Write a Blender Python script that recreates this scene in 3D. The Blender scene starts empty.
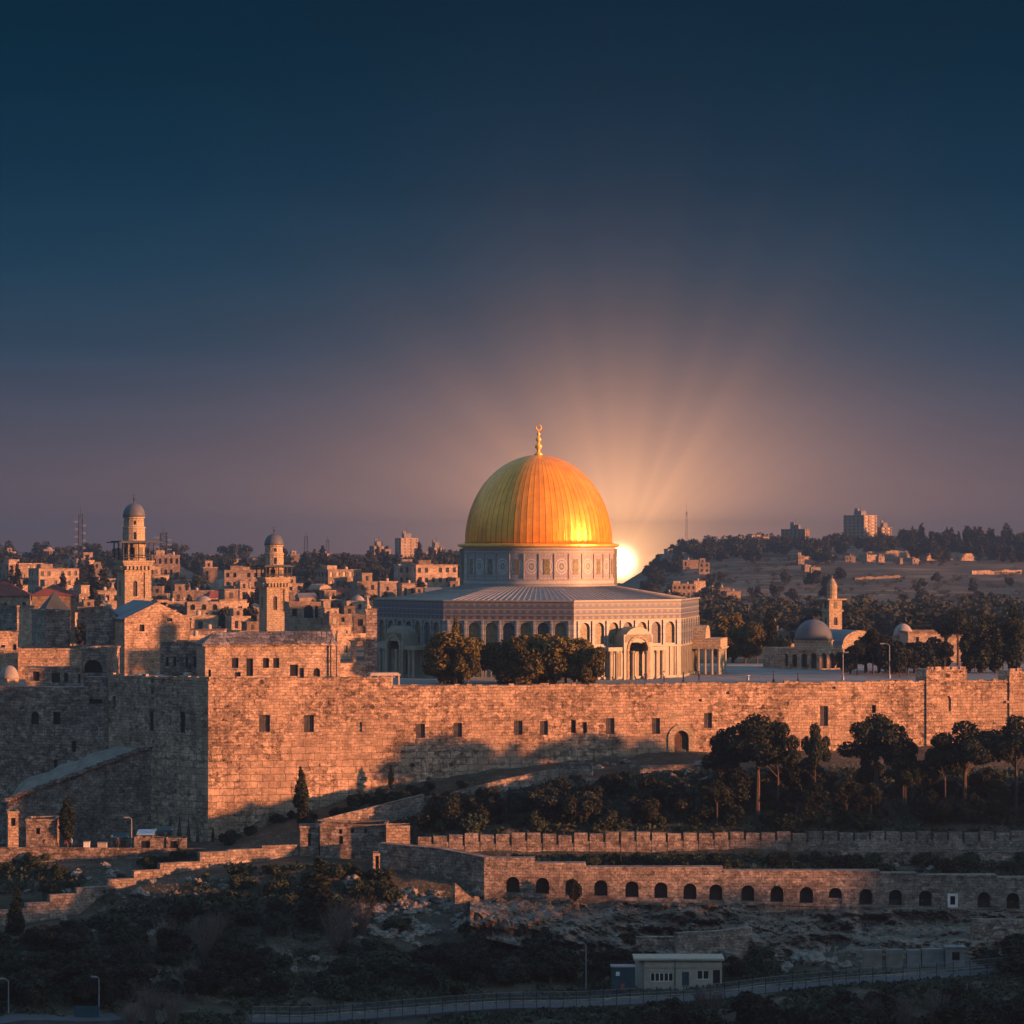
import bpy, bmesh, math, random
import numpy as np
from mathutils import Vector, Matrix, Quaternion

R = math.radians
S = bpy.context.scene
COL = S.collection
rng = random.Random(7)
nrng = np.random.default_rng(11)

# ------------------------------------------------------------------ camera
F = 3100.0            # focal length in pixels of a 1024 px frame
HZ = 545.0            # picture row of the horizon
EYE = 21.8            # camera height above the esplanade (z = 0)
cam = bpy.data.cameras.new("camera")
cam.sensor_width = 36.0
cam.lens = 36.0 * F / 1024.0
cam.shift_y = (HZ - 512.0) / 1024.0
cam.clip_start = 1.0
cam.clip_end = 20000.0
cam_ob = bpy.data.objects.new("camera", cam)
COL.objects.link(cam_ob)
cam_ob.location = (0, 0, EYE)
cam_ob.rotation_euler = (R(90), 0, 0)
S.camera = cam_ob

# ------------------------------------------------------------------ light and sky
SUN_AZ, SUN_EL = 68.0, 4.6        # low sun, well to the right and a little behind the camera
sd = Vector((math.sin(R(SUN_AZ)) * math.cos(R(SUN_EL)), -math.cos(R(SUN_AZ)) * math.cos(R(SUN_EL)), math.sin(R(SUN_EL))))
sl = bpy.data.lights.new("sun", 'SUN')
sl.energy = 5.0
sl.angle = R(1.6)
sl.color = (1.0, 0.37, 0.15)
sun = bpy.data.objects.new("sun", sl)
COL.objects.link(sun)
sun.rotation_euler = sd.to_track_quat('Z', 'Y').to_euler()
sun.location = (200, 0, 150)

S.view_settings.view_transform = 'Standard'
S.view_settings.look = 'None'
S.view_settings.gamma = 1.0
S.view_settings.use_curve_mapping = False
S.view_settings.exposure = 1.5
S.cycles.max_bounces = 4
S.cycles.diffuse_bounces = 2
S.cycles.glossy_bounces = 2
S.cycles.transparent_max_bounces = 8
S.cycles.volume_bounces = 0
S.cycles.use_denoising = True


def s2l(r, g, b):
    f = lambda c: (c / 255.0) / 12.92 if c / 255.0 <= 0.04045 else ((c / 255.0 + 0.055) / 1.055) ** 2.4
    return (f(r), f(g), f(b), 1.0)


class NT:
    """small helper over a node tree"""
    def __init__(self, tree):
        self.t = tree; self.n = tree.nodes; self.l = tree.links

    def node(self, typ, ins=None, **props):
        nd = self.n.new(typ)
        for k, v in props.items():
            setattr(nd, k, v)
        for k, v in (ins or {}).items():
            if isinstance(v, bpy.types.NodeSocket):
                self.l.new(v, nd.inputs[k])
            else:
                nd.inputs[k].default_value = v
        return nd

    def math(self, op, a, b=None, c=None, clamp=False):
        ins = {0: a}
        if b is not None: ins[1] = b
        if c is not None: ins[2] = c
        nd = self.node('ShaderNodeMath', ins, operation=op)
        nd.use_clamp = clamp
        return nd.outputs[0]

    def ramp(self, fac, stops, interp='LINEAR'):
        nd = self.n.new('ShaderNodeValToRGB')
        cr = nd.color_ramp; cr.interpolation = interp
        while len(cr.elements) < len(stops):
            cr.elements.new(0.5)
        for e, (p, c) in zip(cr.elements, stops):
            e.position = p
            e.color = c if len(c) == 4 else (*c, 1.0)
        self.l.new(fac, nd.inputs[0])
        return nd.outputs[0]

    def mix(self, fac, a, b, mode='MIX'):
        nd = self.n.new('ShaderNodeMix'); nd.data_type = 'RGBA'; nd.blend_type = mode
        for k, v in ((0, fac), (6, a), (7, b)):
            if isinstance(v, bpy.types.NodeSocket): self.l.new(v, nd.inputs[k])
            else: nd.inputs[k].default_value = v
        return nd.outputs[2]

    def mapr(self, v, a, b, c, d):
        nd = self.node('ShaderNodeMapRange', {0: v, 1: a, 2: b, 3: c, 4: d})
        return nd.outputs[0]

    def noise(self, vec, scale, detail=3.0, rough=0.55):
        nd = self.node('ShaderNodeTexNoise', {'Vector': vec, 'Scale': scale, 'Detail': detail, 'Roughness': rough})
        return nd.outputs[0]


SUN_GLARE = 9.0     # radiance of the small sun disc low over the saddle
W = bpy.data.worlds.new("World")
S.world = W
W.use_nodes = True
w = NT(W.node_tree)
w.n.clear()
tc = w.node('ShaderNodeTexCoord').outputs['Generated']
dirn = w.node('ShaderNodeVectorMath', {0: tc}, operation='NORMALIZE').outputs[0]
sep = w.node('ShaderNodeSeparateXYZ', {0: dirn})
zz = sep.outputs[2]
fac = w.mapr(zz, -0.05, 0.45, 0.0, 1.0)
P_ = lambda py: ((HZ - py) / F + 0.05) / 0.5
EXPO = 2 ** -S.view_settings.exposure
def sk(r, g, b):
    c = s2l(r, g, b); return (c[0] * EXPO, c[1] * EXPO, c[2] * EXPO, 1)
skyc = w.ramp(fac, [(0.0, sk(86, 70, 78)), (P_(548), sk(105, 84, 93)), (P_(490), sk(96, 84, 94)), (P_(420), sk(74, 77, 93)),
                    (P_(350), sk(46, 67, 88)), (P_(270), sk(24, 58, 80)), (P_(180), sk(6, 47, 70)), (P_(80), sk(0, 38, 58)), (P_(-10), sk(0, 33, 52)), (0.75, sk(45, 78, 118))])
nish = w.node('ShaderNodeTexSky', sky_type='NISHITA', sun_disc=False, sun_elevation=R(SUN_EL), sun_rotation=math.atan2(sd.x, sd.y), altitude=750.0, air_density=1.4, dust_density=2.0)
up = w.mapr(zz, 0.19, 0.45, 0.0, 1.0)
nscaled = w.mix(1.0, nish.outputs[0], (0.098, 0.142, 0.195, 1), 'MULTIPLY')
base_sky = w.mix(up, skyc, nscaled)
# the bright patch of sky where the sun's disc stands low over the saddle behind the dome
SX, SYY = (620 - 512) / F, (HZ - 562) / F
gd = Vector((SX, 1, SYY)).normalized()
dotp = w.node('ShaderNodeVectorMath', {0: dirn, 1: gd}, operation='DOT_PRODUCT').outputs['Value']
ang = w.math('SQRT', w.math('MAXIMUM', w.math('MULTIPLY', w.math('SUBTRACT', 1.0, dotp), 2.0), 0.0))
# faint crepuscular streaks: the glow varies with the angle about the sun
dx = w.math('SUBTRACT', w.math('DIVIDE', sep.outputs[0], sep.outputs[1]), SX)
dz = w.math('SUBTRACT', w.math('DIVIDE', zz, sep.outputs[1]), SYY)
th = w.math('ARCTAN2', dz, dx)
cv = w.node('ShaderNodeCombineXYZ', {0: w.math('MULTIPLY', th, 2.2), 1: 0.7, 2: 0.0}).outputs[0]
ray = w.mapr(w.noise(cv, 1.6, 2.0), 0.35, 0.65, 0.74, 1.2)
def lobe(width, amp, col, streak=False):
    e = w.math('EXPONENT', w.math('MULTIPLY', ang, -1.0 / width))
    e = w.math('MULTIPLY', e, amp)
    if streak: e = w.math('MULTIPLY', e, ray)
    return w.node('ShaderNodeVectorMath', {0: (col[0], col[1], col[2]), 'Scale': e}, operation='SCALE').outputs[0]
def vadd(a, b):
    return w.node('ShaderNodeVectorMath', {0: a, 1: b}, operation='ADD').outputs[0]
disc = w.math('MULTIPLY', w.math('EXPONENT', w.math('MULTIPLY', w.math('POWER', w.math('DIVIDE', ang, 0.0034), 2.0), -1.0)), SUN_GLARE)
discv = w.node('ShaderNodeVectorMath', {0: (1.0, 0.80, 0.50), 'Scale': disc}, operation='SCALE').outputs[0]
ge = w.math('MULTIPLY', w.math('EXPONENT', w.math('MULTIPLY', w.math('POWER', w.math('DIVIDE', ang, 0.052), 2.0), -1.0)), 0.062)
wide = w.node('ShaderNodeVectorMath', {0: (1.0, 0.5, 0.28), 'Scale': ge}, operation='SCALE').outputs[0]
gb = w.math('EXPONENT', w.math('MULTIPLY', w.math('ADD', w.math('POWER', w.math('DIVIDE', w.math('ABSOLUTE', dx), 0.125), 2.0), w.math('POWER', w.math('DIVIDE', w.math('ABSOLUTE', dz), 0.042), 2.0)), -1.0))
band = w.node('ShaderNodeVectorMath', {0: (0.075, 0.040, 0.029), 'Scale': gb}, operation='SCALE').outputs[0]
wide = vadd(wide, band)
glow = vadd(vadd(lobe(0.010, 1.5, (1.0, 0.47, 0.13)), lobe(0.028, 0.46, (1.0, 0.42, 0.15), True)), vadd(wide, discv))
front = w.math('GREATER_THAN', sep.outputs[1], 0.0)
glow = w.node('ShaderNodeVectorMath', {0: glow, 'Scale': front}, operation='SCALE').outputs[0]
# faint level streaks of haze
hv = w.node('ShaderNodeMapping', {'Vector': dirn, 'Scale': (5.0, 5.0, 75.0)}).outputs[0]
hz_ = w.mapr(w.noise(hv, 1.0, 4.0, 0.6), 0.3, 0.7, 0.94, 1.06)
base_sky = w.node('ShaderNodeVectorMath', {0: base_sky, 'Scale': hz_}, operation='SCALE').outputs[0]
total = vadd(base_sky, glow)
bg = w.node('ShaderNodeBackground', {'Color': total, 'Strength': 1.0})
wo = w.node('ShaderNodeOutputWorld', {'Surface': bg.outputs[0]})

# ------------------------------------------------------------------ helpers: tagging, placing, meshes
def at(px, py, Y):
    return Vector(((px - 512) / F * Y, Y, EYE - (py - HZ) / F * Y))

def tag(o, label=None, cat=None, group=None, kind=None):
    if label: o['label'] = label
    if cat: o['category'] = cat
    if group: o['group'] = group
    if kind: o['kind'] = kind
    return o

def empty(name, loc=(0, 0, 0), rz=0.0):
    o = bpy.data.objects.new(name, None)
    COL.objects.link(o)
    o.location = loc; o.rotation_euler = (0, 0, rz)
    return o

KIDS = {}
def link(name, me, parent=None, loc=None):
    o = bpy.data.objects.new(name, me)
    COL.objects.link(o)
    if parent is not None:
        o.parent = parent
        KIDS.setdefault(parent.name, []).append(o)
    if loc is not None: o.location = loc
    return o

def copy_tree(o, parent=None):
    c = o.copy(); COL.objects.link(c)
    if parent is not None:
        c.parent = parent; KIDS.setdefault(parent.name, []).append(c)
    for ch in KIDS.get(o.name, []):
        copy_tree(ch, c)
    return c

def kill_tree(o):
    for ch in KIDS.get(o.name, []): kill_tree(ch)
    bpy.data.objects.remove(o)

PENDING = []
def ordinal(o, base, cat, group, key, noun=None):
    """note a repeat: its label gets its place in the row once all are built"""
    o['category'] = cat; o['group'] = group
    PENDING.append((o, base, key))

NTH = ['leftmost', 'second from left', 'third from left', 'fourth from left', 'fifth from left', 'sixth from left', 'seventh from left', 'eighth from left', 'ninth from left', 'tenth from left']
def finish_labels():
    d = {}
    for o, b, k in PENDING: d.setdefault(b, []).append((k, o))
    for b, lst in d.items():
        lst.sort(key=lambda t: t[0])
        for i, (k, o) in enumerate(lst):
            n = len(lst)
            if n == 1: o['label'] = b
            elif i == n - 1: o['label'] = b + ', rightmost'
            elif n - 1 - i <= 3 and i > 3: o['label'] = b + ', ' + ['rightmost', 'second from right', 'third from right', 'fourth from right'][n - 1 - i]
            elif i < len(NTH): o['label'] = b + ', ' + NTH[i]
            else:
                k1 = i + 1
                suf = 'th' if 10 <= k1 % 100 <= 20 else {1: 'st', 2: 'nd', 3: 'rd'}.get(k1 % 10, 'th')
                o['label'] = b + ', %d%s from left' % (k1, suf)


class MB:
    """collects shapes, then links them as ONE mesh object"""
    def __init__(self):
        self.v = []; self.f = []; self.m = []; self.cur = 0; self.uvmode = 'box'; self.smooth = False

    def face(self, pts):
        b = len(self.v)
        self.v.extend([tuple(p) for p in pts]); self.f.append(list(range(b, b + len(pts)))); self.m.append(self.cur)

    def box(self, c, s, rz=0.0, taper=1.0):
        x, y, z = s[0] / 2, s[1] / 2, s[2] / 2
        ca, sa = math.cos(rz), math.sin(rz)
        b = len(self.v)
        for sz in (-1, 1):
            k = taper if sz > 0 else 1.0
            for sx, sy in ((-1, -1), (1, -1), (1, 1), (-1, 1)):
                px, py = sx * x * k, sy * y * k
                self.v.append((c[0] + px * ca - py * sa, c[1] + px * sa + py * ca, c[2] + sz * z))
        for q in ((0, 3, 2, 1), (4, 5, 6, 7), (0, 1, 5, 4), (1, 2, 6, 5), (2, 3, 7, 6), (3, 0, 4, 7)):
            self.f.append([b + i for i in q]); self.m.append(self.cur)

    def prism(self, poly, z0, z1):
        """vertical prism over a counter-clockwise plan polygon"""
        n = len(poly)
        self.face([(p[0], p[1], z1) for p in poly])
        self.face([(p[0], p[1], z0) for p in reversed(poly)])
        for i in range(n):
            a, c = poly[i], poly[(i + 1) % n]
            self.face([(a[0], a[1], z0), (c[0], c[1], z0), (c[0], c[1], z1), (a[0], a[1], z1)])

    def lathe(self, prof, seg, a0=0.0, a1=2 * math.pi, c=(0, 0), caps=True):
        full = abs(a1 - a0 - 2 * math.pi) < 1e-6
        n = seg if full else seg + 1
        b = len(self.v)
        for (r, z) in prof:
            for i in range(n):
                a = a0 + (a1 - a0) * i / seg
                self.v.append((c[0] + r * math.sin(a), c[1] - r * math.cos(a), z))
        for j in range(len(prof) - 1):
            for i in range(seg):
                i2 = (i + 1) % n
                self.f.append([b + j * n + i, b + j * n + i2, b + (j + 1) * n + i2, b + (j + 1) * n + i]); self.m.append(self.cur)
        if full and caps:
            if prof[-1][0] > 0.02:
                self.f.append([b + (len(prof) - 1) * n + i for i in range(n)]); self.m.append(self.cur)
            if prof[0][0] > 0.02:
                self.f.append([b + i for i in reversed(range(n))]); self.m.append(self.cur)

    def tube(self, p0, p1, r0, r1=None, n=6):
        if r1 is None: r1 = r0
        p0, p1 = Vector(p0), Vector(p1)
        d = (p1 - p0)
        if d.length < 1e-6: return
        d.normalize()
        u = d.orthogonal().normalized(); v = d.cross(u)
        b = len(self.v)
        for p, r in ((p0, r0), (p1, r1)):
            for i in range(n):
                a = 2 * math.pi * i / n
                self.v.append(tuple(p + u * (r * math.cos(a)) + v * (r * math.sin(a))))
        for i in range(n):
            j = (i + 1) % n
            self.f.append([b + i, b + j, b + n + j, b + n + i]); self.m.append(self.cur)
        self.f.append([b + n + i for i in range(n)]); self.m.append(self.cur)
        self.f.append([b + i for i in reversed(range(n))]); self.m.append(self.cur)

    def panel(self, p0, p1, z0, z1, ops=(), depth=0.4, ztop=None, arcn=8):
        """wall face from p0 to p1 (seen from outside, left to right) with recessed openings (u0,u1,v0,v1,kind)"""
        p0 = Vector((p0[0], p0[1])); p1 = Vector((p1[0], p1[1]))
        L = (p1 - p0).length; t = (p1 - p0) / L; n = Vector((t.y, -t.x))
        def Q(u, v, d=0.0):
            q = p0 + t * u - n * d
            return (q.x, q.y, v)
        us = sorted({0.0, L} | {o[0] for o in ops} | {o[1] for o in ops})
        vs = sorted({z0, z1} | {o[2] for o in ops} | {o[3] for o in ops})
        us = [u for u in us if -1e-6 <= u <= L + 1e-6]; vs = [v for v in vs if z0 - 1e-6 <= v <= z1 + 1e-6]
        for i in range(len(us) - 1):
            um = (us[i] + us[i + 1]) / 2
            mine = [o for o in ops if o[0] < um < o[1]]
            j = 0
            while j < len(vs) - 1:
                vm = (vs[j] + vs[j + 1]) / 2
                if any(o[2] < vm < o[3] for o in mine):
                    j += 1; continue
                k = j + 1
                while k < len(vs) - 1 and not any(o[2] < (vs[k] + vs[k + 1]) / 2 < o[3] for o in mine):
                    k += 1
                self.face([Q(us[i], vs[j]), Q(us[i + 1], vs[j]), Q(us[i + 1], vs[k]), Q(us[i], vs[k])])
                j = k
        for (u0, u1, v0, v1, kind) in ops:
            if kind == 'r':
                ring = [(u0, v0), (u1, v0), (u1, v1), (u0, v1)]
            else:
                r = (u1 - u0) / 2; uc = (u0 + u1) / 2
                if kind == 'a':
                    arc = [(uc + r * math.cos(math.pi * k / arcn), v1 - r + r * math.sin(math.pi * k / arcn)) for k in range(arcn + 1)]
                else:      # pointed
                    hh = r * 1.35; arc = []
                    for k in range(arcn + 1):
                        s = -1 + 2 * k / arcn
                        arc.append((uc - s * r, v1 - hh + hh * (1 - abs(s) ** 1.8) ** (1 / 1.5)))
                ring = [(u0, v0), (u1, v0)] + arc
                for k in range(arcn):
                    a, c = arc[k], arc[k + 1]
                    if a[1] < v1 - 1e-6 or c[1] < v1 - 1e-6:
                        self.face([Q(*a), Q(a[0], v1), Q(c[0], v1), Q(*c)])
            m = len(ring)
            for k in range(m):
                a, c = ring[k], ring[(k + 1) % m]
                if (Vector(a) - Vector(c)).length < 1e-5: continue
                self.face([Q(*a), Q(a[0], a[1], depth), Q(c[0], c[1], depth), Q(*c)])
        return Q

    def build(self, name, mats, parent=None, loc=None, smooth=False, uv='box'):
        me = bpy.data.meshes.new(name)
        me.from_pydata(self.v, [], self.f)
        mats = mats if isinstance(mats, (list, tuple)) else [mats]
        for m in mats: me.materials.append(m)
        if len(mats) > 1: me.polygons.foreach_set('material_index', self.m)
        if smooth: me.polygons.foreach_set('use_smooth', [True] * len(self.f))
        me.update()
        do_uv(me, uv)
        return link(name, me, parent, loc)


def do_uv(me, mode='box'):
    npoly = len(me.polygons); nl = len(me.loops)
    if not npoly: return
    co = np.empty(len(me.vertices) * 3); me.vertices.foreach_get('co', co); co = co.reshape(-1, 3)
    vi = np.empty(nl, dtype=np.int64); me.loops.foreach_get('vertex_index', vi)
    lt = np.empty(npoly, dtype=np.int64); me.polygons.foreach_get('loop_total', lt)
    nr = np.empty(npoly * 3); me.polygons.foreach_get('normal', nr); nr = nr.reshape(-1, 3)
    ctr = np.empty(npoly * 3); me.polygons.foreach_get('center', ctr); ctr = ctr.reshape(-1, 3)
    pi = np.repeat(np.arange(npoly), lt)
    p = co[vi]; n = nr[pi]
    if mode == 'cyl':
        rad = np.hypot(co[:, 0], co[:, 1]).max()
        ca = np.arctan2(ctr[:, 0], -ctr[:, 1])[pi]
        a = np.arctan2(p[:, 0], -p[:, 1])
        a = np.where(np.hypot(p[:, 0], p[:, 1]) < 1e-4, ca, a)
        d = (a - ca + math.pi) % (2 * math.pi) - math.pi
        u = (ca + d) * rad; v = p[:, 2]
    else:
        h = np.hypot(n[:, 0], n[:, 1]); flat = h < 0.35
        hs = np.where(h < 1e-6, 1, h)
        tx, ty = -n[:, 1] / hs, n[:, 0] / hs
        u = np.where(flat, p[:, 0], p[:, 0] * tx + p[:, 1] * ty)
        v = np.where(flat, p[:, 1], p[:, 2])
    layer = me.uv_layers.new(name='UVMap')
    layer.data.foreach_set('uv', np.stack([u, v], 1).ravel())


def quads_mesh(name, V, mat):
    """fast mesh of loose quads, V shaped (n,4,3)"""
    n = V.shape[0]
    me = bpy.data.meshes.new(name)
    me.vertices.add(n * 4); me.vertices.foreach_set('co', V.reshape(-1))
    me.loops.add(n * 4); me.loops.foreach_set('vertex_index', np.arange(n * 4, dtype=np.int32))
    me.polygons.add(n)
    me.polygons.foreach_set('loop_start', np.arange(0, n * 4, 4, dtype=np.int32))
    me.materials.append(mat)
    me.update(); me.validate()
    return me

def vnoise(x, y, seed=0):
    xi = np.floor(x).astype(np.int64); yi = np.floor(y).astype(np.int64)
    xf = x - xi; yf = y - yi
    def h(a, b):
        k = (a * 374761393 + b * 668265263 + seed * 974711) & 0xFFFFFFFF
        k = ((k ^ (k >> 13)) * 1274126177) & 0xFFFFFFFF
        k = k ^ (k >> 16)
        return (k & 0xFFFF) / 65535.0
    u = xf * xf * (3 - 2 * xf); v = yf * yf * (3 - 2 * yf)
    return (h(xi, yi) * (1 - u) + h(xi + 1, yi) * u) * (1 - v) + (h(xi, yi + 1) * (1 - u) + h(xi + 1, yi + 1) * u) * v - 0.5

# ------------------------------------------------------------------ materials
def material(name):
    m = bpy.data.materials.new(name); m.use_nodes = True
    t = NT(m.node_tree); t.n.clear()
    b = t.node('ShaderNodeBsdfPrincipled')
    o = t.node('ShaderNodeOutputMaterial', {'Surface': b.outputs[0]})
    b.inputs['Roughness'].default_value = 0.9
    b.inputs['Specular IOR Level'].default_value = 0.2
    return m, t, b

def setin(t, b, k, v):
    if isinstance(v, bpy.types.NodeSocket): t.l.new(v, b.inputs[k])
    else: b.inputs[k].default_value = v

def plain(name, c, rough=0.8, metal=0.0, var=0.25, scale=1.5, spec=0.3, coord='Object'):
    m, t, b = material(name)
    v = t.node('ShaderNodeTexCoord').outputs[coord]
    nz = t.noise(v, scale, 4.0)
    f = t.mapr(nz, 0.3, 0.7, 1 - var, 1 + var)
    col = t.node('ShaderNodeVectorMath', {0: c[:3], 'Scale': f}, operation='SCALE').outputs[0]
    setin(t, b, 'Base Color', col)
    b.inputs['Roughness'].default_value = rough; b.inputs['Metallic'].default_value = metal
    b.inputs['Specular IOR Level'].default_value = spec
    return m

def stone(name, c1, c2, bw=0.9, bh=0.45, mortar=0.35, stain=0.35, pit=0.5, big=None, bump=0.6, streak=0.3, rnd=0.0, warp=0.12, cells=0.0, holes=0.0):
    """coursed limestone; big = (height, width, row) lays larger blocks below that height"""
    m, t, b = material(name)
    uv = t.node('ShaderNodeTexCoord').outputs['UV']
    ob = t.node('ShaderNodeTexCoord').outputs['Object']
    wn = t.node('ShaderNodeTexNoise', {'Vector': uv, 'Scale': 0.9, 'Detail': 2.0}).outputs['Color']
    wv = t.node('ShaderNodeVectorMath', {0: wn, 1: (0.5, 0.5, 0.5)}, operation='SUBTRACT').outputs[0]
    wv = t.node('ShaderNodeVectorMath', {0: wv, 'Scale': warp * 2}, operation='SCALE').outputs[0]
    uvw = t.node('ShaderNodeVectorMath', {0: uv, 1: wv}, operation='ADD').outputs[0]
    def bricks(wd, rh, ms):
        nd = t.node('ShaderNodeTexBrick', {'Vector': uvw, 'Color1': (*c1, 1), 'Color2': (*c2, 1), 'Mortar': (c2[0] * mortar, c2[1] * mortar, c2[2] * mortar, 1),
                                           'Scale': 1.0, 'Mortar Size': ms, 'Mortar Smooth': 0.3, 'Bias': 0.0, 'Brick Width': wd, 'Row Height': rh})
        nd.offset = 0.43; nd.squash = 1.25; nd.squash_frequency = 3
        return nd
    br = bricks(bw, bh, 0.035)
    col, bf = br.outputs[0], br.outputs[1]
    if big:
        b2 = bricks(big[1], big[2], 0.055)
        v = t.node('ShaderNodeSeparateXYZ', {0: uv}).outputs[1]
        vv = t.math('ADD', v, t.math('MULTIPLY', t.math('SUBTRACT', t.noise(uv, 0.12, 2.0), 0.5), 9.0))
        k = t.mapr(vv, big[0] - 0.4, big[0] + 0.4, 1.0, 0.0)
        col = t.mix(k, col, b2.outputs[0])
        bf = t.node('ShaderNodeMix', {0: k, 2: bf, 3: b2.outputs[1]}).outputs[0]
    # blotches, soot streaks running down, pitted stones
    st = t.mapr(t.noise(ob, 0.11, 4.0, 0.6), 0.35, 0.65, 1 - stain, 1 + stain * 0.6)
    mp = t.node('ShaderNodeMapping', {'Vector': uv, 'Scale': (0.8, 0.09, 1.0)}).outputs[0]
    sk_ = t.mapr(t.noise(mp, 1.0, 4.0, 0.6), 0.42, 0.66, 1.0, 1 - streak)
    pt = t.mapr(t.noise(uvw, 1.15, 4.0, 0.75), 0.36, 0.48, 1 - pit, 1.0)
    sp = t.mapr(t.noise(uv, 2.6, 4.0, 0.8), 0.32, 0.68, 0.45, 1.4)
    f = t.math('MULTIPLY', t.math('MULTIPLY', st, sk_), t.math('MULTIPLY', pt, sp))
    if cells:
        mc = t.node('ShaderNodeMapping', {'Vector': uvw, 'Scale': (1.15, 1.9, 1.0)}).outputs[0]
        vo = t.node('ShaderNodeTexVoronoi', {'Vector': mc, 'Scale': 1.0}).outputs['Color']
        vr = t.node('ShaderNodeSeparateXYZ', {0: vo}).outputs[0]
        f = t.math('MULTIPLY', f, t.mapr(vr, 0.0, 1.0, 1 - cells, 1 + cells * 0.7))
    if holes:                                   # put-log holes, lost stones and smoother repaired patches
        vh = t.node('ShaderNodeTexVoronoi', {'Vector': uvw, 'Scale': 0.55})
        hr_ = t.node('ShaderNodeSeparateXYZ', {0: vh.outputs['Color']}).outputs[1]
        hole = t.math('MULTIPLY', t.mapr(vh.outputs['Distance'], 0.16, 0.24, 1.0, 0.0), t.math('GREATER_THAN', hr_, 0.80))
        f = t.math('MULTIPLY', f, t.math('SUBTRACT', 1.0, t.math('MULTIPLY', hole, holes)))
        pn_ = t.mapr(t.noise(uv, 0.09, 3.0, 0.6), 0.50, 0.56, 0.0, 0.45)
        f = t.node('ShaderNodeMix', {0: pn_, 2: f, 3: t.mapr(t.noise(uv, 0.6, 4.0), 0.3, 0.7, 0.82, 1.12)}).outputs[0]
    if rnd:
        ri = t.node('ShaderNodeObjectInfo').outputs['Random']
        f = t.math('MULTIPLY', f, t.mapr(ri, 0.0, 1.0, 1 - rnd, 1 + rnd * 0.6))
    colf = t.node('ShaderNodeVectorMath', {0: col, 'Scale': f}, operation='SCALE').outputs[0]
    setin(t, b, 'Base Color', colf)
    hgt = t.math('ADD', t.math('MULTIPLY', bf, -0.5), t.math('MULTIPLY', t.math('MULTIPLY', pt, sp), 0.6))
    bp = t.node('ShaderNodeBump', {'Height': hgt, 'Strength': bump, 'Distance': 0.12})
    t.l.new(bp.outputs[0], b.inputs['Normal'])
    return m

def leafmat(name, c1, c2, rnd=0.35, sc=0.35):
    m, t, b = material(name)
    ob = t.node('ShaderNodeTexCoord').outputs['Object']
    nz = t.mapr(t.noise(ob, sc, 4.0, 0.7), 0.36, 0.64, 0.0, 1.0)
    col = t.mix(nz, (*c1, 1), (*c2, 1))
    ri = t.node('ShaderNodeObjectInfo').outputs['Random']
    f = t.mapr(ri, 0.0, 1.0, 1 - rnd, 1 + rnd)
    col = t.node('ShaderNodeVectorMath', {0: col, 'Scale': f}, operation='SCALE').outputs[0]
    setin(t, b, 'Base Color', col)
    b.inputs['Roughness'].default_value = 0.75
    b.inputs['Specular IOR Level'].default_value = 0.08
    return m

M = {}
M['wall'] = stone('city_wall_limestone', (0.60, 0.415, 0.285), (0.42, 0.285, 0.195), 0.85, 0.45, 0.5, 0.25, 0.72, big=(-8.0, 1.7, 1.0), streak=0.4, warp=0.2, cells=0.45, holes=0.75)
M['ashlar'] = stone('hall_limestone', (0.54, 0.385, 0.27), (0.43, 0.305, 0.21), 0.9, 0.42, 0.6, 0.2, 0.45, streak=0.25, cells=0.3)
M['pale'] = stone('minaret_limestone', (0.46, 0.365, 0.25), (0.39, 0.305, 0.21), 0.8, 0.42, 0.7, 0.12, 0.15, streak=0.15)
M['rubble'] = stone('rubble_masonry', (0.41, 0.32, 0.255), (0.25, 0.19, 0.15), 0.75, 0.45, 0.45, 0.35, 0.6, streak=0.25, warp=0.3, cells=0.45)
M['terrace'] = stone('terrace_masonry', (0.42, 0.33, 0.27), (0.30, 0.235, 0.19), 0.7, 0.4, 0.6, 0.3, 0.55, streak=0.3, warp=0.2, cells=0.4)
M['house'] = stone('house_limestone', (0.46, 0.345, 0.245), (0.36, 0.265, 0.19), 1.1, 0.6, 0.75, 0.15, 0.2, rnd=0.5, streak=0.25, bump=0.3, cells=0.3)
M['concrete'] = plain('grey_concrete', (0.19, 0.18, 0.175), var=0.35, scale=0.9)
M['concrete2'] = plain('stained_concrete', (0.19, 0.165, 0.14), var=0.35, scale=0.9)
M['lead'] = plain('lead_sheet', (0.085, 0.095, 0.11), 0.55, var=0.25, scale=0.3)
M['slate'] = plain('grey_roof_sheet', (0.13, 0.14, 0.15), 0.7, var=0.3, scale=0.4)
M['darkroof'] = plain('dark_roof_sheet', (0.045, 0.055, 0.06), 0.75, var=0.3, scale=0.4)
M['roofflat'] = plain('flat_roof_plaster', (0.27, 0.245, 0.22), 0.9, var=0.3, scale=0.4)
M['red'] = plain('red_roof_tile', (0.20, 0.055, 0.035), 0.85, var=0.3, scale=0.8)
M['grilled'] = plain('dusty_window', (0.085, 0.075, 0.07), 0.6, var=0.4)
M['dark'] = plain('dark_window_glass', (0.018, 0.018, 0.02), 0.35, var=0.2)
M['void'] = plain('recess_shade_stone', (0.05, 0.043, 0.038), 0.95, var=0.3)  # stone coloured dark to carry the shade inside recesses and openings
M['wood'] = plain('brown_door_wood', (0.10, 0.055, 0.035), 0.7, var=0.3, scale=3)
M['iron'] = plain('dark_iron', (0.035, 0.035, 0.04), 0.6, var=0.2)
M['galv'] = plain('galvanised_steel', (0.24, 0.25, 0.26), 0.5, metal=0.3, var=0.15)
M['white'] = plain('white_plaster', (0.72, 0.68, 0.62), 0.8, var=0.1)
M['whitedome'] = plain('whitewashed_dome', (0.62, 0.54, 0.44), 0.85, var=0.15)
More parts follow.
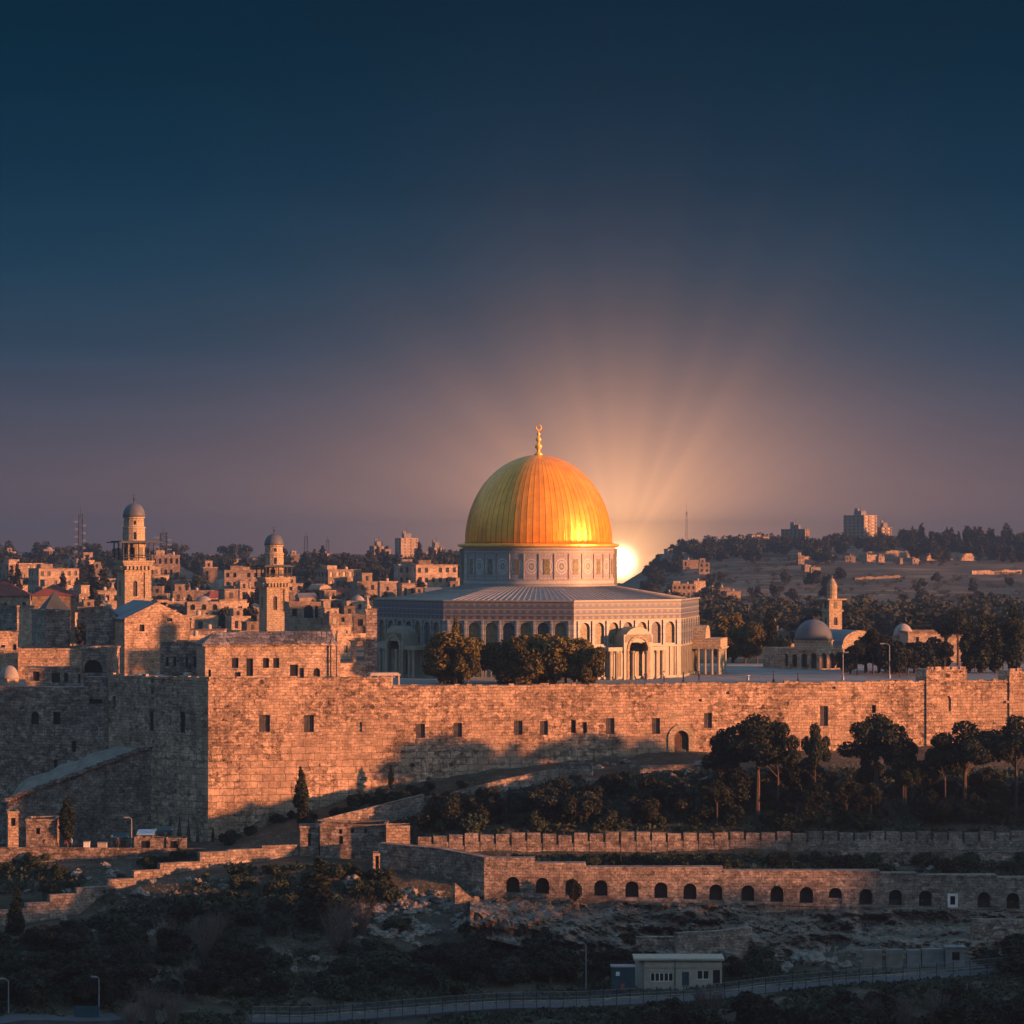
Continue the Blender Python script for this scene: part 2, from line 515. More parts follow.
M['blue'] = plain('blue_painted_metal', (0.018, 0.065, 0.085), 0.5, var=0.2)
M['bluecloth'] = plain('pale_blue_awning', (0.16, 0.34, 0.50), 0.8, var=0.15)
M['plaster'] = plain('cream_plaster', (0.40, 0.33, 0.26), 0.85, var=0.12)
M['bark'] = plain('bark', (0.075, 0.055, 0.042), 0.95, var=0.3, scale=4)
M['twig'] = plain('bare_twigs', (0.13, 0.095, 0.08), 0.95, var=0.3, scale=4)
M['globe'] = plain('opal_globe', (0.75, 0.72, 0.66), 0.4, var=0.05)
M['skin'] = plain('skin', (0.36, 0.22, 0.15), 0.6, var=0.1)
M['cloth1'] = plain('dark_cloth', (0.04, 0.04, 0.05), 0.9, var=0.2)
M['cloth2'] = plain('light_cloth', (0.42, 0.38, 0.34), 0.9, var=0.15)
M['cloth3'] = plain('red_cloth', (0.30, 0.06, 0.04), 0.9, var=0.15)
M['hair'] = plain('dark_hair', (0.02, 0.015, 0.012), 0.7, var=0.2)
M['limestone'] = plain('bare_limestone', (0.20, 0.172, 0.145), 0.95, var=0.35, scale=0.9)
M['pine'] = leafmat('pine_needles', (0.012, 0.019, 0.013), (0.038, 0.043, 0.025))
M['olive'] = leafmat('olive_leaves', (0.018, 0.024, 0.018), (0.048, 0.050, 0.034))
M['cypress'] = leafmat('cypress_foliage', (0.016, 0.024, 0.014), (0.042, 0.045, 0.024))
M['scrub'] = leafmat('scrub_leaves', (0.016, 0.026, 0.017), (0.048, 0.058, 0.034))
M['rust'] = leafmat('golden_broad_leaves', (0.058, 0.050, 0.017), (0.145, 0.115, 0.036))  # warm brown-gold leaf tones, mixed at random
M['far'] = leafmat('far_foliage', (0.020, 0.026, 0.016), (0.050, 0.050, 0.030), sc=0.15)

def tile_material():
    m, t, b = material('glazed_tile')
    uv = t.node('ShaderNodeTexCoord').outputs['UV']
    br = t.node('ShaderNodeTexBrick', {'Vector': uv, 'Color1': (0.15, 0.23, 0.36, 1), 'Color2': (0.40, 0.39, 0.36, 1), 'Mortar': (0.07, 0.13, 0.27, 1),
                                       'Scale': 1.0, 'Mortar Size': 0.06, 'Brick Width': 1.0, 'Row Height': 0.9, 'Bias': 0.0})
    br.offset = 0.5
    v = t.node('ShaderNodeSeparateXYZ', {0: uv}).outputs[1]
    nz = t.noise(uv, 1.9, 3.0, 0.75)
    spec = t.ramp(nz, [(0.36, (0.10, 0.16, 0.28)), (0.47, (0.36, 0.35, 0.32)), (0.56, (0.40, 0.33, 0.17)), (0.64, (0.12, 0.24, 0.26))])
    col = t.mix(0.45, br.outputs[0], spec)
    row = t.math('FRACT', t.math('MULTIPLY', v, 0.8))
    line = t.mapr(t.math('ABSOLUTE', t.math('SUBTRACT', row, 0.5)), 0.40, 0.47, 0.0, 1.0)
    col = t.mix(t.math('MULTIPLY', line, 0.55), col, (0.48, 0.45, 0.38, 1))
    col = t.node('ShaderNodeVectorMath', {0: col, 'Scale': 0.8}, operation='SCALE').outputs[0]
    setin(t, b, 'Base Color', col)
    b.inputs['Roughness'].default_value = 0.45
    b.inputs['Specular IOR Level'].default_value = 0.35
    return m
M['tile'] = tile_material()

def parapet_material():
    m, t, b = material('tiled_parapet_bands')
    uv = t.node('ShaderNodeTexCoord').outputs['UV']
    sp = t.node('ShaderNodeSeparateXYZ', {0: uv})
    u, v = sp.outputs[0], sp.outputs[1]
    band = t.ramp(t.mapr(v, 9.6, 12.9, 0.0, 1.0), [(0.0, (0.36, 0.32, 0.22)), (0.07, (0.12, 0.17, 0.30)), (0.22, (0.36, 0.36, 0.34)), (0.27, (0.17, 0.23, 0.34)),
                                                    (0.50, (0.44, 0.42, 0.38)), (0.55, (0.20, 0.26, 0.36)), (0.78, (0.40, 0.38, 0.33)), (0.83, (0.22, 0.28, 0.37)), (0.96, (0.5, 0.47, 0.42))], 'CONSTANT')
    g = t.math('FRACT', t.math('MULTIPLY', u, 0.8)); g2 = t.math('FRACT', t.math('MULTIPLY', v, 0.95))
    dot = t.math('ADD', t.math('ABSOLUTE', t.math('SUBTRACT', g, 0.5)), t.math('ABSOLUTE', t.math('SUBTRACT', g2, 0.5)))
    dm = t.mapr(dot, 0.28, 0.36, 1.0, 0.0)
    col = t.mix(t.math('MULTIPLY', dm, 0.65), band, (0.52, 0.47, 0.38, 1))
    nz = t.mapr(t.noise(uv, 6.0, 2.0), 0.3, 0.7, 0.75, 1.2)
    col = t.node('ShaderNodeVectorMath', {0: col, 'Scale': t.math('MULTIPLY', nz, 0.42)}, operation='SCALE').outputs[0]
    setin(t, b, 'Base Color', col)
    b.inputs['Roughness'].default_value = 0.45
    return m
M['parapet'] = parapet_material()

def marble_material():
    m, t, b = material('veined_marble')
    uv = t.node('ShaderNodeTexCoord').outputs['UV']
    u = t.node('ShaderNodeSeparateXYZ', {0: uv}).outputs[0]
    mp = t.node('ShaderNodeMapping', {'Vector': uv, 'Scale': (1.5, 0.35, 1)}).outputs[0]
    nz = t.noise(mp, 1.5, 5.0, 0.7)
    col = t.ramp(nz, [(0.30, (0.11, 0.105, 0.09)), (0.45, (0.225, 0.21, 0.165)), (0.70, (0.31, 0.29, 0.23))])
    pn = t.math('FRACT', t.math('MULTIPLY', u, 0.72))
    ln = t.mapr(t.math('ABSOLUTE', t.math('SUBTRACT', pn, 0.5)), 0.30, 0.36, 0.0, 1.0)
    col = t.mix(t.math('MULTIPLY', ln, 0.6), col, (0.20, 0.19, 0.19, 1))
    setin(t, b, 'Base Color', col)
    b.inputs['Roughness'].default_value = 0.4
    return m
M['marble'] = marble_material()
M['marbleplain'] = plain('pale_marble', (0.265, 0.25, 0.19), 0.45, var=0.15, scale=0.8)

def drum_material():
    m, t, b = material('drum_tile_medallions')
    uv = t.node('ShaderNodeTexCoord').outputs['UV']
    sp = t.node('ShaderNodeSeparateXYZ', {0: uv}); u, v = sp.outputs[0], sp.outputs[1]
    cell = 2 * math.pi * 12.9 / 32
    a = t.math('DIVIDE', u, cell)
    fu = t.math('MULTIPLY', t.math('SUBTRACT', t.math('FRACT', a), 0.5), cell)
    fv = t.math('SUBTRACT', v, 18.25)
    ds = t.math('SQRT', t.math('ADD', t.math('MULTIPLY', fu, fu), t.math('MULTIPLY', t.math('MULTIPLY', fv, fv), 0.62)))
    ring = t.ramp(t.math('DIVIDE', ds, 1.3), [(0.0, (0.40, 0.32, 0.12)), (0.18, (0.14, 0.20, 0.26)), (0.36, (0.46, 0.41, 0.36)), (0.55, (0.18, 0.22, 0.28)), (0.66, (0.50, 0.44, 0.40)), (0.80, (0.30, 0.27, 0.28))], 'CONSTANT')
    inside = t.math('MULTIPLY', t.mapr(t.math('ABSOLUTE', fv), 1.70, 1.74, 1.0, 0.0), t.mapr(t.math('ABSOLUTE', fu), 1.08, 1.12, 1.0, 0.0))
    br = t.node('ShaderNodeTexBrick', {'Vector': uv, 'Color1': (0.40, 0.36, 0.33, 1), 'Color2': (0.30, 0.30, 0.32, 1), 'Mortar': (0.20, 0.21, 0.25, 1), 'Scale': 1.0, 'Mortar Size': 0.05, 'Brick Width': 0.55, 'Row Height': 0.5})
    col = t.mix(inside, br.outputs[0], ring)
    rowl = t.ramp(t.mapr(v, 14.4, 21.6, 0.0, 1.0), [(0.0, (0.45, 0.43, 0.4)), (0.09, (0.16, 0.19, 0.24)), (0.13, (0.42, 0.40, 0.37)), (0.20, (0.18, 0.2, 0.25)), (0.23, (1, 1, 1)), (0.84, (0.40, 0.37, 0.33)), (0.88, (0.2, 0.22, 0.27)), (0.93, (0.42, 0.38, 0.33))], 'CONSTANT')
    isw = t.math('MULTIPLY', t.mapr(v, 16.05, 16.08, 0.0, 1.0), t.mapr(v, 20.42, 20.45, 1.0, 0.0))
    col = t.mix(isw, t.mix(0.3, rowl, br.outputs[0]), col)
    nz = t.mapr(t.noise(uv, 4.0, 3.0), 0.3, 0.7, 0.75, 1.2)
    col = t.node('ShaderNodeVectorMath', {0: col, 'Scale': t.math('MULTIPLY', nz, 0.98)}, operation='SCALE').outputs[0]
    setin(t, b, 'Base Color', col)
    b.inputs['Roughness'].default_value = 0.45
    return m
M['drum'] = drum_material()

def gold_material(name, plates=True):
    m, t, b = material(name)
    uv = t.node('ShaderNodeTexCoord').outputs['UV']
    ob = t.node('ShaderNodeTexCoord').outputs['Object']
    br = t.node('ShaderNodeTexBrick', {'Vector': uv, 'Color1': (1.0, 0.37, 0.035, 1), 'Color2': (0.84, 0.29, 0.026, 1), 'Mortar': (0.30, 0.095, 0.012, 1),
                                       'Scale': 1.0, 'Mortar Size': 0.085, 'Mortar Smooth': 0.4, 'Brick Width': 2 * math.pi * 12.6 / 72, 'Row Height': 50.0})
    br.offset = 0.0
    nz = t.mapr(t.noise(ob, 0.5, 4.0, 0.65), 0.3, 0.7, 0.75, 1.15)
    col = t.node('ShaderNodeVectorMath', {0: br.outputs[0] if plates else (0.9, 0.5, 0.1), 'Scale': nz}, operation='SCALE').outputs[0]
    setin(t, b, 'Base Color', col)
    b.inputs['Metallic'].default_value = 0.28
    b.inputs['Specular Tint'].default_value = (1.0, 0.75, 0.35, 1)
    setin(t, b, 'Roughness', t.mapr(t.noise(ob, 1.2, 3.0), 0.3, 0.7, 0.30, 0.44))
    b.inputs['Specular IOR Level'].default_value = 1.0
    if plates:
        bp = t.node('ShaderNodeBump', {'Height': t.math('ADD', t.math('MULTIPLY', br.outputs[1], -1.0), t.math('MULTIPLY', t.noise(ob, 1.6, 2.0), 0.8)), 'Strength': 0.25, 'Distance': 0.1})
        t.l.new(bp.outputs[0], b.inputs['Normal'])
    return m
M['gold'] = gold_material('gilded_plates')
M['goldplain'] = gold_material('gilded_metal', False)

def roof_lead():
    m, t, b = material('ribbed_lead_roof')
    uv = t.node('ShaderNodeTexCoord').outputs['UV']
    u = t.node('ShaderNodeSeparateXYZ', {0: uv}).outputs[0]
    nz = t.mapr(t.noise(uv, 0.7, 3.0), 0.3, 0.7, 0.8, 1.2)
    col = t.node('ShaderNodeVectorMath', {0: (0.30, 0.285, 0.265), 'Scale': nz}, operation='SCALE').outputs[0]
    setin(t, b, 'Base Color', col)
    b.inputs['Roughness'].default_value = 0.55
    return m
M['leadroof'] = roof_lead()

def ground_material():
    m, t, b = material('hillside_ground')
    ob = t.node('ShaderNodeTexCoord').outputs['Object']
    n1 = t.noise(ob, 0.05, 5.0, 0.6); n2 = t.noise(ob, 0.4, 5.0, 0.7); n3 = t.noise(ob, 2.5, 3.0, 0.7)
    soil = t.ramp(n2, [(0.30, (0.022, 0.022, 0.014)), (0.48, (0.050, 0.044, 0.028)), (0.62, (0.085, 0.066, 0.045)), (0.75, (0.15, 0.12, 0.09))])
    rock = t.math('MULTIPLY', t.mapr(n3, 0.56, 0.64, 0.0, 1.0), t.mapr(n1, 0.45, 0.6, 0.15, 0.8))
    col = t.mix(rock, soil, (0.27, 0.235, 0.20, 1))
    setin(t, b, 'Base Color', col)
    b.inputs['Roughness'].default_value = 1.0
    bp = t.node('ShaderNodeBump', {'Height': t.math('ADD', n2, t.math('MULTIPLY', n3, 0.5)), 'Strength': 0.8, 'Distance': 0.4})
    t.l.new(bp.outputs[0], b.inputs['Normal'])
    return m
M['ground'] = ground_material()

def hill_material():
    m, t, b = material('far_hill_ground')
    ob = t.node('ShaderNodeTexCoord').outputs['Object']
    n1 = t.noise(ob, 0.006, 6.0, 0.65); n2 = t.noise(ob, 0.05, 5.0, 0.7)
    mp = t.node('ShaderNodeMapping', {'Vector': ob, 'Scale': (0.012, 0.05, 0.5)}).outputs[0]
    n3 = t.noise(mp, 1.0, 4.0, 0.7)
    col = t.ramp(n1, [(0.35, (0.045, 0.040, 0.026)), (0.5, (0.10, 0.078, 0.05)), (0.65, (0.19, 0.135, 0.085))])
    col = t.mix(t.mapr(n3, 0.50, 0.60, 0.0, 0.7), col, (0.30, 0.20, 0.13, 1))
    f = t.mapr(n2, 0.3, 0.7, 0.6, 1.3)
    col = t.node('ShaderNodeVectorMath', {0: col, 'Scale': f}, operation='SCALE').outputs[0]
    setin(t, b, 'Base Color', col)
    b.inputs['Roughness'].default_value = 1.0
    return m
M['hill'] = hill_material()

def rock_material():
    m, t, b = material('weathered_rock')
    ob = t.node('ShaderNodeTexCoord').outputs['Object']
    mp = t.node('ShaderNodeMapping', {'Vector': ob, 'Scale': (0.7, 0.7, 1.6)}).outputs[0]
    n1 = t.noise(mp, 0.35, 6.0, 0.65); n2 = t.noise(mp, 2.2, 4.0, 0.7)
    col = t.ramp(n1, [(0.32, (0.04, 0.034, 0.026)), (0.44, (0.135, 0.108, 0.082)), (0.58, (0.235, 0.185, 0.145)), (0.74, (0.33, 0.265, 0.215))])
    f = t.mapr(n2, 0.33, 0.62, 0.4, 1.25)
    col = t.node('ShaderNodeVectorMath', {0: col, 'Scale': f}, operation='SCALE').outputs[0]
    setin(t, b, 'Base Color', col)
    bp = t.node('ShaderNodeBump', {'Height': t.math('ADD', n1, t.math('MULTIPLY', n2, 0.6)), 'Strength': 1.0, 'Distance': 0.5})
    t.l.new(bp.outputs[0], b.inputs['Normal'])
    return m
M['rock'] = rock_material()

def paving(name, c1, c2, wd, rh):
    m, t, b = material(name)
    ob = t.node('ShaderNodeTexCoord').outputs['Object']
    br = t.node('ShaderNodeTexBrick', {'Vector': ob, 'Color1': (*c1, 1), 'Color2': (*c2, 1), 'Mortar': (c2[0] * .5, c2[1] * .5, c2[2] * .5, 1), 'Scale': 1.0, 'Mortar Size': 0.03, 'Brick Width': wd, 'Row Height': rh})
    f = t.mapr(t.noise(ob, 0.15, 5.0, 0.6), 0.3, 0.7, 0.7, 1.2)
    col = t.node('ShaderNodeVectorMath', {0: br.outputs[0], 'Scale': f}, operation='SCALE').outputs[0]
    setin(t, b, 'Base Color', col)
    return m
M['plaza'] = paving('esplanade_paving', (0.31, 0.28, 0.25), (0.25, 0.225, 0.205), 1.2, 0.8)
M['path'] = plain('path_gravel', (0.26, 0.225, 0.19), 0.95, var=0.25, scale=0.8)
M['asphalt'] = plain('asphalt', (0.065, 0.068, 0.075), 0.85, var=0.25, scale=0.7)
# ------------------------------------------------------------------ terrain
WX = [-700, -61.2, -44.6, 77.0, 700]
WY = [560.0, 470.0, 455.0, 481.0, 612.0]
def Yw(x): return np.interp(x, WX, WY)

PXC = [-300, 0, 100, 208, 300, 400, 500, 600, 700, 850, 1024, 1300]
ROWS = {
    340: [1110] * 12,
    360: [1046, 1046, 1052, 1060, 1060, 1058, 1060, 1060, 1060, 1060, 1060, 1060],
    372: [1012, 1016, 1024, 1032, 1032, 1030, 1026, 1022, 1018, 1014, 1010, 1010],
    384: [985, 985, 992, 1004, 1012, 1008, 1004, 1004, 1000, 988, 982, 976],
    392: [962, 962, 970, 985, 990, 988, 996, 1000, 995, 978, 971, 962],
    402: [946, 944, 950, 955, 960, 960, 974, 993, 989, 969, 964, 955],
    412: [932, 930, 928, 922, 925, 930, 945, 963, 960, 952, 950, 948],
    423.8: [925, 920, 910, 895, 885, 892, 915, 920, 920, 920, 922, 924],
    425: [905, 905, 895, 880, 868, 885, 880, 880, 880, 882, 884, 886],
    436: [868, 868, 866, 862, 862, 864, 860, 859, 859, 860, 860, 860],
    441: [861, 861, 860, 856, 848, 845, 832, 830, 829, 830, 831, 830],
    455: [852, 852, 850, 848, 828, 815, 795, 782, 775, 780, 785, 785],
    470: [845, 843, 843, 842, 815, 784, 768, 758, 752, 748, 746, 746],
}
RK = np.array(sorted(ROWS)); PX = np.array(PXC, float)
def rowY(r, x): return r if r <= 440 else None
TAB = np.array([ROWS[k] for k in sorted(ROWS)], float)

def bil(px, r, tab, rk):
    px = np.clip(px, PX[0], PX[-1]); r = np.clip(r, rk[0], rk[-1])
    i = np.clip(np.searchsorted(PX, px) - 1, 0, len(PX) - 2); j = np.clip(np.searchsorted(rk, r) - 1, 0, len(rk) - 2)
    a = (px - PX[i]) / (PX[i + 1] - PX[i]); b = (r - rk[j]) / (rk[j + 1] - rk[j])
    return (tab[j, i] * (1 - a) + tab[j, i + 1] * a) * (1 - b) + (tab[j + 1, i] * (1 - a) + tab[j + 1, i + 1] * a) * b

# far side: picture row of the ground by depth, left city slope / right hill
FY = np.array([560, 600, 700, 800, 1000, 1300, 1700, 1800, 1900], float)
FPX = np.array([-300, 0, 200, 350, 460, 560, 600, 622, 645, 680, 740, 800, 900, 1024, 1300], float)
CREST = np.array([552, 553, 557, 555, 553, 568, 580, 583, 569, 552, 548, 546, 546, 549, 549], float)
MID = {560: 684, 600: 668, 700: 640, 800: 621, 1000: 600, 1300: 579}
MIDR = {560: 664, 600: 663, 700: 651, 800: 642, 1000: 622, 1300: 596}
def far_z(px, Y):
    px = np.clip(px, FPX[0], FPX[-1])
    cr = np.interp(px, FPX, CREST)
    k = np.clip((px - 480) / 160, 0, 1)
    cols = []
    for y in FY[:6]:
        cols.append(MID[int(y)] * (1 - k) + MIDR[int(y)] * k)
    cols += [cr + 5, cr, cr + 2]
    Z = [EYE - (c - HZ) / F * y for c, y in zip(cols, FY)]
    Z = np.stack(Z)
    Yc = np.clip(Y, FY[0], FY[-1])
    j = np.clip(np.searchsorted(FY, Yc) - 1, 0, len(FY) - 2)
    b = (Yc - FY[j]) / (FY[j + 1] - FY[j])
    idx = np.arange(Z.shape[1])
    z = Z[j, idx] * (1 - b) + Z[j + 1, idx] * b
    z = np.where(Y > 1900, z - (Y - 1900) * 0.05, z)
    return z

# crest added outside the frame at the right, shaped to shade the lower slope
def shade_crest(x, Y):
    h = np.interp(Y, [150, 230, 290, 315, 323, 345, 350, 367, 373, 388, 480, 700], [-40, -10, 0, -1, -8, -9, -13.5, -13.5, -3.5, -2.0, -1.0, -8])
    h = h + 3.0 * vnoise(Y * 0.09, Y * 0 + 3.3, 5) + 1.6 * vnoise(Y * 0.21, Y * 0 + 1.3, 6)
    k = np.exp(-((x - 205) / 42.0) ** 2)
    return h, k

def gz(x, Y):
    x = np.atleast_1d(np.asarray(x, float)); Y = np.atleast_1d(np.asarray(Y, float))
    x, Y = np.broadcast_arrays(x, Y); x = x.ravel(); Y = Y.ravel()
    yw = Yw(x)
    Ys = np.maximum(Y, 200)
    px = 512 + F * x / Ys
    r = np.where(Y <= 440, Y, 440 + (Y - 440) / (yw - 440) * 30)
    rc = np.clip(r, 340, 470)
    Yr = np.where(rc <= 440, rc, 440 + (rc - 440) / 30 * (yw - 440))
    zf = EYE - (bil(px, rc, TAB, RK) - HZ) / F * Yr
    zf = zf + (0.9 * vnoise(x * 0.12, Y * 0.12, 1) + 0.5 * vnoise(x * 0.4, Y * 0.4, 2)) * np.where(((px < 260) & (r > 436)) | ((Y > 374) & (Y < 403)), 0.25, 0.8)
    # down into the valley and up to the viewer's hill
    val = np.interp(Y, [-300, -40, 0, 40, 120, 230, 340], [10, 17, 17.5, 13, -12, -40, 0])
    k = np.clip((340 - Y) / 110, 0, 1); k = k * k * (3 - 2 * k)
    zf = np.where(Y < 340, zf * (1 - k) + np.minimum(val, 19) * k, zf)
    zb = np.where(Y < 560, -0.6, 0)
    zfar = far_z(px, Y) + (1.6 * vnoise(x * 0.02, Y * 0.02, 3) + 0.8 * vnoise(x * 0.07, Y * 0.07, 4)) * np.clip((Y - 640) / 300, 0, 1)
    kb = np.clip((Y - 545) / 60, 0, 1)
    zback = -0.6 * (1 - kb) + zfar * kb
    s = np.clip((Y - (yw + 0.9)) / 1.6, 0, 1)
    z = zf * (1 - s) + zback * s
    h, ks = shade_crest(x, Y)
    z = np.where((x > 95) & (Y < 900), np.maximum(z, z * (1 - ks) + h * ks), z)
    return z
def g1(x, Y): return float(gz(x, Y)[0])

def ground_at(px, py, lo=345.0, hi=482.0):
    """depth at which the slope in front of the wall is seen at this picture point"""
    Y = np.linspace(hi, lo, 400)
    x = (px - 512) / F * Y
    hi_ = float(Yw((px - 512) / F * 465.0)) - 0.8
    Y = Y[Y < hi_]; x = (px - 512) / F * Y
    p = HZ + (EYE - gz(x, Y)) / Y * F
    k = int(np.argmin(np.abs(p - py)))
    return float(x[k]), float(Y[k]), float(gz(x[k], Y[k])[0])

def make_ground():
    ys = np.concatenate([np.arange(-200, 300, 20), np.arange(300, 345, 5), np.arange(345, 492, 1.25), np.arange(492, 640, 6), np.arange(640, 2000, 10), np.arange(2000, 4001, 200)])
    nx = 241
    t = np.linspace(-1, 1, nx)
    Wd = np.where(ys < 500, 330, 330 + (ys - 500) * 0.42)
    X = Wd[:, None] * (0.32 * t + 0.68 * t ** 3)[None, :]
    Y = np.repeat(ys[:, None], nx, 1)
    Z = gz(X.ravel(), Y.ravel()).reshape(X.shape)
    V = np.stack([X, Y, Z], -1).reshape(-1, 3)
    ny = len(ys)
    i = np.arange(ny - 1)[:, None] * nx + np.arange(nx - 1)[None, :]
    Q = np.stack([i, i + 1, i + nx + 1, i + nx], -1).reshape(-1, 4)
    me = bpy.data.meshes.new('ground')
    me.vertices.add(len(V)); me.vertices.foreach_set('co', V.ravel())
    me.loops.add(Q.size); me.loops.foreach_set('vertex_index', Q.ravel().astype(np.int32))
    me.polygons.add(len(Q)); me.polygons.foreach_set('loop_start', np.arange(0, Q.size, 4, dtype=np.int32))
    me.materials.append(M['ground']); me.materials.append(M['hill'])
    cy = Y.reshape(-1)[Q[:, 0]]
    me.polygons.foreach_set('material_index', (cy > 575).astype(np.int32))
    me.polygons.foreach_set('use_smooth', np.ones(len(Q), bool))
    me.update()
    return link('ground', me)
ground = tag(make_ground(), kind='structure')

# ------------------------------------------------------------------ esplanade
mb = MB()
def wl(px, Y): return ((px - 512) / F * Y, Y)
edge = [(-150, float(Yw(-150)) + 2), (-61.2, 472.2), (-44.2, 457.4), (77, 483.2), (160, float(Yw(160)) + 2.2), (200, 570), (-120, 570)]
mb.prism(edge, -1.2, 0.0)
tag(mb.build('esplanade', M['plaza']), kind='structure')

def path_strip(name, pts, width, mat, lift=0.06):
    """a strip laid on the slope through picture-plane control points (px, Y)"""
    P = []
    for (a, b) in zip(pts[:-1], pts[1:]):
        n = 24
        for k in range(n):
            t = k / n; Y = a[1] + (b[1] - a[1]) * t; px = a[0] + (b[0] - a[0]) * t
            P.append(Vector(((px - 512) / F * Y, Y)))
    mbx = MB(); rows = []
    for i, p in enumerate(P):
        d = (P[min(i + 1, len(P) - 1)] - P[max(i - 1, 0)]).normalized(); n = Vector((-d.y, d.x))
        zc = max(g1(*(p + n * s)) for s in (-width / 2, 0, width / 2)) + lift
        rows.append((p - n * width / 2, p + n * width / 2, zc))
    for _ in range(6):
        zs = [r[2] for r in rows]
        rows = [(r[0], r[1], (zs[max(i - 1, 0)] + zs[i] * 2 + zs[min(i + 1, len(zs) - 1)]) / 4 + 0.0) for i, r in enumerate(rows)]
    for a, b in zip(rows[:-1], rows[1:]):
        A, B = a, b
        mbx.face([(A[0].x, A[0].y, A[2]), (B[0].x, B[0].y, B[2]), (B[1].x, B[1].y, B[2]), (A[1].x, A[1].y, A[2])])
        mbx.face([(A[0].x, A[0].y, A[2] - 1.6), (B[0].x, B[0].y, B[2] - 1.6), (B[0].x, B[0].y, B[2]), (A[0].x, A[0].y, A[2])])
    o = tag(mbx.build(name, mat), kind='structure')
    return rows
road_rows = path_strip('road', [(250, 377), (400, 380), (560, 383), (720, 385.5), (880, 389.5), (1080, 394.5)], 4.4, M['asphalt'], 0.1)
path_strip('path', [(-40, 441.5), (60, 442), (150, 442.5), (205, 443)], 3.2, M['path'], 0.05)
path_strip('road', [(-120, 366), (-20, 368), (60, 371), (120, 374)], 5.5, M['asphalt'], 0.1)

# ------------------------------------------------------------------ wall builder
def uspan(p0, Yd, px0, px1, t):
    pass

class Run:
    """a straight piece of wall seen from the front; openings are given in picture columns and rows"""
    def __init__(self, p0, p1):
        self.p0 = Vector(p0[:2]); self.p1 = Vector(p1[:2])
        self.L = (self.p1 - self.p0).length; self.t = (self.p1 - self.p0) / self.L; self.n = Vector((self.t.y, -self.t.x))
    def u(self, px):
        # x = k*Y on the line of the wall
        k = (px - 512) / F
        return (k * self.p0.y - self.p0.x) / (self.t.x - k * self.t.y)
    def z(self, px, py):
        Y = self.p0.y + self.t.y * self.u(px)
        return EYE - (py - HZ) / F * Y
    def op(self, x0, x1, y0, y1, kind='r'):
        pm = (x0 + x1) / 2
        return (self.u(x0), self.u(x1), self.z(pm, y1), self.z(pm, y0), kind)
    def pt(self, u, d=0.0):
        q = self.p0 + self.t * u - self.n * d
        return q

def slab_back(mb, run, z0, z1, th):
    """top, back and ends of a wall piece whose front is already built"""
    a, b = run.pt(0), run.pt(run.L); c, d = run.pt(run.L, th), run.pt(0, th)
    mb.face([(a.x, a.y, z1), (b.x, b.y, z1), (c.x, c.y, z1), (d.x, d.y, z1)])
    mb.face([(c.x, c.y, z0), (d.x, d.y, z0), (d.x, d.y, z1), (c.x, c.y, z1)])
    mb.face([(d.x, d.y, z0), (a.x, a.y, z0), (a.x, a.y, z1), (d.x, d.y, z1)])
    mb.face([(b.x, b.y, z0), (c.x, c.y, z0), (c.x, c.y, z1), (b.x, b.y, z1)])

def win_part(run, o, parent, name='window', depth=0.35, mat=None, bars=True, frame=None, pad=0.05):
    """the pane set back in an opening, with an iron grille or a frame"""
    m = MB(); u0, u1, v0, v1, kind = o
    def Q(u, v, d): q = run.pt(u, d); return (q.x, q.y, v)
    a = [Q(u0 - pad, v0 - pad, depth), Q(u1 + pad, v0 - pad, depth), Q(u1 + pad, v1 + pad, depth), Q(u0 - pad, v1 + pad, depth)]
    m.face(a)
    m.cur = 1
    if bars:
        w_ = (u1 - u0)
        for k in range(1, 4):
            q0 = Q(u0 + w_ * k / 4, v0, depth - 0.12); q1 = Q(u0 + w_ * k / 4, v1, depth - 0.12)
            m.tube(q0, q1, 0.03, n=4)
        for k in (0.33, 0.66):
            m.tube(Q(u0, v0 + (v1 - v0) * k, depth - 0.12), Q(u1, v0 + (v1 - v0) * k, depth - 0.12), 0.03, n=4)
    return m.build(name, [mat or (M['grilled'] if bars else M['dark']), frame or M['iron']], parent)

# ------------------------------------------------------------------ the great city wall
c0 = Vector((-44.6, 455.0)); c1 = Vector((77.0, 481.0)); dd = (c1 - c0).normalized(); cE = c0 + dd * 330
sp_ = Run(c0, cE); uS = sp_.u(392)
mid = sp_.pt(uS)
WALL = empty('city_wall', (0, 0, 0))
tag(WALL, 'long high orange-lit limestone city wall with corner, carrying the esplanade and golden dome', 'city wall')
rA = Run(c0, mid); rB = Run(mid, cE); rL = Run((-61.2, 470.0), c0)
zA, zB = rA.z(300, 679.5), 0.55
opsA = [rA.op(259, 270, 715, 732), rA.op(304, 314, 715, 732), rA.op(346, 362, 722, 732)]
opsB = [rB.op(*a) for a in [(416, 425, 724, 738), (453.5, 462, 723, 737), (514, 522.5, 721, 735), (540, 548, 721, 735), (571, 576, 720, 733), (583, 587, 722, 733), (606, 614.5, 718, 734), (652, 660, 718, 734), (704, 712, 713, 728), (820, 828, 706, 726), (872, 876, 705, 713)]]
gate_op = rB.op(674, 688.5, 730.5, 754.5, 'a')
opsL = [rL.op(149, 153.5, 712, 731), rL.op(179.5, 185, 712, 733), rL.op(112.5, 115.5, 696, 708)]
m = MB()
m.panel(rA.p0, rA.p1, -30, zA, opsA, 0.5); slab_back(m, rA, -30, zA, 3.0)
m.panel(rB.p0, rB.p1, -30, zB, opsB + [gate_op], 0.5); slab_back(m, rB, -30, zB, 3.0)
m.panel(rL.p0, rL.p1, -30, zA, opsL, 0.5); slab_back(m, rL, -30, zA, 3.0)
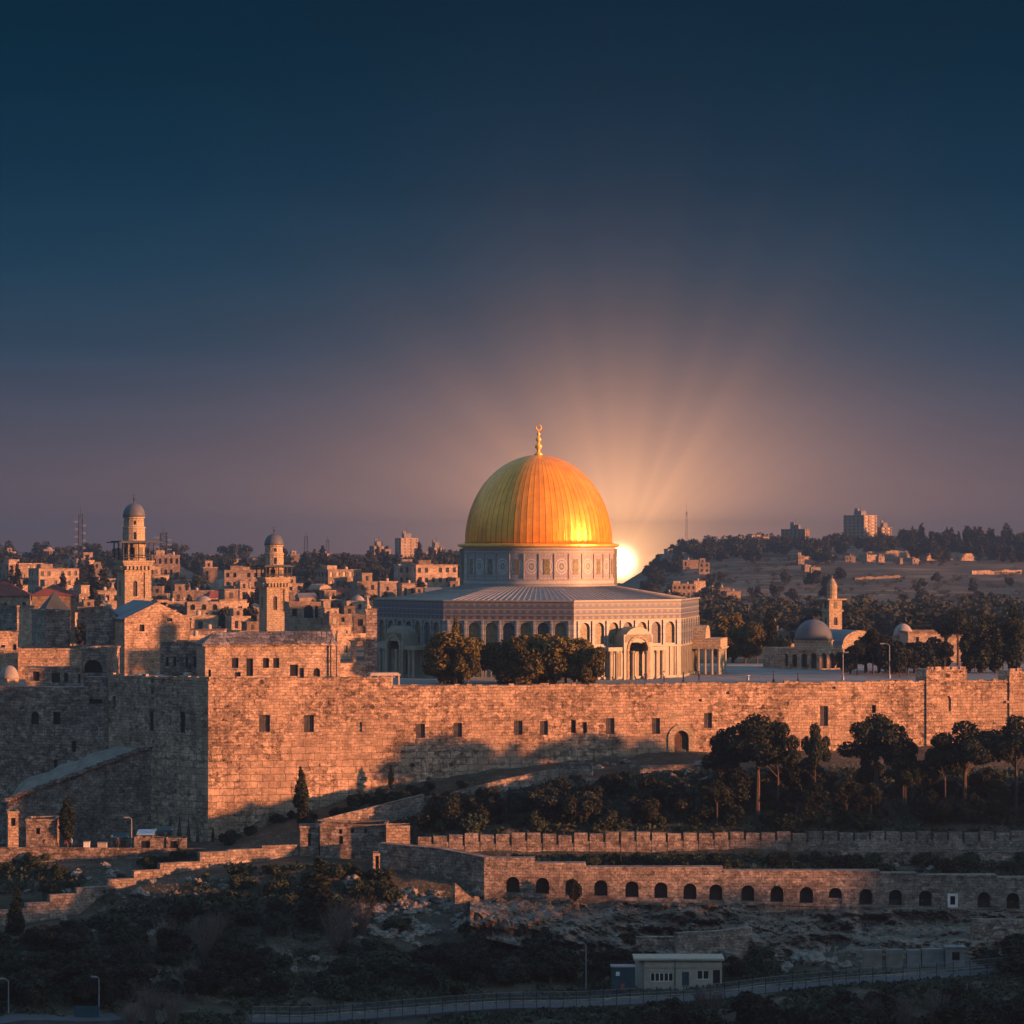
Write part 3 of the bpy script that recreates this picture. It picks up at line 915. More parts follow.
# coping course, 3 cm proud
for rr, zt in ((rA, zA), (rB, zB), (rL, zA)):
    a = rr.pt(0.1, -0.08); b = rr.pt(rr.L - 0.1, -0.08); c_ = rr.pt(rr.L - 0.1, 3.05); d_ = rr.pt(0.1, 3.05)
    m.prism([(a.x, a.y), (b.x, b.y), (c_.x, c_.y), (d_.x, d_.y)], zt - 0.12, zt + 0.18)
for rr, zt in ((rA, zA), (rB, zB), (rL, zA)):       # loose, uneven top course
    u = .2
    while u < min(rr.L - .6, 150):
        l_ = rng.uniform(.5, 1.5)
        if rng.random() < .72:
            h_ = rng.uniform(.08, .34); q = rr.pt(u + l_ / 2, rng.uniform(.2, .34)); m.box((q.x, q.y, zt + .18 + h_ / 2), (l_ * .94, .55, h_), math.atan2(rr.t.y, rr.t.x))
        u += l_
m.build('masonry', M['wall'], WALL)
for k, o in enumerate(opsA):
    win_part(rA, o, WALL) if k < 2 else win_part(rA, o, WALL, 'blocked_window', 0.22, M['ashlar'], False)
for k, o in enumerate(opsB):
    if o[1] - o[0] < 0.9: win_part(rB, o, WALL, 'slit_window', bars=False)
    else: win_part(rB, o, WALL)
for o in opsL: win_part(rL, o, WALL, 'slit_window', bars=False)
# gate: arched surround, timber leaves
def arch_ring(m, run, u0, u1, v0, v1, wd, th, d0=-0.12, n=12):
    """a proud surround round an arched opening"""
    r = (u1 - u0) / 2; uc = (u0 + u1) / 2; vs = v1 - r
    inner = [(u1, v0)] + [(uc + r * math.cos(math.pi * k / n), vs + r * math.sin(math.pi * k / n)) for k in range(n + 1)] + [(u0, v0)]
    R_ = r + wd
    outer = [(u1 + wd, v0)] + [(uc + R_ * math.cos(math.pi * k / n), vs + R_ * math.sin(math.pi * k / n)) for k in range(n + 1)] + [(u0 - wd, v0)]
    def Q(p, d): q = run.pt(p[0], d); return (q.x, q.y, p[1])
    for k in range(len(inner) - 1):
        m.face([Q(inner[k], d0), Q(outer[k], d0), Q(outer[k + 1], d0), Q(inner[k + 1], d0)])
        m.face([Q(outer[k], d0), Q(outer[k], th), Q(outer[k + 1], th), Q(outer[k + 1], d0)])
        m.face([Q(inner[k], th), Q(inner[k], d0), Q(inner[k + 1], d0), Q(inner[k + 1], th)])
m = MB(); arch_ring(m, rB, gate_op[0], gate_op[1], gate_op[2], gate_op[3], 0.95, 0.45, -0.18); m.build('gate_surround', M['pale'], WALL)
m = MB()
def Qg(u, v, d): q = rB.pt(u, d); return (q.x, q.y, v)
u0, u1, v0, v1, _ = gate_op
m.face([Qg(u0 - .02, v0, .46), Qg(u1 + .02, v0, .46), Qg(u1 + .02, v1, .46), Qg(u0 - .02, v1, .46)])
for k in range(7):
    uu = u0 + (u1 - u0) * (k + .5) / 7
    m.tube(Qg(uu, v0, .44), Qg(uu, v1 - .5 - abs(k - 3) * .22, .44), .05, n=4)
m.build('gate', M['wood'], WALL)
plq = rB.op(669, 681, 712, 719)
m = MB(); a = rB.pt(plq[0], -.05); b = rB.pt(plq[1], -.05); cc = rB.pt(plq[1], .05); d_ = rB.pt(plq[0], .05)
m.prism([(a.x, a.y), (b.x, b.y), (cc.x, cc.y), (d_.x, d_.y)], plq[2], plq[3]); m.build('stone_plaque', M['pale'], WALL)
# projecting drain spouts and ledges near the top
for (px, py, w_) in ((703, 700, 3), (734, 692.5, 10), (838, 687.5, 6), (1008, 702, 5)):
    o = rB.op(px - w_ / 2, px + w_ / 2, py - 1.2, py + 1.2)
    m = MB(); a = rB.pt(o[0], -.3); b = rB.pt(o[1], -.3); cc = rB.pt(o[1], .1); d_ = rB.pt(o[0], .1)
    m.prism([(a.x, a.y), (b.x, b.y), (cc.x, cc.y), (d_.x, d_.y)], o[2], o[3]); m.build('stone_ledge', M['wall'], WALL)

# the lower range of wall on the left, meeting the corner
def retaining():
    t = empty('retaining_wall'); tag(t, 'shaded old retaining wall with small windows at the left, left of the tall corner', 'retaining wall')
    pa = Vector((-140, 497)); pb = Vector((-61.4, 470.4))
    r1 = Run((-110, 476.5), (-61.3, 470.3)); k0 = r1.u(84)
    rLft = Run(r1.pt(0), r1.pt(k0)); rRgt = Run(r1.pt(k0), r1.pt(r1.L))
    zl, zr = rLft.z(40, 687), rRgt.z(96, 677)
    ops = [rLft.op(31, 39, 711.5, 724.5, 'a'), rLft.op(53, 60.5, 712, 724.5), rLft.op(71.5, 76, 741, 752), rLft.op(53.5, 57.5, 760, 768)]
    o2 = [rRgt.op(89, 102, 699, 704)]
    m = MB()
    m.panel(rLft.p0, rLft.p1, -28, zl, ops, .45); slab_back(m, rLft, -28, zl, 2.4)
    m.panel(rRgt.p0, rRgt.p1, -28, zr, o2, .8); slab_back(m, rRgt, -28, zr, 2.4)
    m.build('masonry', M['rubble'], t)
    for o in ops: win_part(rLft, o, t, bars=False)
    win_part(rRgt, o2[0], t, 'slot_window', .75, bars=False)
    # a half-column buttress
    q = rLft.pt(rLft.u(13), .1)
    m = MB(); m.box((q.x, q.y, -17), (.9, 1.0, 12)); m.build('buttress', M['rubble'], t)
retaining()

# towers standing on the wall at the right
def wall_tower(px0, px1, py_top, py_arch, label, niche=True):
    r = Run(rB.pt(rB.u(px0), -0.22), rB.pt(rB.u(px1), -0.22))
    t = empty('wall_tower'); tag(t, label, 'tower', 'towers on the city wall')
    zt = r.z((px0 + px1) / 2, py_top)
    ops = [r.op(943.5, 951, 695.5, 711.5, 'a')] if niche else []
    m = MB(); m.panel(r.p0, r.p1, -24, zt, ops, .4); slab_back(m, r, -24, zt, 5.0)
    # string course
    zc = r.z((px0 + px1) / 2, 690.5)
    a = r.pt(0, -.1); b = r.pt(r.L, -.1); c_ = r.pt(r.L, .2); d_ = r.pt(0, .2)
    m.prism([(a.x, a.y), (b.x, b.y), (c_.x, c_.y), (d_.x, d_.y)], zc, zc + .22)
    m.build('masonry', M['wall'], t)
    for o in ops: win_part(r, o, t, 'blocked_window', .3, M['void'], False)
    m = MB(); n = max(3, int(r.L / 1.1))
    for k in range(n):
        u = (k + .5) * r.L / n
        q = r.pt(u, .32); m.box((q.x, q.y, zt + .18), (r.L / n * .72, .6, .5), math.atan2(r.t.y, r.t.x))
    m.build('battlement', M['wall'], t)
wall_tower(926, 966.5, 669.5, 700, 'square battlemented tower with a blocked arch, standing on the city wall')
wall_tower(1009, 1056, 671, 700, 'battlemented tower cut by the right frame edge, on the city wall', False)

# ------------------------------------------------------------------ ramp on the left
def ramp():
    t = empty('ramp'); tag(t, 'sloping earth ramp with rough stone side climbing to the shaded wall corner', 'ramp')
    A = at(151, 747, 463.4); B = at(8, 801, 467.5)
    n = 14; m = MB(); m2 = MB()
    w_ = Vector((0.2, 1)).normalized() * 5.0
    for k in range(n):
        a = A.lerp(B, k / n); b = A.lerp(B, (k + 1) / n)
        a.z += .25 * math.sin(k * 2.1); b.z += .25 * math.sin((k + 1) * 2.1)
        m.face([(b.x, b.y, -30), (a.x, a.y, -30), tuple(a), tuple(b)])
        m2.face([tuple(b + Vector((0, 0, .02))), tuple(a + Vector((0, 0, .02))), (a.x + w_.x, a.y + w_.y, a.z + 2.6), (b.x + w_.x, b.y + w_.y, b.z + 2.6)])
    m.face([(A.x, A.y, -30), (A.x + w_.x, A.y + w_.y, -30), (A.x + w_.x, A.y + w_.y, A.z + 1), tuple(A)])
    m.face([(B.x + w_.x, B.y + w_.y, -30), (B.x, B.y, -30), tuple(B), (B.x + w_.x, B.y + w_.y, B.z + 1)])
    m.build('ramp_side', M['rubble'], t)
    m2.build('ramp_surface', M['path'], t)
    m3 = MB()
    d = (A - B).normalized()
    for k in range(46):
        p = B.lerp(A, k / 45); m3.box((p.x, p.y - .1, p.z + .22 + .08 * math.sin(k * 5.1)), (.8, .55, .5 + .12 * math.sin(k * 3.3)), -.2)
    m3.build('ramp_kerb', M['rubble'], t)
ramp()

# ------------------------------------------------------------------ low walls on the slope
def slope_wall(name, pts, label, cat, mat, th=.7, steps=True, group=None, auto=False):
    """pts: (px, Y, py_top, py_base); one straight piece between neighbours, tops level when stepped"""
    m = MB()
    if auto: pts = [(p[0], ground_at(p[0], p[3])[1], p[2], p[3] + 3) for p in pts]
    for i in range(len(pts) - 1):
        a, b = pts[i], pts[i + 1]
        A = at(a[0], a[2], a[1]); Bt = at(b[0], b[2], b[1])
        r = Run((A.x, A.y), (Bt.x, Bt.y))
        if r.L < .02: continue
        z1a, z1b = (A.z, A.z) if steps else (A.z, Bt.z)
        z0 = min(at(a[0], a[3], a[1]).z, at(b[0], b[3], b[1]).z) - 1.2
        f = [r.pt(0), r.pt(r.L), r.pt(r.L, th), r.pt(0, th)]
        zt = [z1a, z1b, z1b, z1a]
        top = [(q.x, q.y, z) for q, z in zip(f, zt)]; bot = [(q.x, q.y, z0) for q in f]
        m.face(top)
        for k in range(4):
            j = (k + 1) % 4
            m.face([bot[k], bot[j], top[j], top[k]])
        # coping
        cz = .14
        ff = [r.pt(0, -.05), r.pt(r.L, -.05), r.pt(r.L, th + .05), r.pt(0, th + .05)]
        tt = [(q.x, q.y, z + cz) for q, z in zip(ff, zt)]; bb = [(q.x, q.y, z - .02) for q, z in zip(ff, zt)]
        m.face(tt)
        for k in range(4):
            j = (k + 1) % 4
            m.face([bb[k], bb[j], tt[j], tt[k]])
    o = m.build(name, mat)
    return tag(o, label, cat, group)

sx = [(-60, 413.5, 931, 960), (-20, 416.6, 921, 950), (0, 418, 911.5, 935), (27, 420, 904.5, 931), (50, 421.6, 896, 922), (77, 423.5, 889, 918), (108, 425.5, 880.5, 911), (134, 427, 872, 904), (160, 429, 864.5, 890), (200, 431.8, 853.5, 878), (228, 433.6, 851, 872), (262, 435.8, 847, 866), (300, 438, 845, 865)]
slope_wall('stepped_wall', sx, 'stone wall stepping down the slope to the lower left', 'wall', M['terrace'], 1.0)
slope_wall('path_wall', [(-60, 440, 848.5, 858), (60, 440.4, 848.5, 857), (205, 441, 849.5, 857)], 'low grey parapet wall along the street below the shaded wall corner', 'wall', M['rubble'], .4, False)
slope_wall('path_wall', [(318, 449, 821, 838), (400, 453, 801, 822), (424, 454.5, 795, 815)], 'sloping pale path wall rising right from the flat-roofed guard building', 'wall', M['terrace'], .5, False, None, True)
slope_wall('path_wall', [(424, 454.6, 797.5, 812), (447, 456, 797.5, 810)], 'short level wall block at the upper end of the sloping path wall', 'wall', M['terrace'], .6, False, None, True)
slope_wall('path_wall', [(450, 459, 794, 803), (500, 461.5, 781, 794), (546, 464, 771.5, 783), (560, 464.6, 770, 779)], 'pale ramp wall climbing right towards the arched gate', 'wall', M['terrace'], .5, False, None, True)
slope_wall('terrace_wall', [(556, 466, 764, 775), (592, 467, 764, 776)], 'low ruined pale wall with gaps, left of the arched gate', 'wall', M['terrace'], .8, False, None, True)
slope_wall('terrace_wall', [(596, 466.4, 757.5, 768), (664, 469, 757, 766)], 'long low stone ledge at the foot of the wall left of the arched gate', 'wall', M['rubble'], .8, False)
slope_wall('terrace_wall', [(640, 463.5, 767, 776), (712, 467, 765, 774)], 'lower pale stone ledge just below the arched gate', 'wall', M['terrace'], .8, False, None, True)
slope_wall('terrace_wall', [(690, 470.5, 754, 764), (714, 471.2, 754, 762)], 'short rubble bank right of the arched gate', 'wall', M['rubble'], .9, False)
slope_wall('ruined_wall', [(236, 425, 883, 903), (246, 425.5, 881, 903), (272, 427, 881, 902), (284, 428, 884, 900)], 'broken pale wall fragment on the dark slope below the corner', 'wall', M['rubble'], 1.2, False)
slope_wall('terrace_wall', [(842, 433.6, 853, 864), (936, 433.9, 852.5, 864), (1060, 434.4, 852.5, 865)], 'rough dry-stone bank under the right half of the battlemented wall', 'wall', M['rubble'], .8, False)

# battlemented low wall
def crenel():
    m = MB()
    Y0, Y1 = 437.4, 438.4
    pxs = [418] + [418 + 15.62 * k for k in range(1, 46)]
    tops = lambda p: np.interp(p, [418, 450, 600, 1024, 1130], [836.5, 834.5, 833, 832, 832])
    base = lambda p: np.interp(p, [418, 600, 1024, 1130], [851, 855, 858, 858])
    for i, p in enumerate(pxs[:-1]):
        q = pxs[i + 1]
        jit = rng.uniform(-.5, .5)
        for (a, b, dy) in ((p, q - 2.3, 0 + .35 * jit), (q - 2.3, q, rng.uniform(7, 9.5))):
            A = at(a, tops(a) + dy, Y0); B = at(b, tops(b) + dy, Y0); z0 = at(a, base(a), Y0).z - 2
            A.z += rng.uniform(-.14, .12) - (.35 if rng.random() < .06 else 0)
            m.box(((A.x + B.x) / 2, (Y0 + Y1) / 2, (A.z + z0) / 2), (B.x - A.x, Y1 - Y0 - (0.1 if dy > 4 else 0), A.z - z0))
    tag(m.build('battlemented_wall', M['terrace']), 'long low pinkish battlemented wall crossing the slope below the trees', 'wall')
crenel()

# arcaded terrace wall
ARCX = [513, 542.5, 572, 601, 632, 661, 690, 719.5, 748, 777, 806.5, 835.5, 866, 895.5, 925.5, 984, 1013, 1042, 1071]
def arcade():
    t = empty('arcaded_wall'); tag(t, 'long terrace wall with a row of dark arched recesses above the rocks', 'arcaded wall')
    a = at(484, 860, 423); b = at(1090, 880, 423.2)
    r = Run((a.x, a.y), (b.x, b.y))
    yb = lambda p: np.interp(p, [480, 513, 700, 950, 1090], [892, 893, 900, 907.5, 911])
    segs = [(484, 535, 859.5), (535, 586, 864.5), (586, 723, 868.5), (723, 880, 872), (880, 917, 874.5), (917, 997, 876.5), (997, 1090, 879)]
    m = MB(); allops = []
    for (p0, p1, pt) in segs:
        rr = Run(r.pt(r.u(p0)), r.pt(r.u(p1)))
        zt = rr.z((p0 + p1) / 2, pt)
        ops = []
        for c in ARCX:
            if p0 < c - 8 and c + 8 < p1 or (p0 < c < p1):
                w_ = 6.6
                if c - w_ < p0 or c + w_ > p1: c2 = min(max(c, p0 + w_ + .5), p1 - w_ - .5)
                else: c2 = c
                o = rr.op(c2 - w_, c2 + w_, yb(c) - 16.3, yb(c), 'a'); ops.append(o); allops.append((rr, o))
        if p0 == 917:
            o = rr.op(948, 957.5, 893.5, 907.5); ops.append(o); wd = (rr, o)
        m.panel(rr.p0, rr.p1, -38, zt, ops, 1.3); slab_back(m, rr, -38, zt, 2.4)
        q = [rr.pt(0, -.08), rr.pt(rr.L, -.08), rr.pt(rr.L, 2.3), rr.pt(0, 2.3)]
        m.prism([(v.x, v.y) for v in q], zt - .05, zt + .2)
    m.build('masonry', M['terrace'], t)
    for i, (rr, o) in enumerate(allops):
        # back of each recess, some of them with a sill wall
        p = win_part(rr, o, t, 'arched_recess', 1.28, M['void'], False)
        if i in (11, 17):
            q = [rr.pt(o[0], .2), rr.pt(o[1], .2), rr.pt(o[1], .5), rr.pt(o[0], .5)]
            mm = MB(); mm.prism([(v.x, v.y) for v in q], o[2], o[2] + .8); s = mm.build('low_sill_wall', M['terrace'], t)
    rr, o = wd
    w_ = win_part(rr, o, t, 'window', .5, M['dark'], False)
    mm = MB()
    for (ua, ub, va, vb) in ((o[0] - .05, o[0] + .3, o[2], o[3]), (o[1] - .3, o[1] + .05, o[2], o[3]), (o[0] + .3, o[1] - .3, o[3] - .35, o[3]), (o[0] + .3, o[1] - .3, o[2], o[2] + .35)):
        q = [rr.pt(ua, -.06), rr.pt(ub, -.06), rr.pt(ub, .3), rr.pt(ua, .3)]
        mm.prism([(v.x, v.y) for v in q], va, vb)
    mm.build('window_frame', M['white'], w_)
arcade()
slope_wall('bastion_wall', [(378, 433.0, 844, 884), (440, 428, 849.5, 896), (486, 423.3, 858.5, 900)], 'bluish-grey rough bastion wall at the left end of the arcaded wall', 'wall', M['rubble'], 1.6, False)
slope_wall('buttress_wall', [(455, 419.5, 884, 905), (484, 421.4, 910, 925)], 'sloping buttress wall under the left end of the arcade', 'wall', M['rubble'], .8, False)
slope_wall('gate_pier', [(467.5, 427, 850, 858), (470.5, 427, 850, 858)], 'small pale lit stone pier on top of the bastion wall', 'pier', M['pale'], .5, False)

# rock face under the arcade: one displaced sheet
def rock_face():
    n1, n2 = 420, 70
    V = np.zeros((n2, n1, 3))
    px = np.linspace(470, 1090, n1)
    for j in range(n2):
        s = j / (n2 - 1)
        pyt = np.interp(px, [470, 513, 700, 950, 1090], [896, 897, 903, 910, 913])
        pyb = np.interp(px, [470, 560, 650, 800, 1024, 1090], [915, 935, 962, 968, 955, 950])
        py = pyt + (pyb - pyt) * s + max(0.0, s - .9) * 200
        Y = 422.6 - 17.0 * (s ** 1.15) - 1.2 * np.sin(s * 7 + px * .03 + 6 * vnoise(px * .02, px * 0 + .5, 27))
        Y = Y + 3.2 * vnoise(px * .045, py * .09, 21) + 2.2 * vnoise(px * .11, py * .2, 22) + 1.3 * vnoise(px * .28, py * .45, 23) + .8 * vnoise(px * .6, py * .9, 24) + .35 * np.sin(py * .5 + 5 * vnoise(px * .03, py * .05, 25)) + 1.6 * np.abs(vnoise(px * .07, py * .13, 26))
        if j == 0: Y = np.full(n1, 422.9)
        V[j, :, 0] = (px - 512) / F * Y; V[j, :, 1] = Y; V[j, :, 2] = EYE - (py - HZ) / F * Y
    i = np.arange(n2 - 1)[:, None] * n1 + np.arange(n1 - 1)[None, :]
    Q = np.stack([i + n1, i + n1 + 1, i + 1, i], -1).reshape(-1, 4)
    me = bpy.data.meshes.new('rock_face'); me.from_pydata(V.reshape(-1, 3).tolist(), [], Q.tolist()); me.materials.append(M['rock']); me.update()
    tag(link('rock_face', me), kind='structure')
rock_face()
# ------------------------------------------------------------------ the domed shrine
def shrine():
    t = empty('domed_shrine', ((538.5 - 512) / F * 527, 527, 0))
    tag(t, 'large octagonal shrine with a gilded dome, blue tiles and marble walls', 'shrine')
    RO = 28.1; ph = [11.2 + 45 * k for k in range(8)]
    vert = [Vector((RO * math.sin(R(a)), -RO * math.cos(R(a)))) for a in ph]
    faces = [(vert[k - 1], vert[k]) for k in range(8)]          # face k ends at vertex k
    marb, til, par, pil = MB(), MB(), MB(), MB()
    wins = []
    for k, (a, b) in enumerate(faces):
        r = Run(a, b); L = r.L; bay = (L - 1.6) / 7
        marb.panel(a, b, 0, 5.3, [], .3)
        ops = []
        for i in range(7):
            uc = .8 + bay * (i + .5)
            ops.append((uc - .95, uc + .95, 5.7, 9.25, 'a'))
        til.panel(a, b, 5.3, 9.6, ops, .45)
        par.panel(a, b, 9.6, 12.75, [], .3)
        for i in range(7): wins.append((r, ops[i], i))
        for i in range(8):
            u = .8 + bay * i
            q = r.pt(u, -.08); q2 = r.pt(u, .2)
            pil.box(((q.x + q2.x) / 2, (q.y + q2.y) / 2, 2.65), (.42, .5, 5.3), math.atan2(r.t.y, r.t.x)); til.box((q.x + .0, q.y, 7.45), (.3, .3, 4.3), math.atan2(r.t.y, r.t.x))
        for i in range(21):                                  # narrow marble strips on the lower storey
            u = .8 + bay / 3 * (i + .5)
            q = r.pt(u, -.03); pil.box((q.x, q.y, 2.7), (.22, .2, 4.9), math.atan2(r.t.y, r.t.x))
        for (z, hh, d) in ((5.3, .28, .22), (9.6, .2, .16), (12.75, .22, .2), (11.35, .1, .08), (10.5, .08, .06), (.2, .4, .3)):
            e = [r.pt(-.05, -d), r.pt(L + .05, -d), r.pt(L, .35), r.pt(0, .35)]
            pil.prism([(v.x, v.y) for v in e], z - hh / 2, z + hh / 2)
        e = [r.pt(0, .02), r.pt(L, .02), r.pt(L - .4, .9), r.pt(.4, .9)]
        par.prism([(v.x, v.y) for v in e], 12.3, 12.84)
    wl_ = marb.build('marble_wall', M['marble'], t)
    tl = til.build('tiled_wall', M['tile'], t)
    par.build('parapet', M['parapet'], t)
    pil.build('stone_trim', M['marbleplain'], t)
    for r, o, i in wins:
        win_part(r, o, t, 'arched_window', .42, M['tilewin'] if i in (0, 1, 2, 4, 6) else M['tilewin2'], False)
    # low roof of ribbed lead
    rf = MB(); RI = 12.9
    for k in range(8):
        a, b = faces[k]
        a2, b2 = a * ((RO - .7) / RO), b * ((RO - .7) / RO); n = 20
        for i in range(n):
            pa = a2.lerp(b2, i / n); pb = a2.lerp(b2, (i + 1) / n)
            ia, ib = pa.normalized() * RI, pb.normalized() * RI
            rf.face([(pa.x, pa.y, 12.45), (pb.x, pb.y, 12.45), (ib.x, ib.y, 14.9), (ia.x, ia.y, 14.9)])
            rf.tube((pa.x, pa.y, 12.47), (ia.x, ia.y, 14.92), .11, .07, 4)
    rf.build('lead_roof', M['leadroof'], t)
    # drum
    d = MB(); d.lathe([(RI, 14.2), (RI, 21.5)], 96, caps=False)
    dr = d.build('drum', M['drum'], t, smooth=True, uv='cyl')
    d = MB()
    for (z, h, o) in ((14.9, .4, .25), (16.0, .18, .1), (20.5, .18, .1)):
        d.lathe([(RI - .1, z - h / 2), (RI + o, z - h / 2), (RI + o, z + h / 2), (RI - .1, z + h / 2)], 96, caps=False)
    for a in (R(-86), R(86), R(178)):                        # broad buttress strips
        d.box((13.0 * math.sin(a), -13.0 * math.cos(a), 17.9), (1.6, .7, 6.6), a)
    for k in range(32):
        a = 2 * math.pi * k / 32
        d.box((12.93 * math.sin(a), -12.93 * math.cos(a), 18.25), (.16, .2, 4.2), a)
    d.build('drum_trim', M['marbleplain'], dr)
    for k in range(16):
        a = 2 * math.pi * (k + .25) / 16
        wm = MB(); wm.box((12.93 * math.sin(a), -12.93 * math.cos(a), 18.2), (1.0, .06, 2.6), a)
        c2 = Vector((12.93 * math.sin(a), -12.93 * math.cos(a)))
        wm.build('drum_window', M['tilewin'], dr)
    d = MB(); d.lathe([(12.6, 21.3), (13.2, 21.4), (13.75, 21.62), (13.75, 21.9), (13.0, 22.05), (12.6, 22.1)], 96, caps=False)
    d.build('cornice', M['goldplain'], t, smooth=False)
    # dome: standing seams
    seg = 72 * 4; prof = []
    n = 34
    for j in range(n + 1):
        s = j / n; z = 22.0 + 15.1 * math.sin(s * math.pi / 2)
        tt = (z - 22.0) / 15.1
        r = 12.5 * max(0.0, (1 - tt ** 2.02)) ** .5
        prof.append((r, z))
    d = MB(); d.lathe(prof, seg, caps=True)
    vs = []
    for (x, y, z) in d.v:
        a = math.atan2(x, -y); k = round(a / (2 * math.pi) * seg) % 4
        f = 1.0 + (.0035 if k == 0 else 0)
        vs.append((x * f, y * f, z))
    d.v = vs
    dm = d.build('dome', M['gold'], t, smooth=True, uv='cyl')
    # finial of stacked balls with a crescent
    fb = MB(); fb.lathe([(.55, 36.9), (.75, 37.2), (.3, 37.6), (.25, 38.0), (.6, 38.35), (.62, 38.7), (.2, 39.1), (.2, 39.3), (.48, 39.6), (.48, 39.85), (.16, 40.2), (.14, 40.4), (.34, 40.65), (.1, 40.95), (.07, 41.3)], 14)
    for k in range(14):
        a0 = R(-60 + 300 * k / 14 - 60); a1 = R(-60 + 300 * (k + 1) / 14 - 60)
        rr = lambda i: .05 + .13 * math.sin(math.pi * i / 14)
        fb.tube((.42 * math.sin(a0), 0, 41.76 - .45 * math.cos(a0)), (.42 * math.sin(a1), 0, 41.76 - .45 * math.cos(a1)), rr(k), rr(k + 1), 6)
    fb.build('finial', M['goldplain'], t, smooth=True)
    # arched porches on two faces, a colonnade on the right one
    def porch(k):
        a, b = faces[k]; r = Run(a, b); uc = r.L / 2
        p = MB(); ang_ = math.atan2(r.t.y, r.t.x); dep = 2.9
        f0 = r.pt(uc - 2.9, -dep); f1 = r.pt(uc + 2.9, -dep)
        rr = Run(f0, f1)
        p.panel(f0, f1, 0, 7.3, [(1.05, 4.75, 0, 6.7, 'a')], .5)
        b0 = r.pt(uc - 2.9, 0); b1 = r.pt(uc + 2.9, 0)
        p.panel(b0, f0, 4.6, 7.3); p.panel(f1, b1, 4.6, 7.3)
        # barrel roof
        n = 10
        for i in range(n):
            t0 = math.pi * i / n; t1 = math.pi * (i + 1) / n
            A = rr.pt(2.9 - 2.75 * math.cos(t0), 0); B_ = rr.pt(2.9 - 2.75 * math.cos(t1), 0)
            A2 = rr.pt(2.9 - 2.75 * math.cos(t0), dep); B2 = rr.pt(2.9 - 2.75 * math.cos(t1), dep)
            z0, z1 = 6.2 + 2.3 * math.sin(t0), 6.2 + 2.3 * math.sin(t1)
            p.face([(A.x, A.y, z0), (B_.x, B_.y, z1), (B2.x, B2.y, z1), (A2.x, A2.y, z0)])
            p.face([(A.x, A.y, 6.0), (B_.x, B_.y, 6.0), (B_.x, B_.y, z1), (A.x, A.y, z0)])
        po = p.build('porch', M['marbleplain'], t)
        ar = MB(); arch_ring(ar, rr, 1.05, 4.75, 0, 6.7, .45, .3, -.14); ar.build('porch_arch', M['pale'], po)
        c = MB(); q = r.pt(uc - 1.9, -.02)
        dn = MB(); e = [r.pt(uc - 1.5, -.1), r.pt(uc + 1.5, -.1), r.pt(uc + 1.5, .1), r.pt(uc - 1.5, .1)]
        dn.prism([(v.x, v.y) for v in e], 0, 5.6); dn.build('doorway', M['wood'], po)
        for u in (-5.2, -4.0, -2.4, -1.4, 1.4, 2.4, 4.0, 5.2):
            if abs(u) < 2: dd_ = -dep - .35
            else: dd_ = -dep + .6
            cm = MB(); q = r.pt(uc + u, dd_); cm.lathe([(.34, 0), (.34, .3), (.25, .4), (.22, 4.1), (.36, 4.4), (.36, 4.65)], 10, c=(q.x, q.y))
            cm.build('column', M['marbleplain'], po, smooth=False)
        e = MB()
        for s in (-1, 1):
            ee = [r.pt(uc + s * 4.2 - 1.6, -dep + .2), r.pt(uc + s * 4.2 + 1.6, -dep + .2), r.pt(uc + s * 4.2 + 1.6, 0), r.pt(uc + s * 4.2 - 1.6, 0)]
            e.prism([(v.x, v.y) for v in ee], 4.65, 5.25)
        e.build('entablature', M['marbleplain'], po)
    porch(1); porch(7)
    a, b = faces[2]; r = Run(a, b); p = MB(); dep = 5.0; u0, u1 = 12.0, r.L - .4
    e = [r.pt(u0, -dep), r.pt(u1, -dep), r.pt(u1, 0), r.pt(u0, 0)]
    p.prism([(v.x, v.y) for v in e], 4.5, 6.0)
    e = [r.pt(u0 - .2, -dep - .2), r.pt(u1 + .2, -dep - .2), r.pt(u1 + .2, 0), r.pt(u0 - .2, 0)]
    p.prism([(v.x, v.y) for v in e], 4.3, 4.5)
    n = 8; uc = (u0 + u1) / 2
    for i in range(n):
        t0 = math.pi * i / n; t1 = math.pi * (i + 1) / n
        for (da, db) in ((-dep * .45, 0),):
            A = r.pt(uc - 3 * math.cos(t0), da); B_ = r.pt(uc - 3 * math.cos(t1), da); A2 = r.pt(uc - 3 * math.cos(t0), db); B2 = r.pt(uc - 3 * math.cos(t1), db)
            z0, z1 = 6.0 + 2.2 * math.sin(t0), 6.0 + 2.2 * math.sin(t1)
            p.face([(A.x, A.y, z0), (B_.x, B_.y, z1), (B2.x, B2.y, z1), (A2.x, A2.y, z0)]); p.face([(A.x, A.y, 6.0), (B_.x, B_.y, 6.0), (B_.x, B_.y, z1), (A.x, A.y, z0)])
    po = p.build('colonnade', M['pale'], t)
    for i in range(6):
        u = u0 + .3 + (u1 - u0 - .6) * i / 5
        cm = MB(); q = r.pt(u, -dep + .35); cm.lathe([(.38, 0), (.38, .3), (.27, .4), (.24, 3.9), (.4, 4.15), (.4, 4.3)], 10, c=(q.x, q.y)); cm.build('column', M['marbleplain'], po)
    for i in range(3):
        cm = MB(); q = r.pt(u0 + .3, -dep + .35 + (i + 1) * 1.15); cm.lathe([(.38, 0), (.38, .3), (.27, .4), (.24, 3.9), (.4, 4.15), (.4, 4.3)], 10, c=(q.x, q.y)); cm.build('column', M['marbleplain'], po)
    return t
M['tilewin2'] = plain('dark_lattice_window', (0.075, 0.075, 0.075), 0.5, var=0.6, scale=3.0)
M['tilewin'] = plain('coloured_window_tile', (0.17, 0.15, 0.085), 0.5, var=0.5, scale=2.5)
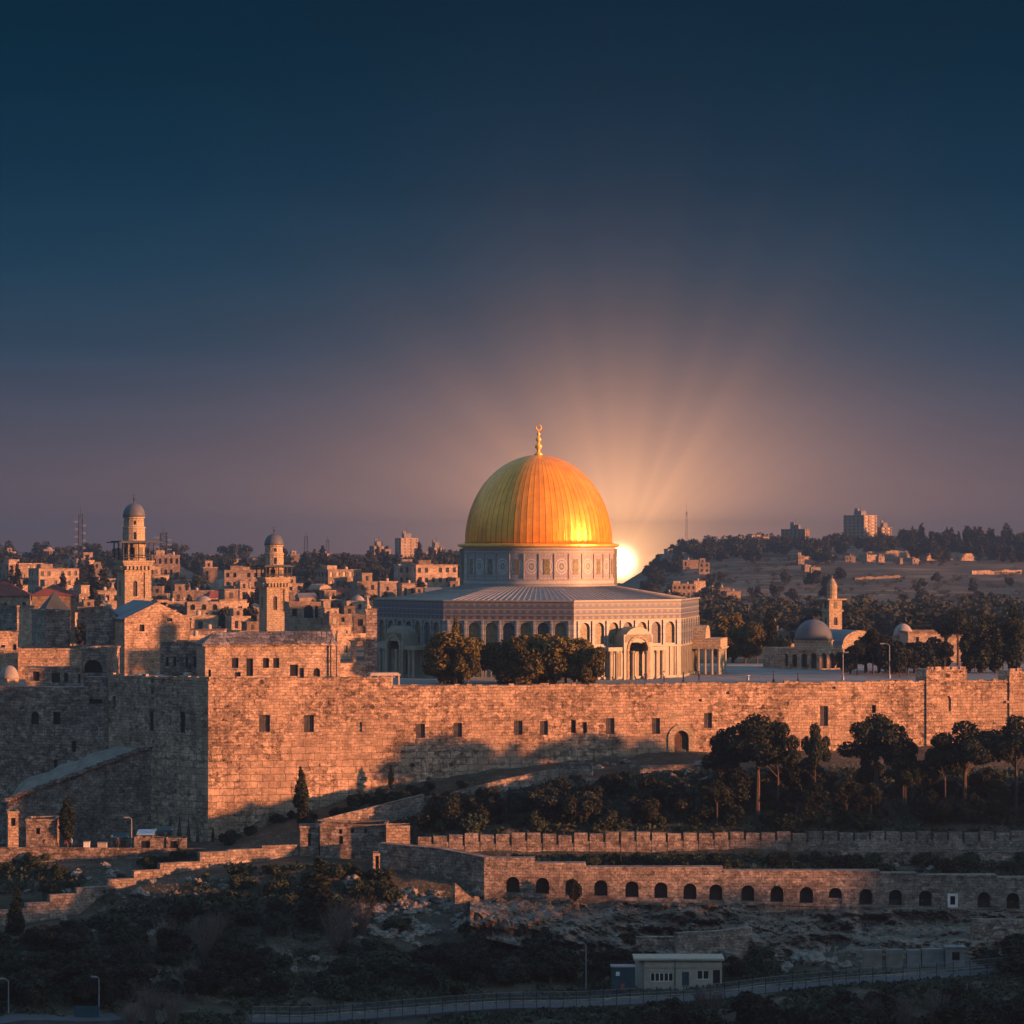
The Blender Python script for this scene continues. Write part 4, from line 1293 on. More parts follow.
shrine()

# ------------------------------------------------------------------ minarets
def minaret(px, Y, py_base, py_corb, py_deck, py_canopy, py_drum, py_dome, py_apex, py_fin, side, drum_r, label, rz=24, over=1.35):
    B = at(px, py_base, Y); z = lambda py: EYE - (py - HZ) / F * Y
    t = empty('minaret', (B.x, Y, 0), R(rz)); tag(t, label, 'minaret', 'stone minarets')
    h = side / 2; zb = z(py_base) - 7
    zc, zk, zp, zd, z0, z1, zf = z(py_corb), z(py_deck), z(py_canopy), z(py_drum), z(py_dome), z(py_apex), z(py_fin)
    m = MB()
    cs = [Vector((-h, -h)), Vector((h, -h)), Vector((h, h)), Vector((-h, h))]
    wins = []
    hh = zc - z(py_base)
    for k in range(4):
        r = Run(cs[k], cs[(k + 1) % 4])
        o1 = (side / 2 - .95, side / 2 - .15, zc - hh * .58, zc - hh * .28, 'a'); o2 = (side / 2 + .55, side / 2 + 1.35, zc - hh * .62, zc - hh * .12, 'r')
        m.panel(cs[k], cs[(k + 1) % 4], zb, zc, [o1, o2] if k == 0 else [o1], .22); wins += [(r, o1)] + ([(r, o2)] if k == 0 else [])
    for zz_ in (zc - hh * .04, zb + 7.2): m.box((0, 0, zz_), (side + .18, side + .18, .25))
    sh = m.build('shaft', M['pale'], t)
    for i, (r, o) in enumerate(wins): win_part(r, o, sh, 'niche', .2, M['void'] if i != 1 else M['ashlar'], False)
    m = MB(); k = side * .06
    for i in range(3):
        m.box((0, 0, zc + (zk - zc) * (i + .5) / 3), (side + .35 * (i + 1), side + .35 * (i + 1), (zk - zc) / 3 + .0))
    n = 7
    for f in range(4):
        a = R(90 * f)
        for i in range(n):
            u = -h + side * (i + .5) / n; v = -h - .35
            m.box((u * math.cos(a) - v * math.sin(a), u * math.sin(a) + v * math.cos(a), zc - .35), (side / n * .55, .7, .75), a)
    m.build('corbel_gallery', M['pale'], t)
    # gallery: core, posts, railing, canopy
    m = MB(); cr = drum_r * 1.12
    m.lathe([(cr, zk), (cr, zp)], 8); m.build('gallery_core', M['pale'], t)
    for i in range(5):
        a = R(45 * i - 70); wm = MB(); q = cr * .93
        wm.box((q * math.sin(a), -q * math.cos(a), zk + (zp - zk) * .45), (.9, .1, (zp - zk) * .6), a); wm.build('gallery_opening', M['dark'], t)
    e = h * 1.16
    pm, rm = MB(), MB()
    for (sx_, sy_) in ((-1, -1), (1, -1), (1, 1), (-1, 1), (0, -1), (1, 0), (0, 1), (-1, 0)):
        x, y = sx_ * e, sy_ * e
        p1 = MB(); p1.tube((x, y, zk), (x, y, zp), .13, n=5); p1.build('post', M['iron'], t)
    for s in (-1, 1):
        for k2 in (.18, .32):
            rm.tube((-e, s * e, zk + (zp - zk) * k2), (e, s * e, zk + (zp - zk) * k2), .07, n=4); rm.tube((s * e, -e, zk + (zp - zk) * k2), (s * e, e, zk + (zp - zk) * k2), .07, n=4)
    rm.build('railing', M['iron'], t)
    m = MB(); c_ = h * over
    m.box((0, 0, zp + .12), (c_ * 2, c_ * 2, .22)); m.box((0, 0, zp + .32), (c_ * 1.7, c_ * 1.7, .2)); m.build('canopy', M['darkroof'], t)
    m = MB(); zmid = zp + (z0 - zp) * .56
    m.lathe([(drum_r, zp + .3), (drum_r, zmid), (drum_r * 1.05, zmid + .05), (drum_r * 1.05, zmid + .3), (drum_r * .92, zmid + .35), (drum_r * .9, z0 - .3), (drum_r, z0 - .2), (drum_r, z0)], 16)
    ln = m.build('lantern', M['pale'], t)
    for i in range(4):
        a = R(90 * i - 10); wm = MB()
        wm.box((drum_r * .99 * math.sin(a), -drum_r * .99 * math.cos(a), zp + (zmid - zp) * .5), (.45, .12, (zmid - zp) * .5), a); wm.build('lantern_window', M['dark'], ln)
        wm = MB(); wm.box((drum_r * .9 * math.sin(a), -drum_r * .9 * math.cos(a), zmid + (z0 - zmid) * .5), (.4, .12, .7), a); wm.build('lantern_window', M['dark'], ln)
    m = MB(); pr = []
    for j in range(9):
        s = j / 8; pr.append((drum_r * 1.02 * math.cos(s * math.pi / 2) ** .8, z0 + (z1 - z0) * math.sin(s * math.pi / 2)))
    pr[-1] = (.05, z1 + .1); m.lathe(pr, 20); m.build('dome', M['lead'], t, smooth=True)
    m = MB(); q = zf - z1
    m.lathe([(.09, z1 - .1), (.09, z1 + q * .3), (.26, z1 + q * .4), (.07, z1 + q * .5), (.18, z1 + q * .6), (.05, z1 + q * .7), (.04, z1 + q * .75)], 8)
    for k3 in range(8):
        a0 = R(-140 + 280 * k3 / 8); a1 = R(-140 + 280 * (k3 + 1) / 8)
        m.tube((.2 * math.sin(a0), 0, z1 + q * .9 - .2 * math.cos(a0)), (.2 * math.sin(a1), 0, z1 + q * .9 - .2 * math.cos(a1)), .06, .06, 4)
    m.build('finial', M['iron'], t)
    return t
minaret(134, 588, 618, 566, 560.5, 543, 543, 517, 503.5, 494, 5.2, 2.08, 'taller lit stone minaret with a dark lead dome and canopied gallery, at the left', over=1.6)
minaret(274, 600, 629, 583, 577, 567, 567, 545, 534, 526, 4.5, 1.85, 'shorter lit stone minaret with small dark dome, between the long hall and the far houses', over=1.35)

def right_minaret():
    Y = 640; B = at(832, 648, Y); z = lambda py: EYE - (py - HZ) / F * Y
    t = empty('minaret', (B.x, Y, 0), R(24)); tag(t, 'slender pointed minaret on the right beside the grey domed building', 'minaret', 'stone minarets')
    s = 3.0; h = s / 2; m = MB(); cs = [Vector((-h, -h)), Vector((h, -h)), Vector((h, h)), Vector((-h, h))]; wins = []
    for k in range(4):
        o = (s / 2 - .45, s / 2 + .45, z(625), z(617), 'a'); m.panel(cs[k], cs[(k + 1) % 4], z(660), z(600), [o], .2); wins.append((Run(cs[k], cs[(k + 1) % 4]), o))
    sh = m.build('shaft', M['pale'], t)
    for r, o in wins: win_part(r, o, sh, 'niche', .18, M['void'], False)
    m = MB(); m.box((0, 0, z(610.5)), (s + .5, s + .5, .4)); m.box((0, 0, z(599.3)), (s + 1.5, s + 1.5, .3)); m.build('gallery_slab', M['pale'], t)
    for k in range(8):
        a = R(45 * k + 22); wm = MB(); wm.box((h * .98 * math.sin(R(90 * (k // 2))) , -h * .98 * math.cos(R(90 * (k // 2))), z(605)), (.7 , .2, 1.5), R(90 * (k // 2)))
        if k % 2 == 0: wm.build('gallery_opening', M['dark'], sh)
    m = MB(); m.lathe([(1.05, z(599)), (1.05, z(587)), (1.12, z(586.5)), (.85, z(583)), (.45, z(579.5)), (.1, z(577.5)), (.04, z(575))], 14); m.build('lantern', M['pale'], t, smooth=False)
right_minaret()

# ------------------------------------------------------------------ buildings beside the wall on the left
def corner_block(name, label, cat, px_c, Y, py_top, px_r=None, px_l=None, ang=18, z0=0.0, ops_r=(), ops_l=(), mat='ashlar', roof='flat', cap=True, depth_l=None, loc_group=None, ridge=0.0, win='window', pw=.3):
    """a box with its front corner at px_c; the lit face runs right to px_r, the shaded face runs back left to px_l"""
    C = at(px_c, py_top, Y); t = empty(name, (C.x, C.y, z0)); tag(t, label, cat, loc_group)
    d1 = Vector((math.cos(R(ang)), math.sin(R(ang)))); d2 = Vector((-math.sin(R(ang)), math.cos(R(ang))))
    c = Vector((C.x, C.y))
    def hit(px, d):
        k = (px - 512) / F
        return (k * c.y - c.x) / (d.x - k * d.y)
    L1 = hit(px_r, d1) if px_r is not None else 8.0
    L2 = abs(hit(px_l, d2)) if px_l is not None else (depth_l or 8.0)
    if depth_l: L2 = depth_l
    H = C.z - z0
    o_ = Vector((0, 0)); A, Bp, D, E = o_, d1 * L1, d1 * L1 + d2 * L2, d2 * L2
    m = MB(); rr = Run(c, c + d1 * L1); rl = Run(c + d2 * L2, c)
    def loc(o): return (o[0], o[1], o[2] - z0, o[3] - z0, o[4])
    r_ops = [loc(rr.op(*a)) for a in ops_r]; l_ops = [loc(rl.op(*a)) for a in ops_l]
    zb = -3.0
    m.panel(A, Bp, zb, H, r_ops, pw); m.panel(E, A, zb, H, l_ops, pw); m.panel(Bp, D, zb, H); m.panel(D, E, zb, H)
    rA_, rL_ = Run(A, Bp), Run(E, A)
    if roof == 'flat':
        m.face([(A.x, A.y, H - .35), (Bp.x, Bp.y, H - .35), (D.x, D.y, H - .35), (E.x, E.y, H - .35)])
    wl_ = m.build('wall', M[mat], t)
    if roof == 'flat' and cap:
        m = MB()
        for (p, q) in ((A, Bp), (Bp, D), (D, E), (E, A)):
            r = Run(p, q); e = [r.pt(-.12, -.12), r.pt(r.L + .12, -.12), r.pt(r.L - .3, .3), r.pt(.3, .3)]
            m.prism([(v.x, v.y) for v in e], H - .02, H + .28)
        m.build('coping', M[mat], t)
    for o in r_ops: win_part(rA_, o, wl_, 'door' if o[2] < 1.2 and o[3] - o[2] > 1.6 else win, pw - .03, M['dark'], False)
    for o in l_ops: win_part(rL_, o, wl_, win, pw - .03, M['dark'], False)
    if roof == 'gable':            # gable in the lit face, ridge runs back
        m = MB(); mid1 = (A + Bp) / 2; mid2 = (D + E) / 2; rz_ = H + ridge
        g = MB(); g.face([(A.x, A.y, H), (Bp.x, Bp.y, H), (mid1.x, mid1.y, rz_)]); g.face([(D.x, D.y, H), (E.x, E.y, H), (mid2.x, mid2.y, rz_)]); g.build('gable', M[mat], wl_)
        for (p, q, s) in ((A, E, -1), (Bp, D, 1)):
            ov = d1 * (.35 * s)
            f = [(p.x + ov.x, p.y + ov.y, H - .15), (q.x + ov.x, q.y + ov.y, H - .15), (mid2.x, mid2.y, rz_ + .12), (mid1.x, mid1.y, rz_ + .12)]
            if s > 0: f = f[::1]
            else: f = f[::-1]
            m.face(f); m.face([(x, y, z - .2) for (x, y, z) in reversed(f)])
            m.face([f[0], f[1], (f[1][0], f[1][1], f[1][2] - .2), (f[0][0], f[0][1], f[0][2] - .2)])
        m.build('roof', M['slate'], t)
    if roof in ('hip', 'pyramid', 'redhip'):
        m = MB(); ov = .5; P4 = [A + (-d1 - d2) * ov, Bp + (d1 - d2) * ov, D + (d1 + d2) * ov, E + (-d1 + d2) * ov]
        if roof == 'pyramid': r1_ = r2_ = (A + D) / 2
        else:
            if L1 >= L2: r1_, r2_ = (A + E) / 2 + d1 * L2 / 2, (Bp + D) / 2 - d1 * L2 / 2
            else: r1_, r2_ = (A + Bp) / 2 + d2 * L1 / 2, (D + E) / 2 - d2 * L1 / 2
        T1, T2 = (r1_.x, r1_.y, H + ridge), (r2_.x, r2_.y, H + ridge); q = [(p.x, p.y, H - .05) for p in P4]
        if roof == 'pyramid':
            for k in range(4): m.face([q[k], q[(k + 1) % 4], T1])
        elif L1 >= L2:
            m.face([q[0], q[1], T2, T1]); m.face([q[1], q[2], T2]); m.face([q[2], q[3], T1, T2]); m.face([q[3], q[0], T1])
        else:
            m.face([q[0], q[1], T1]); m.face([q[1], q[2], T2, T1]); m.face([q[2], q[3], T2]); m.face([q[3], q[0], T1, T2])
        m.face(list(reversed(q)))
        m.build('roof', M['red'] if roof == 'redhip' else M['darkroof'], t)
    return t, A, Bp, D, E, H

W4 = [(166, 168.5, 657, 666), (173.5, 176, 656.5, 666), (185.5, 188, 657, 667), (194, 196.5, 657, 668)]
hall = corner_block('long_hall', 'long orange-lit hall with a row of small windows, standing on the wall by its corner', 'hall', 205, 468, 644.5, 336, None, 14, depth_l=9,
                    ops_r=[(232, 238.5, 658, 668), (246.5, 253, 658.5, 676), (263, 269, 658, 668), (273.3, 279.3, 658, 668), (235, 240.5, 672, 679), (290, 298, 664.5, 679), (299.5, 304, 668, 679), (313.5, 320, 668, 679, 'a'), (208.5, 211, 669.5, 679, 'a')], roof='hall', ridge=2)
t, A, Bp, D, E, H = hall
m = MB(); d1 = (Bp - A).normalized(); d2 = (E - A).normalized(); dp = 4.0
rf_ = [A - d1 * .5 - d2 * .4, Bp + d1 * .1 - d2 * .4, Bp + d1 * .1 + d2 * dp, A + d2 * dp + d1 * 2]
q0 = [(v.x, v.y, H + (0.0 if i < 2 else 1.75)) for i, v in enumerate(rf_)]
m.face(q0); m.face([(x, y, z - .3) for x, y, z in reversed(q0)]); m.face([(q0[0][0], q0[0][1], H - .3), (q0[1][0], q0[1][1], H - .3), q0[1], q0[0]])
el = E - d1 * .5
m.face([q0[3], (D.x, D.y, H + 1.75), (E.x, E.y, H + .2), (el.x, el.y, H), q0[0]]); m.face([q0[3], q0[2], (D.x, D.y, H + 1.75)])
m.build('roof', M['rubble'], t)
m = MB()
for k in range(8):
    p = A + d1 * (14.3 + k * .75) + d2 * 1.0; m.box((p.x, p.y, H + 1.15), (.12, .12, 1.6), R(14))
p = A + d1 * 17 + d2 * 1.0; m.box((p.x, p.y, H + 1.9), (5.6, .12, .12), R(14)); m.build('roof_railing', M['iron'], t)
p = Bp + d1 * -0.8; m = MB(); m.tube((p.x, p.y - .3, -1), (p.x, p.y - .3, H + .5), .12, n=6); m.build('drain_pipe', M['iron'], t)

# two-arched ruin with a finial
def ruin():
    Y = 486; a = at(337, 634, Y); b = at(368, 634, Y + 2); r = Run((a.x, a.y), (b.x, b.y))
    t = empty('arched_ruin'); tag(t, 'roofless stone ruin with two tall arches, right of the long hall', 'ruin')
    H = r.z(352, 633.5)
    ops = [r.op(340.2, 353.3, 639.5, 663, 'a'), r.op(356.3, 366.6, 640.5, 663, 'a')]
    m = MB(); m.panel(r.p0, r.p1, -1, H, ops, .8); slab_back(m, Run(r.pt(0, .8), r.pt(r.L, .8)), -1, H, .02)
    a0, b0 = r.pt(0), r.pt(r.L); a1, b1 = r.pt(0, .8), r.pt(r.L, .8)
    m2 = MB(); m2.panel(r.p0, r.p1, -1, H, ops, .8)
    e = [a0, b0, b1, a1]; m2.face([(v.x, v.y, H) for v in e]); m2.panel(b0, b1, -1, H); m2.panel(a1, a0, -1, H)
    m2.build('masonry', M['ashlar'], t)
    m = MB(); q = r.pt(r.u(372.5), .6); z1 = r.z(370, 610)
    m.box((q.x, q.y, (z1 - 1) / 2), (1.75, 1.8, z1 + 1), .1); m.box((q.x, q.y, z1 + .1), (2.0, 2.0, .3), .1); pier = m.build('pier', M['rubble'], t)
    m = MB(); m.lathe([(.55, z1), (.6, z1 + .5), (.3, z1 + .9), (.28, z1 + 1.3), (.12, z1 + 1.9), (.03, z1 + 2.2)], 8, c=(q.x - .6, q.y)); m.build('pier_finial', M['pale'], pier)
    m = MB(); rr = r.pt(0, .79), r.pt(r.L, .79)
    
ruin()
corner_block('ruined_hall', 'pale ruin with dark openings and broken top right of the shorter minaret', 'ruin', 289, 560, 602, 321, None, 12, ops_r=[(292, 297, 609, 616, 'r'), (304, 313, 605, 618, 'a'), (315, 318, 606, 618, 'r')], depth_l=6, z0=1.0, cap=False, mat='house')
# small flat-roofed pavilion at the wall's step
def pavilion():
    P = at(385, 684, 465); t = empty('terrace_pavilion', (P.x, 465.5, 0), R(12)); tag(t, 'low flat-roofed open pavilion where the wall top steps down', 'pavilion')
    m = MB(); m.box((0, 1.5, 2.3), (4.6, 3.4, .25)); m.box((0, 1.5, 2.5), (4.2, 3.0, .18)); m.build('roof', M['plaster'], t)
    for k in range(5):
        m = MB(); m.box((-2.1 + 1.05 * k, 0, .5), (.22, .22, 3.4)); m.build('post', M['plaster'], t)
    m = MB(); m.box((-.9, 2.6, .8), (2.6, .3, 2.8)); m.build('back_wall', M['void'], t)
pavilion()

g = corner_block('gabled_chapel', 'tall stone gabled building in front of the taller minaret', 'chapel', 124.5, 500, 618.5, 190, 84, 20, roof='gable', ridge=2.6, ops_r=[(139.5, 144.5, 624.5, 631.5), (167, 172.5, 612, 621.5)], mat='ashlar', depth_l=17)
t, A, Bp, D, E, H = g
corner_block('gabled_annexe', 'small grey-gabled annexe left of the tall gabled chapel', 'annexe', 86, 506, 617.5, 119, None, 6, roof='gable', ridge=2.4, depth_l=10, mat='rubble')
corner_block('pyramid_roofed_house', 'stone house with a dark pyramid roof at the left', 'house', 46, 512, 612, 70, 12, 20, roof='flat', mat='rubble', depth_l=12)
t_ = corner_block('roof_pavilion', 'dark pyramid-roofed lantern behind the shaded house at the left', 'pavilion', 46, 530, 611.5, 68, None, 22, roof='pyramid', ridge=3.4, depth_l=4.2, mat='rubble')
corner_block('red_roofed_house', 'lit house under a dark red hipped roof at the left frame edge', 'house', -22, 575, 595.5, 30, None, 8, roof='redhip', ridge=2.6, depth_l=9, z0=6, ops_r=[(4, 7, 603, 607.5), (22, 26, 602, 607.5, 'a')], mat='house')
corner_block('red_roofed_house', 'lit house under a red hipped roof behind the dark pyramid roof', 'house', 32, 588, 595.5, 75, None, 8, roof='redhip', ridge=2.1, depth_l=9, z0=6, mat='house')
corner_block('stone_annexe', 'lit plain stone annexe below the red-roofed house at the left frame edge', 'house', 17, 560, 607.5, 34, None, 10, z0=2, depth_l=6, mat='house')
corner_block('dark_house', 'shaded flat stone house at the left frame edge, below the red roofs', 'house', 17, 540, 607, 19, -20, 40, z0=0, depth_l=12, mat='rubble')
corner_block('stone_block_house', 'lit stone block with two dark openings at the left frame edge', 'house', -12, 500, 634, 18, None, 10, depth_l=7, ops_r=[(1, 5, 645, 650), (13, 16.5, 644, 650, 'a')])
corner_block('stone_block_house', 'tall narrow stone block at the left edge beside the white dome', 'house', -20, 492, 650, 4, None, 8, depth_l=5)
corner_block('terrace_building', 'wide stone terrace building, partly sunlit, below the pyramid-roofed house', 'house', 17, 503, 650, 82, -2, 6, depth_l=11, mat='ashlar')
corner_block('low_range', 'low stone range with dark windows just above the lower wall at the left', 'house', 25, 478.5, 669.5, 80, None, 5, depth_l=5, mat='rubble', ops_r=[(33, 39.5, 671.5, 681), (51.5, 60, 673, 682.5), (64, 68, 673, 682.5), (78, 80, 674, 683)])
corner_block('vaulted_range', 'shaded block with a big dark round arch below the gabled chapel', 'house', 82.5, 486, 649.5, 107, None, -4, depth_l=10, mat='rubble', ops_r=[(83.8, 102.5, 659.5, 673, 'a')], pw=1.2)
def white_dome():
    P = at(8.5, 681, 477); t = empty('small_dome', (P.x, 477.5, 0)); tag(t, 'small whitewashed dome on the lower wall at the left frame edge', 'dome')
    z = lambda py: EYE - (py - HZ) / F * 477
    m = MB(); m.lathe([(1.5, -1), (1.5, z(679))], 8); m.build('drum', M['ashlar'], t)
    m = MB(); m.lathe([(1.5 * math.cos(s * math.pi / 16) + .02, z(679) + (z(665.5) - z(679)) * math.sin(s * math.pi / 16)) for s in range(9)], 24); m.build('dome', M['roofflat'], t, smooth=True)
white_dome()
# shaded row in front of the chapel
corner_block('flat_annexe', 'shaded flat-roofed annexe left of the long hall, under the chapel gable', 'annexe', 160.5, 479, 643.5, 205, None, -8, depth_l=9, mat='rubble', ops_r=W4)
# roof plant and jumbled terrace clutter along the wall top
for (px, py, w_, h_, lab) in ((142, 672, 2.4, 1.1, 'pale'), (160, 675, 1.6, .9, 'grey'), (188, 674, 1.5, 1.2, 'ochre')):
    P = at(px, py + 5, 473); t = empty('roof_tank', (P.x, 473, 0)); tag(t, lab + ' water tank on a stand on the shaded wall terrace', 'water tank', 'tanks on the terrace')
    m = MB(); m.lathe([(w_ / 2.4, 1.0), (w_ / 2.2, 1.1), (w_ / 2.2, 1.0 + h_), (w_ / 3, 1.15 + h_)], 14); m.build('tank', M['plaster'] if lab != 'grey' else M['galv'], t)
    m = MB()
    for sx_ in (-1, 1):
        for sy_ in (-1, 1): m.tube((sx_ * w_ / 3.4, sy_ * w_ / 3.4, 0), (sx_ * w_ / 3.4, sy_ * w_ / 3.4, 1.05), .07, n=4)
    m.box((0, 0, 1.0), (w_ * .8, w_ * .8, .1)); m.build('stand', M['iron'], t)

# ------------------------------------------------------------------ domed building and neighbours on the right
def domed_building():
    Y = 545; z = lambda py: EYE - (py - HZ) / F * Y
    t = empty('domed_pavilion'); tag(t, 'grey-domed arcaded stone building on the esplanade right of the golden dome', 'pavilion')
    c = at(819, 660, Y - 3); cc = Vector((c.x, c.y)); d1 = Vector((math.cos(R(20)), math.sin(R(20)))); d2 = Vector((-d1.y, d1.x))
    def hit(px, p, d):
        k = (px - 512) / F
        return (k * p.y - p.x) / (d.x - k * d.y)
    # shaded front left of the corner, lit arcade right of it
    e = at(782, 660, Y + 1.5); rl = Run((e.x, e.y), (cc.x, cc.y)); L = hit(843, cc, d1); rr = Run(cc, cc + d1 * L); H = z(648.5)
    ol = [rl.op(785, 788, 653.5, 666, 'a'), rl.op(792, 797, 654, 666.5, 'a'), rl.op(801, 807, 653.5, 667.5, 'a'), rl.op(810.5, 816.5, 653, 668.5, 'a')]
    orr = [rr.op(821.5, 827, 653, 668.5, 'a'), rr.op(829.5, 835, 653, 668.5, 'a'), rr.op(837.5, 841.5, 653, 668, 'a')]
    m = MB(); m.panel(rl.p0, rl.p1, -1, H, ol, .5); m.panel(rr.p0, rr.p1, -1, H, orr, .5)
    bk = cc + d1 * L + d2 * 8; bl = Vector((e.x, e.y)) + d2 * 8
    m.panel(rr.p1, bk, -1, H); m.panel(bk, bl, -1, H); m.panel(bl, rl.p0, -1, H)
    m.face([(rl.p0.x, rl.p0.y, H), (cc.x, cc.y, H), (rr.p1.x, rr.p1.y, H), (bk.x, bk.y, H), (bl.x, bl.y, H)])
    wl_ = m.build('wall', M['ashlar'], t)
    for o in ol: win_part(rl, o, wl_, 'arch_opening', .47, M['void'], False)
    for o in orr: win_part(rr, o, wl_, 'arch_opening', .47, M['void'], False)
    C = at(813.5, 640, Y + 1.0); Rr = 3.35
    m = MB(); m.lathe([(Rr + .05, H - .3), (Rr + .05, z(641.5)), (Rr + .25, z(641)), (Rr + .25, z(640))], 8, c=(C.x, C.y)); dr = m.build('drum', M['pale'], t)
    m = MB(); m.lathe([(Rr * math.cos(s * math.pi / 20) + .02, z(640) + (z(619.5) - z(640)) * math.sin(s * math.pi / 20)) for s in range(11)], 32, c=(C.x, C.y)); m.build('dome', M['lead'], t, smooth=True)
    m = MB(); m.lathe([(.16, z(619.8)), (.1, z(618)), (.2, z(617.4)), (.04, z(615.5))], 8, c=(C.x, C.y)); m.build('finial', M['iron'], t)
domed_building()
def vault(px0, px1, Y, py_top, py_eave, label):
    a, b = at(px0, py_eave, Y), at(px1, py_eave, Y + 4); r = Run((a.x, a.y), (b.x, b.y)); t = empty('vaulted_building'); tag(t, label, 'building')
    H = a.z; top = at(px0, py_top, Y).z; n = 12; m = MB(); w_ = MB(); dep = 14
    w_.panel(r.p0, r.p1, -3, H, [(r.L * .3, r.L * .45, -1, H * .6, 'a'), (r.L * .6, r.L * .75, -1, H * .6, 'a')], .3); w_.panel(r.p1, r.pt(r.L, dep), -3, H); w_.panel(r.pt(0, dep), r.p0, -3, H)
    pts = []
    for i in range(n + 1):
        th = math.pi * i / n; pts.append((r.L / 2 - r.L / 2 * math.cos(th), H + (top - H) * math.sin(th)))
    for i in range(n):
        (ua, za), (ub, zb) = pts[i], pts[i + 1]; A, B_, A2, B2 = r.pt(ua, -.2), r.pt(ub, -.2), r.pt(ua, dep), r.pt(ub, dep)
        m.face([(A.x, A.y, za), (B_.x, B_.y, zb), (B2.x, B2.y, zb), (A2.x, A2.y, za)])
        A, B_ = r.pt(ua, 0), r.pt(ub, 0); w_.face([(A.x, A.y, H), (B_.x, B_.y, H), (B_.x, B_.y, zb - .02), (A.x, A.y, za - .02)])
    w_.build('wall', M['pale'], t); m.build('roof', M['slate'], t, smooth=True)
vault(842, 878, 585, 630.5, 645, 'low barrel-vaulted building with a pale edge right of the pointed minaret')
corner_block('long_low_building', 'long low grey building behind the right-hand trees', 'building', 908, 600, 633, 972, None, 4, depth_l=12, z0=-2, mat='house', ops_r=[(916, 919, 637, 642), (930, 933, 637, 642), (944, 947, 637, 642)])
def little_dome(px, Y, py_top, py_eave, rad_px, label, mat='whitedome'):
    P = at(px, py_eave, Y); rad = rad_px / F * Y; t = empty('small_dome', (P.x, Y, 0)); tag(t, label, 'dome'); zt = at(px, py_top, Y).z
    m = MB(); m.lathe([(rad + .05, -3), (rad + .05, P.z)], 8); m.build('drum', M['house'], t)
    m = MB(); m.lathe([(rad * math.cos(s * math.pi / 16) + .02, P.z + (zt - P.z) * math.sin(s * math.pi / 16)) for s in range(9)], 20); m.build('dome', M[mat], t, smooth=True)
little_dome(903, 610, 623.5, 637, 10, 'small lit dome rising behind the right-hand trees', 'roofflat')
little_dome(931, 640, 632, 637, 4.5, 'tiny pale dome right of the small lit dome, behind the trees')
def low_wall(px0, px1, py0, py1, Y):
    a, b = at(px0, py0, Y), at(px1, py0, Y + 2); z1 = at(px0, py1, Y).z; m = MB(); r = Run((a.x, a.y), (b.x, b.y)); q = [r.pt(0), r.pt(r.L), r.pt(r.L, .5), r.pt(0, .5)]
    m.prism([(v.x, v.y) for v in q], -.3, a.z); m.prism([(v.x, v.y) for v in [r.pt(-.05, -.06), r.pt(r.L + .05, -.06), r.pt(r.L + .05, .56), r.pt(-.05, .56)]], a.z - .02, a.z + .12)
    tag(m.build('low_wall', M['concrete']), 'low bluish wall at the back edge of the open esplanade', 'wall')
low_wall(722, 783, 666, 673, 560)
